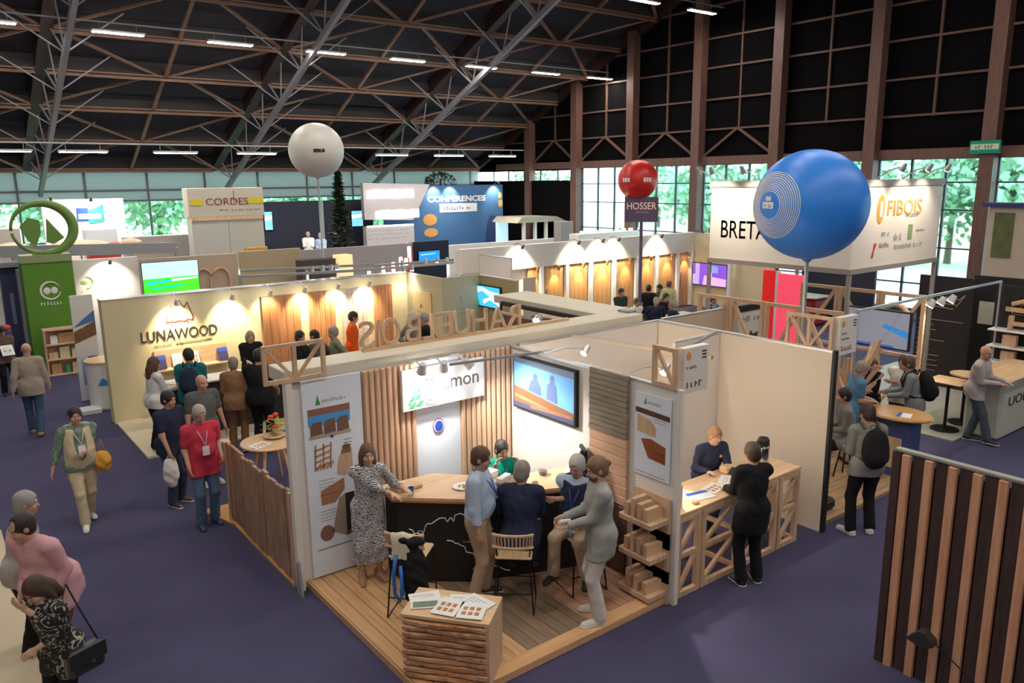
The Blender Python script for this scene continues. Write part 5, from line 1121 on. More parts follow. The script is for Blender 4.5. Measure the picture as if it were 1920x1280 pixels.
# balloons
def balloon(label, c, r, m, pole_to, marks=None, neck=True):
    t = thing('balloon', label, 'balloon', c); mb = MB(); n = 28; prof = []
    for i in range(n+1): a = PI*i/n; prof.append((math.sin(a)*r*(1.0)+1e-3, -math.cos(a)*r*(.985 if math.cos(a) > 0 else .985)))
    mb.lathe(prof, (0, 0, 0), 56).build('envelope', m, t, smooth=True)
    MB().lathe([(.02, -r*1.05), (.05, -r*1.02), (.08, -r*.98)], n=16).build('neck', m, t)
    if marks: marks(t, r)
    if pole_to is not None:
        p = thing('balloon_pole', 'slim pole carrying the '+label, 'pole', (c[0], c[1], pole_to)); MB().tube([(0, 0, 0), (0, 0, c[2]-r-pole_to)], .03, 10).build('pole', M['alu'], p); MB().lathe([(.25, 0), (.25, .03), (.04, .05)], n=20).build('foot_plate', M['grey'], p)
    return t
def ballpt(r, v, u, ang_u, ang_v):   # point on the sphere around direction v
    u = u.normalized(); s_ = v.cross(u); return (v*math.cos(ang_u)*math.cos(ang_v)+s_*math.sin(ang_u)*math.cos(ang_v)+u*math.sin(ang_v))*r
bc = G(1520, 384, 3.9); dB = (Vector((9.9, 6.2, 0))).length; d = ray(1520, 384); c_b = d*(12.0) + Vector((0, 0, CAMZ)); rb_ = 108/F_PX*12.0*.88
def blue_marks(t, r):
    v = (ray(1435, 378)*1.0); v = -(Vector((v.x, v.y, 0)).normalized()); left = Vector((-rt.x, -rt.y, 0)).normalized(); dirn = (v*.50+left*.88+Vector((0, 0, .02))).normalized(); up_ = Vector((0, 0, 1)); s_ = dirn.cross(up_).normalized(); up_ = s_.cross(dirn)
    mb = MB()
    for k in range(11):
        a = .25+.036*k; pts = [(dirn*math.cos(a)+(s_*math.cos(q)*1+up_*math.sin(q)*1)*math.sin(a)).normalized()*(r*1.001) for q in np.linspace(0, 2*PI, 60)]; mb.tube(pts, .008, 4, caps=False)
    mb.build('white_rings', M['wink'], t)
    mb = MB(); 
    for (hw, hh, oy) in ((.1, .045, 0.0), (.05, .03, .09)):
        mb.prism([(-hw, -hh), (hw, -hh), (hw*1.05, 0), (hw, hh), (-hw, hh)], dirn*(r*1.0)+up_*oy, -s_ if False else s_, up_, dirn*.006)
    mb.build('white_word', M['wink'], t); mb = MB(); scribble(mb, dirn*(r*1.0+.007)-s_*.09-up_*.03, s_, up_, .18, .06, 5); mb.build('blue_word', M['blue'], t)
balloon('huge blue balloon with white rings above the beige wall', tuple(c_b), rb_, mat('balloon_blue', (.03, .25, .86), .4, spec=.5), 0.0, blue_marks)
cw = ray(593, 282)*25+Vector((0, 0, CAMZ))
def wmarks(t, r):
    v = -ray(605, 283); s_ = v.cross(Zp).normalized()*-1; s_ = Zp.cross(v).normalized(); u = v.cross(s_)
    mb = MB(); 
    for k, (a, w_) in enumerate(((-.02, .12), (.10, .12), (.24, .1))): P_ = (v*math.cos(a)+s_*math.sin(a)).normalized()*r*1.003; mb.prism([(-w_/2*1.0, -.05), (w_/2, -.05), (w_/2, .05), (-w_/2, .05)], P_*1.002, s_, Zp, P_*.004)
    mb.build('dark_lettering', M['ink'], t)
balloon('pale cream balloon with small dark lettering', tuple(cw), 49/F_PX*25*.98, mat('balloon_cream', (.62, .60, .55), .4), 0.0, wmarks)
cr_ = ray(1196, 337)*23.5+Vector((0, 0, CAMZ))
def rmarks(t, r):
    v = -ray(1196, 342); s_ = Zp.cross(v).normalized(); mb = MB()
    for a in (-.75, -.6, -.45, .35, .5, .65): P_ = (v*math.cos(a)+s_*math.sin(a)).normalized()*r*1.004; mb.prism([(-.04, -.06), (.03, -.06), (.03, .06), (-.04, .06)], P_, (s_*math.cos(a)-v*math.sin(a)), Zp, P_*.003)
    mb.build('pale_lettering', M['paper'], t)
balloon('red balloon with pale lettering in front of the right-hand windows', tuple(cr_), 36/F_PX*23.5, mat('balloon_red', (.62, .02, .015), .35), None, rmarks)
t = thing('sign_board', 'violet HOSSER sign board on a post under the red balloon', 'sign', (*(ray(1203, 393)*23.3).xy, 0)); s_ = Zp.cross(Vector((t.location.x, t.location.y, 0)).normalized())*1; s_ = -s_ if s_.dot(rt) < 0 else s_; nn = s_.cross(Zp)
zc = (ray(1203, 393)*23.3).z+CAMZ; sw, sh = 60/F_PX*23.3/2, 45/F_PX*23.3/2
MB().prism([(-sw, -sh), (sw, -sh), (sw, sh), (-sw, sh)], Vector((0, 0, zc)), s_, Zp, nn*-.1).build('board', mat('violet_board', (.13, .09, .17), .6), t)
text('HOSSER', .3, nn*.004+Vector((0, 0, zc+sh*.3)), s_, Zp, mat('letter_peach', (.75, .55, .4), .5, emit=(.8, .5, .35), es=.3), t, wid=sw*1.75, hgt=.2)
mb = MB(); scribble(mb, nn*.004+Vector((0, 0, zc-sh*.25))-s_*sw*.4, s_, Zp, sw*.8, .04, 14); mb.build('small_lettering', M['paper'], t)
MB().tube([nn*-.05, nn*-.05+Vector((0, 0, zc-sh))], .05, 8).build('post', mat('violet_board', None), t)
# timber frames of stand D
def frames(X, ys, z1, lab, grp, zm=1.25, diag=True):
    for k in range(len(ys)-1):
        t = thing('timber_trellis', lab, 'frame', (X, ys[k], .06), group=grp); mb = MB(); w_ = ys[k]-ys[k+1]-.01; P = square_frame(mb, (0, 0, 0), (0, -1, 0), Zp, (-1, 0, 0), w_, z1-.06, .07)
        mb.bar(P(.03, zm), P(w_-.03, zm), .06, .06, (1, 0, 0))
        if k % 2 == 0: mb.bar(P(.05, zm), P(w_-.05, z1-.1), .06, .06, (1, 0, 0))
        else: mb.bar(P(w_-.05, zm), P(.05, z1-.1), .06, .06, (1, 0, 0))
        if diag: mb.bar(P(.05, .1), P(w_-.05, zm), .06, .06, (1, 0, 0))
        mb.build('bars', M['w_frame'], t)
frames(14.8, [9.25, 8.4, 7.53, 6.66], 2.5, 'tall pale timber frame with diagonal in the rear row under the sign box', 'rear timber frames under the sign box')
frames(12.0, [9.7, 8.95, 8.2, 7.45, 6.7], 2.5, 'tall pale timber frame with diagonal in the front row behind the beige wall', 'front timber frames behind the beige wall')
t = thing('timber_rack', 'tangle of crossed timber sticks standing behind the two tables on the right', 'timber rack', (12.4, 6.9, .06)); mb = MB(); rnd = random.Random(11)
for k in range(16): mb.bar((rnd.uniform(-.3, .9), rnd.uniform(-.5, .5), rnd.uniform(0, .6)), (rnd.uniform(-.3, .9), rnd.uniform(-.5, .5), rnd.uniform(1.0, 1.9)), .06, .06)
mb.build('sticks', M['w_frame'], t)
t = thing('ring_sculpture', 'curved wooden ring shape on the rear timber frame', 'wooden ring', OX(1677, 600, 14.6)); MB().tube([(0, .28*math.cos(a), .3*math.sin(a)) for a in np.linspace(-.3, PI+.6, 20)], .05, 8).build('ring', M['w_top'], t, smooth=True)
q = OX(1640, 614, 13.4); t = screen('large dim grey screen facing the aisle under the sign box', q, (0, -1, 0), (0, 0, 1), 1.25, .68, glow=.3, base=(.30, .32, .40), pic=[([(.6, .55), (1, .3), (1, .5), (.65, .65)], (.05, .3, .75)), ([(0, 0), (.8, 0), (.8, .06), (0, .06)], (.05, .15, .6))])
st = thing('screen_stand', 'grey stand of the large dim screen', 'stand', (13.46, q.y, .06)); MB().tube([(0, 0, 0), (0, 0, q.z-.4)], .04, 8).build('pole', M['grey'], st); MB().rbox(-.25, -.4, 0, .25, .4, .03, b=.01).build('foot', M['grey'], st)
t, w_, h = slabY('machine_poster', 'white poster with dark machine picture and black top edge behind the beige wall', 'poster', 1386, 572, 1442, 640, 9.0, M['paper'], .05, zb=.9)
mb = MB(); scribble(mb, (-w_*.75, -.003, h-.3), Xp, Zp, w_*1.4, .12, 12); mb.build('lettering', M['ink'], t); MB().rbox(-w_, -.03, h-.09, w_, .06, h+.03, b=.005).build('top_edge', M['black'], t)
mb = MB(); mb.prism([(-.3, 0), (.25, 0), (.3, .1), (.2, .12), (.22, .25), (.05, .22), (.0, .3), (-.1, .2), (-.28, .16)], (-.1, -.003, h-.78), Xp, Zp, (0, -.002, 0)); mb.build('machine_picture', mat('machine_dark', (.05, .06, .04), .6, noise=.6, nscale=30), t); clean(t)
partition('beige partition with black clips behind the far corner of the beige wall', 10.2, 9.0, 12.3, 9.06, z1=2.3, m=mat('beige_part', (.66, .54, .40), .6))
t = thing('red_display', 'tall red and pink backlit display behind the balloon pole', 'display', (15.85, 10.4, 0)); MB().rbox(-.05, .15, 0, .05, .5, 2.55, b=.01).build('red_panel', mat('red_lit', (.6, .01, .01), .5, emit=(.7, .01, .01), es=.35), t)
MB().rbox(-.05, -.6, 0, .05, .1, 2.5, b=.01).build('pink_panel', mat('pink_lit', (.75, .05, .12), .5, emit=(.9, .08, .14), es=.5), t); MB().box(-.06, .09, 0, .06, .15, 2.55).build('white_edge', M['bluewhite'], t)
# left round table with blue base and the low tables
t = thing('poseur_table', 'oval orange-brown table on a blue base where two men study papers', 'table', (11.95, 5.65, .0)); a_ = -.45
MB().lathe([(.001, 1.0), (.5, 1.0), (.52, 1.02), (.5, 1.045), (.001, 1.045)], n=36, sx=.75, sy=1).build('table_top', mat('top_orange', (.55, .28, .08), .35), t)
MB().rbox(-.22, -.3, 0, .22, .3, 1.0, b=.05).build('base', mat('base_blue', (.05, .07, .2), .6), t); MB().box(-.225, -.2, .2, -.22, .12, .7).build('pink_picture', M['w_frame'], t)
brochure(11.85, 5.5, 1.045, .3, .25, .2, 'blue leaflet lying on the oval orange table', 3)
t = thing('low_rubbish_bag', 'turquoise and dark patterned bag on the floor by the end of the beige wall', 'bag', (9.75, 6.0, .06)); V = Vol((-.4, -.4, -.1), (.4, .4, .7), .014); V.ell((0, 0, .22), (.2, .2, .24), None, .05); V.folds(.012, 2); V.halfcut((0, 0, .0), (0, 0, -1)); vol_obj(V, 'bag_body', pattern('turq', (.05, .25, .3), (.02, .03, .04), 'noise', 7, 1, .5), t)
tag(MB().rbox(9.5, 5.45, .06, 9.95, 5.8, .22, b=.04).build('floor_case', M['black']), 'low black case lying on the laminate floor by the beige wall end', 'case')
# ================= STAND E: black walls with logos =================
t = thing('grey_floor', 'pale grey-green floor of the black-walled stand', 'floor', (0, 0, 0)); MB().box(14.3, 5.75, 0, 20.0, 9.4, .03).build('boards', mat('greygreen_floor', (.36, .37, .31), .6), t)
def logo_wall(label, x, ya, yb, ztop=2.5):
    t = thing('black_logo_wall', label, 'wall', (x, (ya+yb)/2, 0)); h = (ya-yb)/2; MB().box(0, -h, 0, .08, h, ztop).build('wall_panel', mat('black_warm', (.016, .015, .015), .7), t); return t, h
t, h = logo_wall('black wall with pale house logo and list of thin lines left of the counter', 17.9, 8.25, 7.1)
mb = MB(); u = Vector((0, -1, 0)); x = -.004
for a, b in (((-.42, 1.92), (-.28, 2.08)), ((-.28, 2.08), (.3, 2.02)), ((.3, 2.02), (.42, 2.14)), ((.42, 2.14), (.25, 1.86)), ((-.4, 1.93), (.25, 1.9)), ((-.36, 1.84), (.2, 1.8))): mb.bar((x, -a[0], a[1]), (x, -b[0], b[1]), .012, .006, (1, 0, 0))
scribble(mb, (x, .22, 1.94), u, Zp, .45, .09, 8)
for k, w_ in enumerate((.95, .35, .4, .3, .6, .25, .3, .5, .45, .5, .45)): mb.box(x-.004, .52-w_, 1.52-k*.115, x, .52, 1.53-k*.115)
mb.build('logo_and_lines', mat('logo_beige', (.55, .45, .34), .5), t)
t, h = logo_wall('black wall panel with shelves and wooden shapes at the right edge', 17.3, 6.45, 4.6)
mb = MB()
for a, b in (((.6, 1.95), (.35, 2.2)), ((.35, 2.2), (.0, 2.22)), ((.6, 1.95), (-.3, 1.9)), ((.3, 1.83), (-.3, 1.8))): mb.bar((x, a[0], a[1]), (x, b[0], b[1]), .012, .006, (1, 0, 0))
scribble(mb, (x, .35, 1.98), u, Zp, .6, .12, 9); mb.build('logo', mat('logo_beige', None), t)
logo_wall('plain black wall set back between the two logo walls with a small blank sheet', 18.6, 7.4, 5.9, 2.5)
q = OX(1853, 587, 18.59); t = thing('blank_sheet', 'blank cream sheet pinned on the plain black wall', 'paper', q); MB().box(-.01, -.2, -.25, 0, .2, .25).build('sheet', mat('paper_cream', (.7, .66, .55), .6), t)
for k in range(3):
    z = 1.62-k*.33; t = thing('wall_shelf', 'thin white wall shelf with wooden blocks, %s of three on the black panel' % ('top', 'middle', 'lowest')[k], 'shelf', (17.1, 5.9, z)); MB().rbox(-.15, -.9, 0, .2, .5, .03, b=.005).build('board', M['wink'], t)
    if k == 0: MB().box(-.05, .1, .03, .05, .18, .32).box(-.05, -.2, .03, .05, -.12, .32).box(-.05, -.12, .13, .05, .1, .2).build('wooden_block', M['w_frame'], t)
    else: MB().rbox(-.05, -.0, .03, .08, .25, .26, b=.005).build('wooden_block', M['w_light'], t)
t = thing('wooden_beam_sample', 'curved and straight glued beam samples hung above the top shelf', 'timber sample', (17.22, 5.9, 1.95)); MB().bar((0, .3, .1), (0, -1.2, .05), .06, .09).build('straight_beam', M['w_top'], t); MB().tube([(0, .2-a*.9, .2+.22*math.sin(a*1.5)) for a in np.linspace(0, 1.4, 10)], .045, 6).build('curved_beam', M['w_top'], t)
t = thing('front_counter', 'pale counter with oak top and cut-off lettering at the right edge', 'counter', (14.95, 5.27, 0)); MB().rbox(0, 0, 0, 1.9, .62, 1.06, b=.05).build('body', mat('counter_grey', (.50, .50, .42), .5), t); MB().rbox(-.1, -.08, 1.06, 2.0, .7, 1.12, b=.02).build('counter_top', M['w_top'], t)
text('UOLA', .2, (.85, -.005, .68), Xp, Zp, M['ink'], t, wid=1.1, hgt=.17)
for k, (px, py) in enumerate(((1780, 712), (1812, 702))):
    q = G(px, py, .98); t = thing('high_table', ('rectangular oak high table left of the leaning man', 'small round-edged oak high table beside the rectangular one')[k], 'table', (q.x, q.y, .03)); 
    (MB().rbox(-.28, -.32, .92, .28, .32, .95, b=.02) if k == 0 else MB().lathe([(.001, .94), (.27, .94), (.28, .97), (.001, .97)], n=28)).build('table_top', M['w_top'], t); MB().tube([(0, 0, .93), (0, 0, .03)], .03, 8).build('column', M['blackmetal'], t); MB().lathe([(.25, 0), (.24, .02), (.04, .04)], n=20).build('foot', M['blackmetal'], t)
q = OX(1880, 450, 20.5); t = thing('beige_booth', 'beige booth with dark green picture and blue roof edge at the far right', 'booth', (20.5, q.y, 0)); MB().box(0, -3.5, 2.0, .1, .35, OX(1885, 388, 20.5).z).build('wall_panel', mat('booth_beige', (.50, .42, .34), .6), t); zt_ = OX(1885, 388, 20.5).z; MB().rbox(-.1, -3.5, zt_, .3, .5, zt_+.1, b=.01).build('roof_edge', mat('roof_blue', (.03, .04, .16), .5), t); MB().box(-.03, -.2, 2.75, 0, .22, 3.8).build('picture', mat('dark_olive', (.10, .12, .04), .6, noise=.6, nscale=4), t); MB().box(0, .3, 0, .1, .42, 2.2).build('post', M['column'], t)
MB().box(0, -3.5, 0, .1, -3.2, 2.1).build('post', M['column'], t)
t = thing('track_rail', 'thin white light track crossing below the sign box', 'light bar', (14.3, 6.2, 2.6)); MB().bar((-2.6, .1, 0), (2.8, .1, .0), .04, .04).build('bar', M['alu'], t); MB().tube([(-2.6, .1, 0), (-2.6, .1, -2.6)], .02, 6).build('post', M['alu'], t); MB().tube([(2.8, .1, 0), (2.8, .1, -2.6)], .02, 6).build('post', M['alu'], t)
for k, x in enumerate((14.1, 14.5, 14.9)): track_spot('square white track lamp, %s of the three under the light track' % ('leftmost', 'middle', 'rightmost')[k], (x, 6.25, 2.5), (x-.6, 6.9, 1.0), 20, (1, .88, .7), 80, body=M['paper'], r=.07)

# ================= right foreground slatted screen =================
t = thing('slatted_screen', 'tall screen of alternating orange and dark brown slats in the right foreground', 'screen', (5.5, 2.6, 0))
p = G(1685, 846, 2.2); q = G(1918, 900, 2.2); XS = (p.x+q.x)/2-5.5; ya, yb = p.y-2.6, q.y-2.6-.9
ht_ = 2.2
MB().rbox(XS+.0, yb, ht_-.02, XS+.07, ya+.06, ht_+.01, b=.006).build('top_rail', mat('rail_olive', (.30, .32, .24), .4), t)
MB().rbox(XS, ya, 0, XS+.10, ya+.08, ht_-.02, b=.005).build('end_board', mat('slat_dark', (.06, .035, .03), .6), t)
y = ya-.02; k = 0; so = wood('slat_orange', (.62, .29, .16), (.76, .42, .26), 2, 2, 12); sd_ = wood('slat_brown', (.055, .035, .03), (.09, .055, .045), 2, 2, 12)
while y > yb:
    wd_ = .072 if k % 2 == 0 else .108
    MB().rbox(XS-(.02 if k % 2 == 0 else -.02), y-wd_, 0, XS+.03, y, ht_-.03, b=.004).build('slat', so if k % 2 == 0 else sd_, t); y -= wd_+.012; k += 1
MB().box(XS+.06, yb, .0, XS+.08, ya, ht_-.1).build('backing', M['black'], t)
q = OX(1735, 1192, p.x-.12); t = thing('arm_spotlight', 'black spotlight head on a thin diagonal arm before the slatted screen', 'spotlight', q)
MB().prism([(-.13, -.04), (.0, -.075), (.11, -.03), (.10, .02), (.03, .07), (-.02, .075)], (0, 0, 0), Vector((.0, -1, 0)), Zp, (-.1, 0, 0)).build('lamp_head', mat('lamp_dark', (.04, .035, .03), .5), t); MB().tube([(0, -.04, -.01), (.02, -.75, -.42)], .007, 6).build('arm', M['blackmetal'], t)
tag(rbx('white_panel_edge', M['bluewhite'], None, p.x-.02, q.y-1.2, 0, p.x+.3, q.y-.80, 1.5, b=.01), 'white panel edge just entering the picture at the lower right corner', 'panel')
# pale floor at the lower left
t = thing('pale_floor', 'pale sand coloured floor of a stand at the lower left corner', 'floor', (0, 0, 0)); MB().box(-3, 2.0, 0, .45, 12.3, .03).build('boards', mat('sand_floor', (.55, .46, .32), .7, noise=.06, nscale=.8), t)
# ================= far stands =================
# green stand
GY = 22.6
t = thing('green_pillar', 'bright green pillar with white round logo', 'pillar', (2.62, GY, 0)); MB().rbox(-.56, 0, 0, .56, .6, 2.8, b=.01).build('pillar_body', mat('stand_green', (.10, .26, .02), .6), t)
MB().box(-.56, -.02, 2.8, .56, .6, 2.98).build('top_band', mat('green_band', (.28, .33, .16), .5), t)
mb = MB(); mb.tube([(.22*math.cos(a), -.006, 2.08+.22*math.sin(a)) for a in np.linspace(.4, 2*PI-.2, 24)], [.008+.018*abs(math.sin(i/24*PI)) for i in range(24)], 6); mb.ball((-.08, 0, 2.08), (.08, .012, .09), 7); mb.ball((.08, 0, 2.08), (.08, .012, .09), 7); scribble(mb, (-.25, -.004, 1.72), Xp, Zp, .5, .1, 7); mb.build('white_logo', M['paper'], t)
cg = OY(80, 428, GY+.2); t = thing('ring_logo', 'large green ring with leaf shapes standing on top of the green pillar stand', 'sculpture', cg); mg = mat('stand_green_dark', (.14, .25, .05), .5)
MB().tube([(.68*math.cos(a), 0, .62*math.sin(a)) for a in np.linspace(-3.0, 3.2, 44)], [.035+.09*abs(math.sin(i/44*PI))**2 for i in range(44)], 8).build('ring', mg, t, smooth=True)
MB().prism([(-.5, .05), (-.3, .28), (-.05, .2), (-.05, -.1), (-.2, -.45), (-.35, -.3)], (0, -.04, 0), Xp, Zp, (0, .08, 0)).build('leaf', mg, t); MB().prism([(.05, -.35), (.1, .25), (.45, -.25), (.2, -.4)], (0, -.04, 0), Xp, Zp, (0, .08, 0)).build('leaf', mg, t); MB().box(-.3, -.05, -1.2, .3, .05, -.55).build('foot', mg, t)
t, w_, h = slabY('display_wall', 'white wall with small green ring logo beside the green pillar', 'wall', 133, 484, 262, 560, 22.8, M['white'], .1, zb=0); mb = MB(); mb.tube([(-w_+.35+.15*math.cos(a), -.01, h-.6+.15*math.sin(a)) for a in np.linspace(-1.6, 1.6, 14)], .015, 6); mb.ball((-w_+.3, 0, h-.6), (.1, .01, .06), 6); scribble(mb, (-w_+.15, -.004, h-.85), Xp, Zp, .4, .04, 8); mb.build('green_logo', mat('lime', (.3, .5, .08), .5), t); clean(t)
track_spot('spotlight washing the white wall beside the green pillar', (4.0, 22.3, 2.75), (4.0, 22.8, 2.2), 50, (1, .9, .75), 110, arm=(4.0, 22.8, 2.75))
t = thing('bookcase', 'open wooden bookcase with three shelves of wood samples before the green pillar', 'bookcase', (2.68, 22.1, 0)); h = 1.2
MB().rbox(-.42, -.14, 0, -.38, .14, h, b=.005).rbox(.38, -.14, 0, .42, .14, h, b=.005).build('side_panel', M['w_light'], t); MB().box(-.38, .11, 0, .38, .14, h).build('back_panel', M['w_lightx'], t)
for z in (.03, .42, .8, 1.17): MB().rbox(-.4, -.15, z-.02, .4, .12, z+.02, b=.005).build('shelf', M['w_light'], t)
for k, (x, z, w2, h2, m) in enumerate(((-.2, .82, .16, .2, 'paper'), (.12, .82, .45, .25, 'w_amber'), (-.25, .44, .2, .16, 'w_light'), (.0, .44, .22, .28, 'cream'), (.25, .44, .18, .2, 'cream'), (-.22, .05, .22, .26, 'w_amber'), (.03, .05, .1, .22, 'green'), (.24, .05, .22, .25, 'w_lightx'))):
    tag(rbx('wood_sample', M[m], None, 2.68+x-w2/2, 22.0, z, 2.68+x+w2/2, 22.12, z+h2, b=.005), 'small sample or card standing in the wooden bookcase', 'sample', 'samples in the wooden bookcase')
t, w_, h = slabY('roll_up_banner', 'roll-up banner with blue and brown pictures beside the round white counter', 'banner', 141, 552, 184, 745, 18.9, M['paper'], .05, zb=.02)
MB().prism([(-w_, h*.55), (w_, h*.62), (w_, h*.75), (-w_, h*.66)], (0, -.004, 0), Xp, Zp, (0, -.003, 0)).build('picture', mat('banner_brown', (.2, .1, .05), .6, noise=.6, nscale=14), t); MB().prism([(-w_, h*.70), (w_, h*.75), (w_, h*.85), (0, h*.78)], (0, -.008, 0), Xp, Zp, (0, -.003, 0)).build('picture', mat('banner_blue', (.08, .2, .5), .6), t); MB().box(-w_*.6, -.01, h*.15, w_*.3, -.002, h*.4).build('picture', mat('banner_blue2', (.25, .38, .65), .6), t); MB().box(0, -.013, h*.2, w_*.8, -.003, h*.42).build('picture', mat('banner_dark', (.04, .04, .07), .6), t); clean(t)
t = thing('round_counter', 'round white counter with small blue logo at the left end of the cream wall', 'counter', (2.95, 18.2, 0)); MB().lathe([(.36, 0), (.38, .05), (.40, 1.0), (.001, 1.0)], n=32).build('body', M['wink'], t, smooth=False); MB().lathe([(.001, 1.0), (.42, 1.0), (.42, 1.04), (.001, 1.04)], n=32).build('counter_top', M['w_lightx'], t)
mb = MB(); dv = Vector((-.35, -.936, 0)); sv = Vector((.936, -.35, 0)); mb.prism([(-.12, 0), (.12, 0), (.08, .1), (-.02, .16)], dv*.40+Vector((0, 0, .55)), sv, Zp, dv*.006); mb.build('blue_logo', mat('boat_blue', (.05, .25, .6), .5), t)
MB().rbox(-.62, -.5, 0, -.25, -.1, .1, b=.01).build('base_box', M['wink'], t)
# navy stand at the far left
t, w_, h = slabY('navy_pillar', 'dark navy pillar beside the green pillar', 'pillar', 8, 500, 44, 640, 23.5, mat('navy_wall', (.03, .035, .09), .6), .5, zb=0); MB().box(-w_*.3, -.01, h*.45, w_*.1, 0, h*.75).build('pale_sign', mat('pale_navy', (.15, .17, .32), .5), t); MB().box(-w_-.1, -.1, h, w_+.1, .5, h+.12).build('shelf_top', M['grey'], t); clean(t)
slabY('grey_pillar', 'pale grey pillar edge left of the green pillar', 'pillar', 43, 505, 52, 690, 23.2, M['grey'], .4, zb=0)
t, w_, h = slabY('blue_counter', 'blue counter with a red item on top at the left picture edge', 'counter', -40, 622, 28, 700, 22.2, mat('counter_navy', (.06, .07, .2), .6), .6, zb=0); MB().ball((w_*.7, .2, h+.05), (.12, .1, .08), 7).build('red_item', M['red'], t, smooth=True); clean(t)
# green-screen television & beige wall
t, w_, h = slabY('beige_wall', 'long beige wall with arched niches behind the green landscape screen', 'wall', 262, 480, 448, 560, 23.6, mat('beige_arch', (.50, .40, .30), .7), .12, zb=0)
mb = MB()
for c in (.25, .62, .8): 
    pts = [(w_*(2*c-1)+.28*math.cos(a), -.03, h-.75+.35*math.sin(a)) for a in np.linspace(0, PI, 12)]; mb.tube([(pts[0][0], -.03, .3)]+pts+[(pts[-1][0], -.03, .3)], .04, 6)
mb.build('arches', M['w_frame'], t); clean(t)
q = OY(321, 519, 22.3); screen('television showing blue sky over a bright green field above the cream wall', q, (1, 0, 0), (0, 0, 1), 1.46, .86, glow=1.0, bez=.015, base=(.05, .62, .02), pic=[([(0, .48), (1, .5), (1, 1), (0, 1)], (.38, .62, .9)), ([(.05, .28), (.5, .36), (.5, .42), (.05, .38)], (.0, .5, .55)), ([(.5, .36), (.98, .4), (.98, .46), (.5, .44)], (.6, .9, .6)), ([(.12, .14), (.7, .18), (.7, .24), (.12, .2)], (.0, .5, .35))])
st = thing('screen_stand', 'floor stand of the green field television', 'stand', (q.x, 22.4, 0)); MB().tube([(0, 0, 0), (0, 0, q.z-.43)], .04, 8).build('pole', M['grey'], st); MB().rbox(-.4, -.25, 0, .4, .25, .03, b=.01).build('foot', M['grey'], st)
# white box with blue teal logo
t, w_, h = slabY('white_wall', 'tall white wall with blue and teal logo in front of the back windows', 'wall', 82, 373, 236, 470, 30.5, M['white'], .2, zb=0)
MB().prism([(-.25, h-.75), (.12, h-.75), (.12, h-.3), (-.25, h-.3)], (0, -.01, 0), Xp, Zp, (0, -.005, 0)).build('blue_logo', mat('logo_blue', (.02, .08, .35), .5), t); MB().prism([(.1, h-.85), (.6, h-.78), (.6, h-.2), (.1, h-.4)], (0, -.018, 0), Xp, Zp, (0, -.005, 0)).build('teal_logo', mat('logo_teal', (.05, .35, .35), .5), t); MB().box(-.2, -.03, h-.68, .5, -.023, h-.5).build('white_mark', M['wink'], t); MB().rbox(-.2, -.8, 0, .8, -.3, h-1.0, b=.02).build('column', mat('col_grey', (.5, .54, .58), .6), t); clean(t)
for k, px in enumerate((95, 170)): 
    q = OY(px, 378, 30.1); track_spot(('left small lamp at the top of the tall white logo wall', 'small lamp over the teal logo of the tall white wall')[k], (q.x, 30.0, q.z+.1), (q.x, 30.5, q.z-.4), 16, (1, .95, .85), 100, arm=(q.x, 30.5, q.z+.1), body=M['black'])
# CORDES
t = thing('sign_tower', 'tall cream tower with CORDES lettering and yellow blocks', 'sign', (0, 28, 0)); Yc = 28.0
a, b, z0, z1 = ybox(352, 352, 494, 405, Yc); MB().rbox(a, 0, z0, b, .6, z1, b=.01).build('upper_panel', mat('cordes_cream', (.52, .48, .40), .6), t)
a2, b2, z2, z3 = ybox(362, 412, 496, 472, Yc); MB().box(a2, .02, 0, b2, .6, z3).build('lower_wall', mat('cordes_grey', (.50, .50, .44), .6), t); MB().box(a2, -.02, z3, b2, .6, z0).build('wood_band', M['w_frame'], t); MB().box((a2+b2)/2-.01, .01, 0, (a2+b2)/2+.01, .02, z3).build('joint', M['grey'], t)
text('CORDES', .4, ((a+b)/2+.02, -.01, (z0+z1)/2+.02), Xp, Zp, M['inkbrown'], t, wid=(b-a)*.56, hgt=.24); ye = mat('yellow_block', (.62, .50, .02), .5)
MB().box(a+.08, -.012, (z0+z1)/2-.1, a+.5, 0, (z0+z1)/2+.12).build('yellow_block', ye, t); MB().box(b-.55, -.012, (z0+z1)/2-.08, b-.0, 0, (z0+z1)/2+.14).build('yellow_block', ye, t)
MB().box((a+b)/2+.25, -.012, (z0+z1)/2, (a+b)/2+.27, 0, (z0+z1)/2+.4).build('tall_stroke', M['inkbrown'], t); mb = MB(); scribble(mb, ((a+b)/2-.3, -.005, z0+.18), Xp, Zp, 1.5, .07, 26); mb.build('small_lettering', M['inkbrown'], t)
MB().rbox(b2-.9, -.5, z2-.3, b2-.1, -.35, z2+.15, b=.02).build('orange_board', mat('board_orange', (.60, .32, .06), .6), t)
track_spot('warm lamp at the foot of the CORDES tower', (a2+1.9, 27.3, 2.2), (a2+1.9, 28, 1.5), 60, (1, .8, .5), 110, arm=(a2+1.9, 28, 2.3))
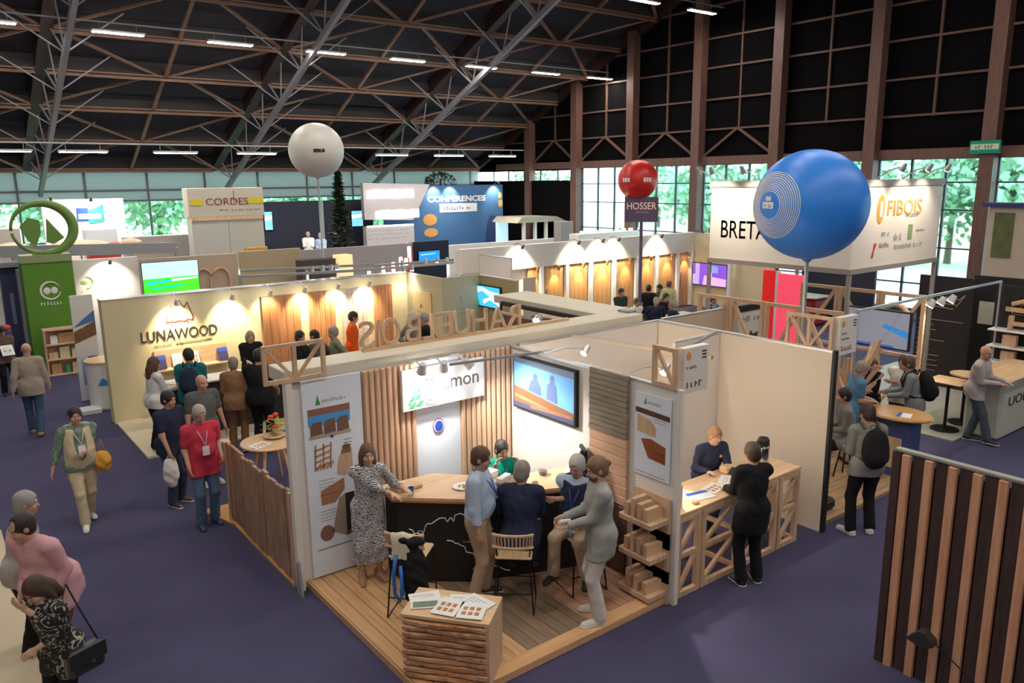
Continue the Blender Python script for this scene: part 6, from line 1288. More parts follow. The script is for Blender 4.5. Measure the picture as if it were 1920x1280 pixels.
# dark blue booth with seated people and screens
t, w_, h = slabY('dark_booth_wall', 'long midnight blue booth wall behind the conifer', 'wall', 492, 376, 700, 460, 33.0, mat('midnight', (.010, .013, .03), .7), .1, zb=0); MB().box(w_*.02, -.05, 0, w_*.06, 0, h).build('grey_post', M['grey'], t); clean(t)
for k, (p0, p1, y0_, y1_) in enumerate(((496, 511, 397, 431), (658, 682, 394, 425))):
    q = OY((p0+p1)/2, (y0_+y1_)/2, 32.93); screen(('narrow blue screen beside the CORDES tower', 'light blue screen behind the conifer')[k], q, (1, 0, 0), (0, 0, 1), (p1-p0)/F_PX*33*1.1, (y1_-y0_)/F_PX*33*1.05, glow=1.0, base=(.15, .45, .85), pic=[([(0, .5), (1, .6), (1, .8), (0, .75)], (.6, .8, .95))])
t = thing('long_table', 'long pale grey table where three distant people sit', 'table', (*OY(612, 465, 29.8).xy, 0)); MB().rbox(-1.9, -.4, 1.0, 2.0, .5, 1.25, b=.03).build('table_top', M['bluewhite'], t); MB().box(-1.8, -.3, 0, 1.9, .4, 1.0).build('table_front', M['white'], t)
# conifer, broad tree
t = thing('conifer', 'tall slim conifer standing in a pot before the dark blue booth', 'tree', (*OY(640, 455, 26.5).xy, 0)); zt_ = OY(640, 322, 26.5).z; zb_ = 1.6; rnd = random.Random(1); mb = MB()
for k in range(1500):
    f = rnd.random()**.8; z = zb_+(zt_-zb_)*f; R_ = (1-f)*.58+.06; a = rnd.uniform(0, 2*PI); r = R_*rnd.uniform(.25, 1); c = Vector((r*math.cos(a), r*math.sin(a), z)); d = Vector((math.cos(a), math.sin(a), rnd.uniform(-.2, .5)))*.13; e = Vector((-math.sin(a), math.cos(a), rnd.uniform(-.5, .5)))*.05; mb.add([c-d, c-e, c+d, c+e], [(0, 1, 2, 3)])
mb.build('needles', mat('needle_green', (.035, .06, .03), .9, noise=.5, nscale=6), t); MB().tube([(0, 0, .3), (0, 0, zt_-.1)], [.06, .01], 8).build('trunk', M['bark'], t); MB().lathe([(.25, 0), (.32, .5), (.28, .5), (.001, .4)], n=20).build('pot', M['black'], t)
t = thing('indoor_tree', 'dark round tree crown showing above the conference wall', 'tree', (*OY(826, 345, 35).xy, 0)); zc = OY(826, 338, 35).z; rnd = random.Random(6); mb = MB()
for k in range(500):
    a = rnd.uniform(0, 2*PI); b = rnd.uniform(0, PI); c = Vector((.8*math.cos(a)*math.sin(b), .8*math.sin(a)*math.sin(b), zc-.1+.45*math.cos(b)))*1; d = Vector((rnd.uniform(-1, 1), rnd.uniform(-1, 1), rnd.uniform(-.5, 1)))*.14; e = Vector((rnd.uniform(-1, 1), rnd.uniform(-1, 1), 0))*.06; mb.add([c-d, c-e, c+d, c+e], [(0, 1, 2, 3)])
mb.build('leaves', mat('needle_green', None), t); MB().tube([(0, 0, 0), (0, 0, zc)], .07, 8).build('trunk', M['bark'], t)
# conference wall and white sign with glowing words
YCF = 33.0; a, b, z0, z1 = ybox(790, 347, 943, 450, YCF); t = thing('conference_wall', 'large blue wall reading CONFÉRENCES with orange shapes', 'wall', ((a+b)/2, YCF, 0)); w_ = (b-a)/2
MB().box(-w_-2.0, 0, 0, w_, .15, z1).build('wall_panel', mat('conf_blue', (.05, .14, .30), .6), t)
text('CONFÉRENCES', .5, (OY(857, 372, YCF).x-(a+b)/2, -.01, OY(857, 371, YCF).z), Xp, Zp, M['wink'], t, wid=OY(912, 372, YCF).x-OY(803, 372, YCF).x, hgt=.36, bold=.02)
u0 = OY(824, 390, YCF); u1 = OY(894, 390, YCF); MB().box(u0.x-(a+b)/2, -.02, u0.z-.22, u1.x-(a+b)/2, 0, u0.z+.2).build('white_strip', M['wink'], t); mb = MB(); scribble(mb, (u0.x-(a+b)/2+.25, -.022, u0.z-.12), Xp, Zp, (u1.x-u0.x)*.75, .2, 11); mb.build('dark_lettering', mat('conf_ink', (.02, .04, .12), .6), t)
for (px, py, rx, rz) in ((806, 412, .42, .28), (808, 436, .42, .22), (937, 366, .12, .16), (938, 381, .14, .2)):
    q = OY(px, py, YCF); MB().prism([(rx*math.cos(s)*(1 if abs(math.cos(s)) < .8 else .95), rz*math.sin(s)) for s in np.linspace(0, 2*PI, 20)[:-1]], (q.x-(a+b)/2, -.01, q.z), Xp, Zp, (0, -.006, 0)).build('orange_shape', mat('conf_orange', (.60, .30, .08), .6), t)
q = OY(922, 425, YCF); MB().prism([(-.45, -.8), (.4, -.8), (.35, .1), (.2, .55), (-.1, .6), (-.3, .2)], (q.x-(a+b)/2, -.01, q.z), Xp, Zp, (0, -.006, 0)).build('dark_shape', mat('conf_dark', (.03, .06, .17), .6), t)
for k, px in enumerate((812, 843, 925)): 
    q = OY(px, 343, YCF); track_spot(('leftmost arm lamp on top of the conference wall', 'middle arm lamp on top of the conference wall', 'rightmost arm lamp on top of the conference wall')[k], (q.x, YCF-.5, z1+.15), (q.x, YCF, z1-.6), 70, (1, .9, .75), 90, arm=(q.x, YCF, z1), body=M['grey'])
Yg = 31.5; t = thing('illuminated_sign', 'white slanted sign tower with two glowing white words', 'sign', (OY(740, 400, Yg).x, Yg, 0)); X_ = lambda px, py: OY(px, py, Yg).x-t.location.x; Z_ = lambda px, py: OY(px, py, Yg).z
MB().prism([(X_(684, 412), Z_(684, 412)), (X_(775, 412), Z_(775, 412)), (X_(806, 345), Z_(806, 345)), (X_(680, 343), Z_(680, 343))], (0, 0, 0), Xp, Zp, (0, .25, 0)).build('upper_panel', mat('sign_lilac', (.36, .33, .34), .6), t)
MB().box(X_(686, 460), -.12, 0, X_(775, 460), .2, Z_(730, 423)).build('lower_panel', mat('sign_grey', (.40, .37, .37), .6), t)
gl = mat('glow_white', (1, 1, 1), .5, emit=(1, .97, .92), es=3.5)
text('CORDES', .4, (X_(729, 365), -.01, Z_(729, 363)), Xp, Zp, gl, t, name='glowing_word', wid=X_(774, 365)-X_(686, 365), hgt=.42, bold=.05, ext=.03) if False else None
for (p0, p1, py) in ((687, 776, 363), (704, 786, 401)):
    mb = MB(); n_ = 9; wq = (X_(p1, py)-X_(p0, py))/n_
    for k in range(n_): mb.rbox(X_(p0, py)+k*wq, -.05, Z_(740, py)-.19, X_(p0, py)+(k+1)*wq-.02, -.002, Z_(740, py)+(.19 if k % 3 else .15), b=.03)
    mb.build('glowing_word', gl, t)
MB().box(X_(688, 424), -.13, Z_(730, 424), X_(773, 424), -.0, Z_(730, 421.5)).build('light_strip', gl, t)
mb = MB()
for py in (434, 441, 449): scribble(mb, (X_(688, py), -.125, Z_(700, py)), Xp, Zp, X_(765, py)-X_(688, py), .07, 22)
mb.tube([(X_(702, 474)+.16*math.cos(s), -.125, Z_(702, 474)+.16*math.sin(s)) for s in np.linspace(0, 2*PI, 16)], .03, 5); mb.build('dark_lettering', M['inkgrey'], t)
# gazebo
Yz = 30.0; q = OY(992, 410, Yz); t = thing('gazebo', 'pale pyramid roof on wooden posts right of the conference wall', 'gazebo', (q.x, Yz, 0)); hw = (OY(1037, 412, Yz).x-OY(946, 412, Yz).x)/2; zt_ = q.z; 
MB().prism([(-hw, -.12), (hw, -.12), (hw*.6, .12), (-hw*.8, .14)], (0, -1.0, zt_), Xp, Zp, (0, 2, 0)).build('roof', mat('roof_pale', (.38, .36, .28), .7, noise=.2, nscale=5), t)
for k in range(4): MB().rbox(-hw*.7+k*hw*.45, -.9, 0, -hw*.7+k*hw*.45+.14, -.75, zt_-.1, b=.01).build('post', M['white'], t)
MB().box(-hw*1.0, .6, zt_-1.4, -hw*.55, .7, zt_-.12).build('lit_pane', mat('pane_blue', (.4, .6, .7), .3, emit=(.5, .75, .9), es=.6), t)
# beams, trusses and counters in the middle band
def clutterY(*a, **k):
    t, w_, h = slabY(*a, **k); clean(t); return t, w_, h
clutterY('low_wall', 'long pale low wall in front of the conference wall', 'wall', 840, 452, 1065, 478, 27.5, M['white'], .1, zb=0)
clutterY('grey_counter', 'grey box beside the brown column near the right windows', 'box', 1052, 415, 1075, 448, 26.5, mat('box_grey', (.28, .26, .25), .7), .5, zb=0)
_t, _w, _h = clutterY('glass_stand', 'row of pale counters with small lit boxes before the right windows', 'counter', 1085, 432, 1300, 446, 24.5, M['white'], .6, zb=0)
GSZ = _h
for k in range(9):
    px = 1095+k*13; q = OY(px, 437, 24.5); q.z = GSZ+.07; tag(rbx('lit_box', mat('lit_box', (.8, .75, .6), .5, emit=(1, .85, .6), es=1.2), None, q.x-.07, 24.55, q.z-.07, q.x+.07, 24.7, q.z+.05, b=.01), 'small lit display box in the row before the right windows', 'box', 'small lit boxes before the right windows')
clutterY('shelf_unit', 'low pale shelf wall under the back windows right of the tall white logo wall', 'shelf', 236, 442, 356, 500, 29.0, mat('shelf_pale', (.40, .39, .36), .7), .5, zb=0)
clutterY('navy_wall', 'navy wall behind the small blue screen in the middle of the hall', 'wall', 770, 452, 842, 510, 25.0, mat('midnight', None), .1, zb=0)
q = OY(805, 480, 24.94); screen('bright blue screen in front of the navy wall', q, (1, 0, 0), (0, 0, 1), .95, .42, glow=.9, base=(.01, .22, .8), pic=[([(.1, .6), (.8, .7), (.8, .8), (.1, .75)], (.2, .5, .9))])
t = thing('truss_frame', 'grey metal truss frame with round lamps above the cream wall', 'truss', (0, 0, 0)); mb = MB(); za = 2.62
for (p0, p1) in (((450, 508), (700, 496)), ((450, 519), (705, 505)), ((700, 498), (850, 487)), ((700, 505), (850, 492))): a = G(*p0, za); b = G(*p1, za); mb.bar(a, b, .06, .06)
for px in (450, 575, 705, 840): 
    a = G(px, 515-(px-450)*.07, za); mb.bar(a, (a.x, a.y, 0), .06, .06)
mb.build('bars', M['grey'], t)
for k, (px, py) in enumerate(((585, 503), (605, 501), (621, 500), (632, 498), (754, 491), (798, 488), (819, 485), (838, 486), (756, 502), (772, 500))):
    q = G(px, py, 2.66); track_spot('round glowing lamp hung on the grey truss frame', q, (q.x, q.y, 0), 12, (1, .88, .7), 120, group='round lamps on the grey truss frame', r=.05, glow=60)
clutterY('dark_cabinet', 'dark glass cabinet behind the truss frame', 'cabinet', 566, 486, 640, 545, 20.5, mat('cab_dark', (.05, .045, .05), .3), .4, zb=0)
clutterY('lit_cabinet', 'orange lit display cabinet beside the dark glass cabinet', 'cabinet', 636, 478, 662, 520, 20.3, mat('cab_orange', (.7, .4, .2), .5, emit=(1, .55, .25), es=.8), .4, zb=0)
clutterY('beige_partition', 'beige partition with warm light left of the dark glass cabinet', 'wall', 452, 468, 566, 545, 21.5, mat('beige_p2', (.48, .38, .24), .7), .1, zb=0)
clutterY('grey_wall', 'pale grey partition below the glowing sign tower', 'wall', 562, 462, 775, 530, 24.5, mat('sign_grey', None), .1, zb=0)
for k, (px, y0_, y1_) in enumerate(((693, 507, 530), (706, 518, 530), (714, 512, 530), (720, 500, 530), (738, 492, 512), (752, 482, 500), (762, 484, 500), (768, 462, 490))):
    Yt = 19.5; q0 = OY(px, y1_, Yt); q1 = OY(px, y0_, Yt); t = thing('tube_lamp', 'white glowing tube lamp with a red back in the middle of the hall', 'lamp', (q0.x, Yt, q0.z), group='white tube lamps with red backs'); h = q1.z-q0.z; MB().rbox(-.04, -.04, 0, .04, .04, h, b=.01).build('tube', gl, t); MB().rbox(.042, -.04, -q0.z, .09, .05, h+.02, b=.01).build('red_back', M['red'], t)
clutterY('plain_counter', 'pale counter edge in front of the far left windows', 'counter', -60, 430, 40, 470, 26.0, M['white'], .8, zb=0)
for k, (px, py, r) in enumerate(((20, 463, .5), (150, 457, .75), (245, 453, .3))):
    q = OY(px, py, 25.0); t = thing('disc_lamp', ('wide flat disc lamp at the left picture edge', 'large flat disc lamp right of the green ring', 'small pinkish disc lamp under the tall white logo wall')[k], 'lamp', q); MB().lathe([(.05, .12), (r*.8, .05), (r, 0), (r*.9, -.02), (.02, -.01)], n=28).build('shade', mat('shade_wood', (.45, .28, .16), .6, emit=(1, .8, .5), es=.25), t); MB().tube([(0, 0, -.02), (0, 0, -q.z)], .02, 6).build('stem', M['grey'], t)
t = thing('truss_beam', 'long grey truss beam over the far left stands', 'truss', (0, 0, 0)); a = OY(0, 472, 24.0); b = OY(330, 464, 24.0); MB().bar(a, b, .12, .3).bar((a.x, 24.3, a.z-.5), (b.x, 24.3, b.z-.4), .08, .1).bar(b, (b.x, b.y, 0), .1, .1).bar((a.x+.3, a.y, a.z), (a.x+.3, a.y, 0), .1, .1).build('beam', M['grey'], t)
clutterY('red_shelf', 'red and white shelf boards under the tall white logo wall', 'shelf', 165, 456, 226, 470, 27.0, M['red'], .4, zb=0)
# ================= people =================
SK = (.52, .30, .21); SKL = (.58, .36, .26); SKD = (.40, .22, .14)
c_white = cloth('white', (.72, .72, .70)); c_lblue = cloth('light_blue', (.42, .52, .68)); c_navy = cloth('navy', (.022, .028, .06)); c_khaki = cloth('khaki', (.44, .33, .23))
c_black = cloth('black', (.012, .012, .014)); c_jeans = cloth('jeans', (.10, .16, .26)); c_dj = cloth('dark_jeans', (.04, .06, .11)); c_red = cloth('red', (.55, .045, .085)); c_green = cloth('green', (.0, .26, .17))
c_cream = cloth('cream', (.60, .50, .34)); c_pink = cloth('pink', (.62, .34, .38)); c_greyT = cloth('grey_tee', (.10, .11, .11)); c_beige = cloth('beige_knit', (.40, .33, .27)); c_teal = cloth('teal', (.015, .16, .18))
c_brown = cloth('brown', (.26, .14, .07)); c_lgrey = cloth('light_grey', (.36, .36, .33)); c_offw = cloth('off_white', (.66, .61, .55)); c_orange = cloth('orange', (.70, .10, .01)); c_gjack = cloth('green_jacket', (.20, .24, .17))
c_gknit = cloth('grey_knit', (.22, .22, .21)); c_bpolo = cloth('blue_polo', (.09, .22, .36)); c_dgreen = cloth('dark_green', (.035, .06, .055)); c_pgrey = cloth('pale_grey', (.42, .38, .36)); c_lb = cloth('brown_top', (.15, .10, .085))
p_dress = pattern('dress_print', (.02, .02, .025), (.62, .62, .64), 'wave', 17, 9, .42); p_floral = pattern('blouse_print', (.008, .008, .01), (.38, .38, .32), 'noise', 12, 3, .58); p_teal = pattern('teal_print', (.10, .17, .13), (.20, .28, .22), 'noise', 22, 1, .5)
s_white = [mat('shoe_white', (.70, .68, .62), .5), mat('sole_white', (.75, .72, .65), .5)]; s_black = [mat('shoe_black', (.015, .015, .015), .4), mat('sole_white', None)]; s_dark = [mat('shoe_dark', (.03, .025, .025), .5)]; s_tan = [mat('shoe_tan', (.45, .32, .16), .5)]
s_blue = [mat('shoe_blue', (.03, .07, .12), .5)]; s_red = [mat('shoe_redbrown', (.35, .07, .05), .5)]; s_brown = [mat('shoe_brown', (.10, .05, .03), .5), mat('sole_white', None)]
H_BR, H_DK, H_GR, H_BL, H_WH = (.10, .05, .03), (.018, .014, .012), (.30, .29, .27), (.36, .22, .11), (.55, .53, .50)
CAMP = Vector((0, 0, CAMZ))
def stoolat(I_or_xy, h, label, z=0, grp=None):
    x, y = I_or_xy; t = thing('stool', label, 'stool', (x, y, z), group=grp); MB().lathe([(.001, h-.05), (.17, h-.05), (.18, h-.02), (.17, h), (.001, h)], n=20).build('seat', M['w_top'], t)
    for k in range(4): a = PI/4+k*PI/2; MB().tube([(.1*math.cos(a), .1*math.sin(a), h-.05), (.19*math.cos(a), .19*math.sin(a), 0)], .012, 6).build('leg', M['blackmetal'], t)

# --- corner stand ---
q = G(717, 1082, PZ)
I = person('long-haired woman in a black and white patterned dress leaning on the counter end', 3.80, 7.78, 12, 1.70, PZ, .9, lean=4, side=2, head=(0, -4), lh=(.2, .40, 1.13, 'd'), rh=(.30, .22, 1.14, 'd'), top=p_dress, sleeve='34', topname='dress_top', legs=p_dress, legkind='dress', shoes=[mat('shoe_nude', (.42, .24, .17), .5)], hair='long', haircol=(.13, .07, .04), skin=SKL, res=.009)
t = thing('glass', 'small glass with a blue pattern between the hands of the woman in the patterned dress', 'glass', (4.2, 7.45, CZ)); MB().lathe([(.025, 0), (.035, .09), (.031, .09), (.022, .006)], n=16).build('glass_body', M['blue'], t)
q = G(893, 1118, PZ)
I = person('man in light blue shirt and khaki trousers standing at the counter facing right', q.x+.02, q.y-.02, 78, 1.80, PZ, 1.12, lean=4, head=(-5, -12), lh=(.42, .12, 1.16, 'd'), rh=(.08, -.27, .86), top=c_lblue, sleeve='long', hem=-.1, belly=.05, legs=c_khaki, shoes=s_brown, hair='short', haircol=H_BR, skin=SK, lf=(.05, .12, 0), rf=(-.03, -.12, 0), res=.009)
lanyard(I, (.05, .12, .4), False, belly=.05); 
mb = MB(); P_ = [I['tp'](.125*math.cos(a)+.012, .155*math.sin(a), .045) for a in np.linspace(0, 2*PI, 25)]; mb.tube(P_, .016, 6, caps=False); mb.build('belt', M['black'], I['root'])
q = OY(938, 822, 7.75)
I = person('man in a green polo shirt sitting behind the counter right of the blue shirt man', q.x, q.y, 12, 1.75, PZ, 1.05, sit=q.z-PZ-.90, lean=4, head=(10, -12), lh=(.34, .14, 1.10, 'd'), rh=(.34, -.14, 1.10, 'd'), top=c_green, sleeve='short', legs=c_dj, shoes=s_dark, hair='short', haircol=H_DK, skin=SK, res=.0095)
lanyard(I, (.1, .3, .5), True); stoolat((q.x, q.y), q.z-PZ-.90, 'round stool of the man in the green polo shirt behind the counter', PZ)
I = person('grey-haired man in a navy jacket seated on the bar stool with his back turned', 4.92, 6.33, 172, 1.80, PZ, 1.14, sit=.66, lean=14, head=(-20, -14), lh=(.36, .2, 1.14, 'd'), rh=(.40, -.14, 1.12, 'd'), top=c_navy, topname='jacket', hem=.16, legs=c_navy, shoes=s_dark, hair='full', haircol=(.26, .22, .19), skin=SK, lf=(.28, .14, .24), rf=(.3, -.12, .24), res=.009)
q = G(1080, 838, 1.60)
I = person('white-haired man with navy vest and crossed arms seated on the right bar stool', 5.64, 6.16, -18, 1.80, PZ, 1.14, sit=.68, lean=4, head=(-8, -18), belly=.06, lh=(.22, -.2, 1.10, 'b'), rh=(.27, .2, 1.06, 'b'), top=c_lblue, sleeve='short', legs=c_khaki, shoes=s_dark, hair='full', haircol=H_WH, skin=SK, lf=(.36, .22, .22), rf=(.4, -.16, .22), res=.009)
S_ = np.array
vest_on(I, c_navy, .06, 0); lanyard(I, (.05, .1, .4), False, belly=.09)
q = G(1132, 1162, PZ)
I = person('bearded man with blond bun in a light grey shirt holding leaflets at the platform edge', q.x, q.y+.06, -74, 1.84, PZ, 1.05, lean=3, head=(8, -14), lh=(.34, .02, 1.10, 'u'), rh=(.36, -.12, 1.14, 'i'), top=c_lgrey, sleeve='long', hem=.14, legs=c_offw, shoes=s_white, hair='bun', haircol=(.20, .12, .06), skin=SKL, beard=(.14, .07, .04), lf=(.04, .12, 0), rf=(-.02, -.14, 0), res=.009)
h = world(I, (I['hL']+I['hR'])/2); t = thing('rolled_leaflet', 'rolled pale leaflet held in the hands of the bearded man', 'leaflet', (h.x, h.y, h.z)); d_ = world(I, I['hL']+S_([.12, .0, .05]))-h; MB().tube([-d_*.3, d_*.9], .022, 10).build('paper_roll', M['paper'], t)
# --- neighbouring stand ---
q = OY(1328, 795, 6.12)
I = person('fair-haired man in navy sweater behind the timber counter reaching forward', q.x, q.y, 32, q.z+.05, 0, 1.06, lean=16, head=(6, -10), lh=(.48, .12, 1.04, 'd'), rh=(.30, -.16, 1.05, 'd'), top=c_navy, legs=c_dj, shoes=s_dark, hair='short', haircol=(.30, .17, .08), skin=SKL, res=.0095)
MB().ball(I['tp'](.118, .08, .40), (.012, .02, .02), 6).build('orange_badge', M['orange'], I['root'])
q = G(1402, 1098)
I = person('man in a black suit standing with his back to the aisle before the timber counter', q.x+.05, q.y+.03, -148, 1.74, 0, 1.04, lean=4, head=(10, -8), lh=(.38, .12, 1.06, 'd'), rh=(.40, -.06, 1.04, 'i'), top=c_black, topname='suit_jacket', hem=.2, legs=c_black, shoes=s_black, hair='full', haircol=(.05, .025, .015), skin=SK, lf=(.0, .1, 0), rf=(.02, -.12, 0), res=.009)
# --- left aisle ---
q = G(96, 1062, 1.58)
I = person('dark-haired woman in a black leaf print blouse touching her face at the lower left', q.x, q.y, -52, 1.62, 0, .98, lean=16, head=(0, -32), lh=(.20, -.05, .93, 'b'), rh=(.27, -.02, 1.34, 'b'), top=p_floral, sleeve='34', topname='blouse', hem=.14, legs=c_black, legkind='trousers', shoes=s_black, hair='long', haircol=(.055, .022, .018), skin=SKL, res=.008)
R = I['root']; bgp = world(I, I['tp'](.02, .24, -.1)); t = thing('shoulder_bag', 'black leather shoulder bag on the hip of the woman in the leaf print blouse', 'bag', bgp, R.rotation_euler.z-.2)
MB().rbox(-.16, -.06, -.13, .16, .06, .11, b=.035).build('bag_body', mat('bag_leather', (.018, .02, .02), .35), t); MB().rbox(-.165, .055, -.03, .165, .07, .115, b=.006).build('flap', mat('bag_leather', None), t); MB().box(-.05, .068, -.035, -.02, .078, -.02).build('buckle', mat('brass', (.6, .45, .15), .3, metal=1), t)
MB().tube([(-.13, 0, .1), (-.08, -.1, .35), (-.02, -.17, .62), (.05, -.14, .5), (.13, 0, .1)], .008, 6).build('strap', mat('bag_leather', None), t, smooth=True)
q = G(72, 940, 1.72)
I = person('man in a pink shirt bending forward at the left edge', q.x+.05, q.y-.1, -48, 1.80, 0, 1.25, lean=26, head=(-20, -10), lh=(.22, .18, .9, 'i'), rh=(.28, -.12, .95, 'i'), top=c_pink, sleeve='long', hem=.14, belly=.08, legs=cloth('redbrown', (.16, .05, .035)), shoes=s_red, hair='thin', haircol=H_DK, skin=SK, res=.009)
q = G(14, 925, 1.74)
I = person('man in a grey shirt partly cut by the left picture edge', q.x, q.y, 80, 1.76, 0, 1.12, lean=12, head=(0, -5), lh=(.3, .1, .95, 'i'), rh=(.3, -.1, .95, 'i'), top=c_pgrey, sleeve='short', legs=c_black, shoes=s_dark, hair='short', haircol=H_GR, skin=SK, res=.010)
q = G(170, 986)
I = person('walking person in cream trousers and vest with a green patterned shirt', q.x, q.y+.12, 8, 1.72, 0, 1.12, lean=-2, side=0, head=(0, -4), lh=(.24, .02, 1.12, 'b'), rh=(.02, -.36, .86, 'i'), top=p_teal, sleeve='34', hem=.02, belly=.06, legs=c_cream, shoes=s_white, hair='short', haircol=H_DK, skin=SK, lf=(-.22, .06, .03), rf=(.14, -.06, 0), res=.0095)
vest_on(I, c_cream, .06, .075)
lanyard(I, (.5, .5, .45), True, .12, belly=.09)
h = world(I, I['tp'](.06, .26, .0)); t = thing('tote_bag', 'yellow cloth bag carried on the arm of the person in cream trousers', 'bag', h); V = Vol((-.3, -.3, -.4), (.3, .3, .3), .012); V.ell((0, 0, -.04), (.12, .12, .16), None, .03); V.folds(.008, 4); V.halfcut((0, 0, .1), (0, 0, 1)); vol_obj(V, 'bag_body', cloth('bag_yellow', (.62, .33, .05)), t); MB().tube([(-.05, 0, .08), (0, -.05, .3), (.05, 0, .08)], .008, 6).build('strap', cloth('bag_yellow', None), t, smooth=True)
q = G(394, 984)
I = person('grey-haired man in a red shirt and blue jeans with a lanyard', q.x, q.y+.06, 14, 1.76, 0, 1.14, lean=3, head=(4, -14), lh=(.1, .23, .98, 'i'), rh=(.16, -.22, .92, 'i'), belly=.05, top=c_red, sleeve='short', hem=.10, legs=c_jeans, shoes=s_blue, hair='full', haircol=(.42, .36, .31), skin=SK, lf=(-.02, .1, 0), rf=(.06, -.1, 0), res=.009, glasses=True)
lanyard(I, (.5, .45, .6), True, .16, belly=.06)
q = G(332, 945)
I = person('dark-haired man in a navy polo shirt beside the red-shirted man', q.x, q.y+.05, 42, 1.76, 0, 1.15, lean=4, head=(8, -8), lh=(.18, .2, .9, 'i'), rh=(.2, -.2, .86, 'i'), belly=.03, top=c_navy, sleeve='short', legs=c_dj, shoes=s_brown, hair='short', haircol=H_DK, skin=SK, lf=(0, .1, 0), rf=(.05, -.1, 0), res=.0095)
h = world(I, I['hR'])+Vector((0, 0, -.3)); t = thing('white_bag', 'white cloth bag in the hand of the navy polo man', 'bag', h); V = Vol((-.3, -.3, -.4), (.3, .3, .4), .012); V.ell((0, 0, 0), (.11, .07, .24), None, .03); V.folds(.006, 9); V.halfcut((0, 0, .2), (0, 0, 1)); vol_obj(V, 'bag_body', c_white, t); MB().tube([(-.05, 0, .18), (0, 0, .3), (.05, 0, .18)], .006, 6).build('handle', c_white, t)
h = world(I, I['hL'])+Vector((0, 0, -.26)); t = thing('black_bag', 'black bag hanging between the navy polo man and the red-shirted man', 'bag', h); V = Vol((-.3, -.3, -.4), (.3, .3, .4), .012); V.ell((0, 0, -.02), (.15, .06, .22), None, .03); V.folds(.006, 5); V.halfcut((0, 0, .16), (0, 0, 1)); vol_obj(V, 'bag_body', c_black, t); MB().tube([(-.06, 0, .14), (0, 0, .27), (.06, 0, .14)], .007, 6).build('handle', c_black, t)
q = G(410, 905)
I = person('bald man in a dark grey T-shirt standing behind the red-shirted man', q.x-.1, q.y+.1, 22, 1.80, 0, 1.15, head=(10, -8), top=c_greyT, sleeve='short', legs=c_dj, shoes=s_white, hair='bald', skin=SK, lh=(.08, .3, .86), rh=(.08, -.3, .86), res=.0095)
q = G(72, 816)
I = person('bald man in a beige sweater and jeans walking away on the left aisle', q.x, q.y+.1, 176, 1.80, 0, 1.08, lean=3, head=(-10, -8), top=c_beige, hem=.1, legs=cloth('mid_jeans', (.06, .10, .17)), shoes=s_tan, hair='bald', skin=SK, lf=(.16, .08, 0), rf=(-.2, -.07, .03), lh=(-.08, .3, .84), rh=(.12, -.3, .84), res=.010)
q = G(32, 742)
I = person('woman in a brown top reading papers beside the walking bald man', q.x-.1, q.y+.3, 10, 1.62, 0, .95, lean=6, head=(5, -30), top=c_lb, legs=c_black, shoes=s_dark, hair='long', haircol=H_DK, skin=SKD, lh=(.28, .08, 1.05, 'u'), rh=(.28, -.08, 1.05, 'u'), res=.011)
h = world(I, S_([.36, 0, 1.08])); b_ = brochure(h.x, h.y, h.z, 0, .24, .3, 'white papers held by the woman in the brown top', 0); b_.rotation_euler = (.7, 0, I['root'].rotation_euler.z+PI/2)
# --- crown logo stand ---
q = G(300, 846, .04)
I = person('brown-haired woman in a white blouse and wide black trousers at the black counter', q.x, q.y+.02, 118, 1.72, .04, .95, lean=5, head=(10, -10), lh=(.34, .1, 1.12, 'd'), rh=(.38, -.1, 1.10, 'i'), top=c_white, topname='blouse', hem=.04, legs=c_black, legkind='wide', shoes=s_brown, hair='long', haircol=(.10, .04, .025), skin=SKL, res=.0105)
q = G(368, 838, .04)
I = person('dark-haired man in a teal T-shirt with a backpack facing the black counter', q.x+.02, q.y, 172, 1.82, .04, 1.12, lean=6, head=(30, -12), lh=(.34, .18, 1.08, 'd'), rh=(.34, -.18, 1.08, 'd'), top=c_teal, sleeve='short', legs=c_dj, shoes=s_dark, hair='short', haircol=H_DK, skin=SK, res=.0105)
backpack(I, 'dark navy backpack on the man in the teal T-shirt', cloth('pack_navy', (.02, .03, .06)))
q = G(462, 838, .04)
I = person('person in a brown hoodie and brown trousers with a grey hood', q.x-.15, q.y-.1, 166, 1.70, .04, 1.05, lean=4, head=(0, -10), lh=(.26, .16, 1.0, 'i'), rh=(.26, -.16, 1.0, 'i'), top=c_brown, hem=.08, legs=cloth('brown_tr', (.20, .11, .055)), shoes=s_brown, hair='full', haircol=(.22, .20, .17), skin=SK, res=.0105)
q = G(508, 838, .04)
I = person('heavy man dressed in black standing beside the person in the brown hoodie', q.x-.15, q.y-.1, 160, 1.84, .04, 1.35, lean=6, head=(20, -12), lh=(.3, .22, 1.02, 'i'), rh=(.3, -.22, 1.02, 'i'), belly=.06, top=c_black, sleeve='short', legs=c_black, shoes=s_dark, hair='short', haircol=H_DK, skin=SK, res=.0105)
q = OY(467, 618, 15.9)
I = person('short-haired blond woman in a black top behind the black counter', q.x, q.y, 8, q.z-.04, .04, 1.05, lean=4, head=(6, -14), top=c_black, topname='blouse', sleeve='34', legs=c_black, shoes=s_dark, hair='bob', haircol=(.34, .24, .14), skin=SKL, lh=(.3, .1, 1.06, 'd'), rh=(.3, -.1, 1.06, 'd'), res=.0105)
far = []
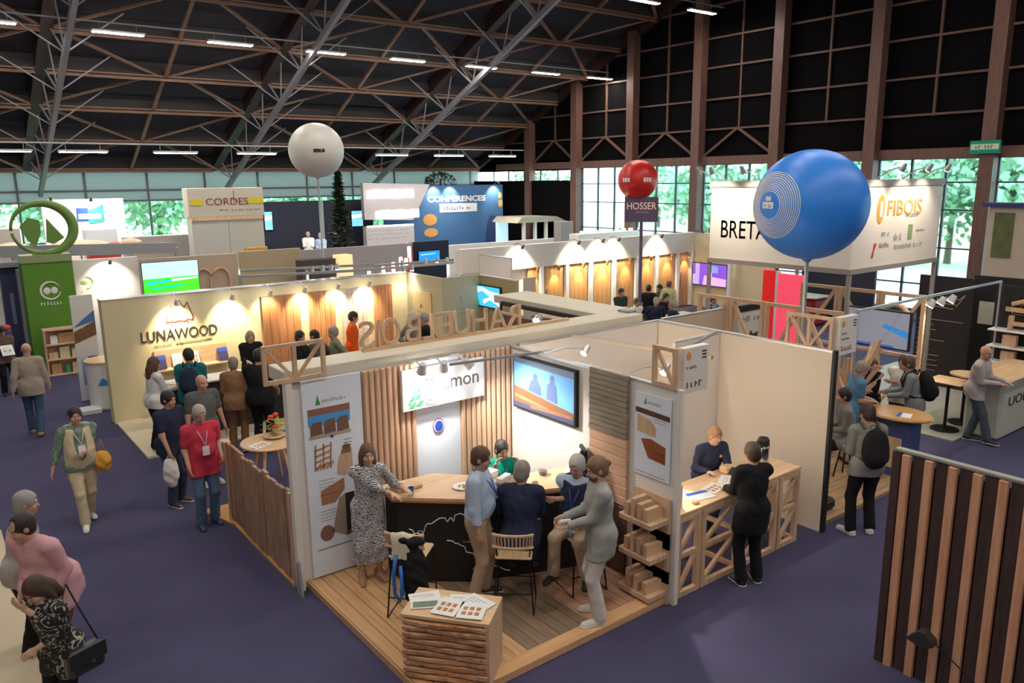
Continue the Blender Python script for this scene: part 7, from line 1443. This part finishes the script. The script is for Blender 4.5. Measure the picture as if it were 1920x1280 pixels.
def farp(label, px, py, zt, face, top, hair='short', hc=H_DK, sk=SK, sit=None, floor=0, sleeve='long', legs=None, lh=None, rh=None, hd=(0, -8), h=None, build=1.05, lean=5, res=.0125, Y=None):
    q = G(px, py, zt)
    if Y: q = OY(px, py, Y); zt = q.z
    if sit is None: hh = h or (zt-floor)
    else: hh = h or 1.75
    if sit is not None: s_ = (zt-floor) - (.87*hh/1.75+.02); sit = max(.3, s_-.0)
    I = person(label, q.x, q.y, face, hh, floor, build, sit=sit, lean=lean, head=hd, top=top, sleeve=sleeve, legs=legs or c_dj, shoes=s_dark, hair=hair, haircol=hc, skin=sk, lh=lh, rh=rh, res=res)
    if sit is not None: stoolat((q.x, q.y), sit, 'round stool under the '+label[:60].rsplit(' ', 1)[0], floor)
    return I
farp('dark-haired person in a black top seated nearest the wooden corner frame', 556, 620, 1.36, 60, c_black, Y=15.0, hair='full', sit=1, floor=.04, lh=(.4, .1, .95), rh=(.35, -.15, .95))
farp('dark-haired man in a dark olive top seated below the amber wood panel', 594, 619, 1.40, -120, Y=15.3, top=cloth('olive_dark', (.08, .075, .06)), sit=1, floor=.04, build=1.2)
farp('person in a grey-green jacket seated left of the orange sweater', 630, 612, 1.42, -80, c_gjack, Y=14.8, hc=H_GR, sit=1, floor=.04)
farp('man in a bright orange sweater standing below the grey wood panel', 656, 583, 1.78, 95, c_orange, Y=15.9, floor=.04)
farp('person in a grey top with a pale cap seated before the yellowish door', 768, 584, 1.50, 60, c_gknit, Y=14.5, hair='full', hc=H_WH, floor=0, sit=1)
farp('short-haired man in a black top facing left before the olive wall', 800, 586, 1.50, -80, c_black, Y=13.7, hc=H_GR, floor=0, sit=1)
farp('man in a dark green T-shirt with folded hands at the left of the seated group', 1163, 540, 1.40, 30, c_dgreen, sit=1, sleeve='short', lh=(.35, .05, .85), rh=(.35, -.08, .85))
farp('man in a white T-shirt sitting in a pale chair', 1192, 558, 1.28, 40, c_white, sit=1, sleeve='short', hc=H_BR, sk=SKD)
farp('man in a black jacket sitting with his back turned in the group', 1216, 534, 1.38, 175, c_black, sit=1, build=1.15)
farp('older man in a dark suit and pale shirt facing the camera in the seated group', 1230, 557, 1.34, 10, c_navy, hair='thin', hc=H_GR, sit=1, build=1.15)
farp('man with glasses in a dark sweater behind the older man in the suit', 1247, 549, 1.36, 30, c_black, sit=1)
farp('grey-haired man in a navy jacket at the right end of the seated group', 1264, 564, 1.30, -60, c_navy, hc=H_GR, sit=1)
farp('person in a pale yellow-green top standing with back turned near the last wood door', 1254, 526, 1.62, 160, cloth('pale_yellow', (.50, .50, .26)), hc=H_BR)
farp('man in a dark top sitting left of the pale yellow-green top', 1240, 533, 1.34, -60, c_dgreen, sit=1)
farp('dark-haired person in a patterned top seated behind the beige wall frames', 1335, 553, 1.35, 50, pattern('far_print', (.05, .06, .08), (.3, .32, .36), 'noise', 14, 1, .5), sit=1)
for k, (px, py, lb, tp_, hc) in enumerate(((577, 433, 'distant bald man in a white shirt seated at the long pale table', c_white, None), (600, 436, 'distant man in a blue shirt seated in the middle of the long pale table', c_lblue, H_GR), (627, 432, 'distant man in a dark jacket seated at the right end of the long pale table', c_black, H_GR))):
    q = OY(px, py, 30.8); I = person(lb, q.x, q.y, 0, 1.75, q.z-1.36, 1.05, sit=.45, top=tp_, legs=c_dj, shoes=s_dark, hair='bald' if hc is None else 'short', haircol=hc or H_DK, skin=(.6, .33, .25), res=.015, lh=(.35, .12, .75), rh=(.35, -.12, .75)); stoolat((q.x, q.y), .45+q.z-1.36, 'stool of the '+lb[:50].rsplit(' ', 1)[0])
# --- timber frame stand ---
q = G(1610, 858, .06)
I = person('balding man in a blue polo shirt bending over the oval orange table', q.x-.35, q.y+.05, 112, 1.74, .06, 1.15, lean=14, head=(0, -18), lh=(.34, .1, 1.06, 'd'), rh=(.34, -.1, 1.06, 'd'), belly=.03, top=c_bpolo, sleeve='short', hem=.12, legs=c_khaki, shoes=s_dark, hair='thin', haircol=(.30, .25, .2), skin=SK, res=.0105)
farp('woman holding a hand to her face behind the balding man in blue', 1636, 670, 1.60, 20, c_black, hair='full', hc=H_BR, floor=.06, sleeve='none', lh=(.2, .04, 1.42), rh=(.2, -.12, 1.0), sk=SKL)
farp('heavy person in a pale shirt with crossed arms behind the oval orange table', 1697, 664, 1.64, -20, c_offw, hair='full', hc=H_BR, floor=.06, sleeve='short', lh=(.24, -.1, 1.12), rh=(.26, .1, 1.08), build=1.3)
q = G(1722, 858)
I = person('man in a grey sweater with a black backpack leaning on the oval orange table', q.x-.1, q.y+.1, -84, 1.78, 0, 1.08, lean=14, head=(0, -12), lh=(.42, .12, 1.08, 'd'), rh=(.44, -.1, 1.1, 'i'), top=c_pgrey if False else cloth('sweat_grey', (.25, .26, .28)), legs=c_black, shoes=s_white, hair='short', haircol=H_BR, skin=SK, res=.0105)
backpack(I, 'black backpack on the man in the grey sweater', cloth('pack_black', (.012, .012, .014)), w=.32, hgt=.46, d=.2)
q = G(1632, 1000)
I = person('dark-haired person in grey sweater and black trousers with back turned in the right aisle', q.x-.1, q.y+.08, -152, 1.80, 0, 1.08, lean=6, head=(10, -14), lh=(.3, .16, 1.1, 'i'), rh=(.3, -.16, 1.08, 'i'), top=c_gknit, legs=c_black, shoes=s_white, hair='full', haircol=(.035, .015, .012), skin=SKL, lf=(.0, .15, 0, 25), rf=(.03, -.13, 0, -20), res=.009)
backpack(I, 'black backpack with brown straps on the person in the right aisle', cloth('pack_black', None), cloth('strap_brown', (.16, .10, .06)), w=.31, hgt=.46, d=.17)
q = G(1585, 925, .06)
I = person('person in black trousers seated beside the end of the beige wall', q.x+.62, q.y+.35, -75, 1.75, .06, 1.0, sit=.55, lean=10, lh=(.35, .1, .8), rh=(.35, -.1, .8), top=c_gknit, legs=c_black, shoes=s_black, hair='short', haircol=H_DK, skin=SK, lf=(.5, .1, 0), rf=(.42, -.15, 0), res=.011); stoolat((q.x+.62, q.y+.35), .55, 'stool of the person in black trousers beside the beige wall end', .06)
# --- black stand ---
q = G(1848, 822)
I = person('man in a pale grey sweater leaning on the counter with crossed legs at the right', q.x-.3, q.y+.15, 75, 1.80, 0, 1.12, lean=10, side=-6, head=(-20, -12), lh=(.42, .1, 1.14, 'd'), rh=(.40, -.12, 1.14, 'd'), top=c_pgrey, legs=cloth('slate_jeans', (.07, .09, .11)), shoes=s_black, hair='bald', skin=SK, lf=(-.05, .02, 0), rf=(.3, -.08, 0), res=.010)
q = OY(1912, 630, 6.25)
I = person('man in a white T-shirt behind the counter at the right picture edge', q.x, q.y, -25, q.z, 0, 1.1, head=(0, -14), top=c_white, sleeve='short', legs=c_dj, shoes=s_dark, hair='bald', skin=SK, lh=(.3, .12, 1.12), rh=(.3, -.12, 1.12), res=.011, lean=10)
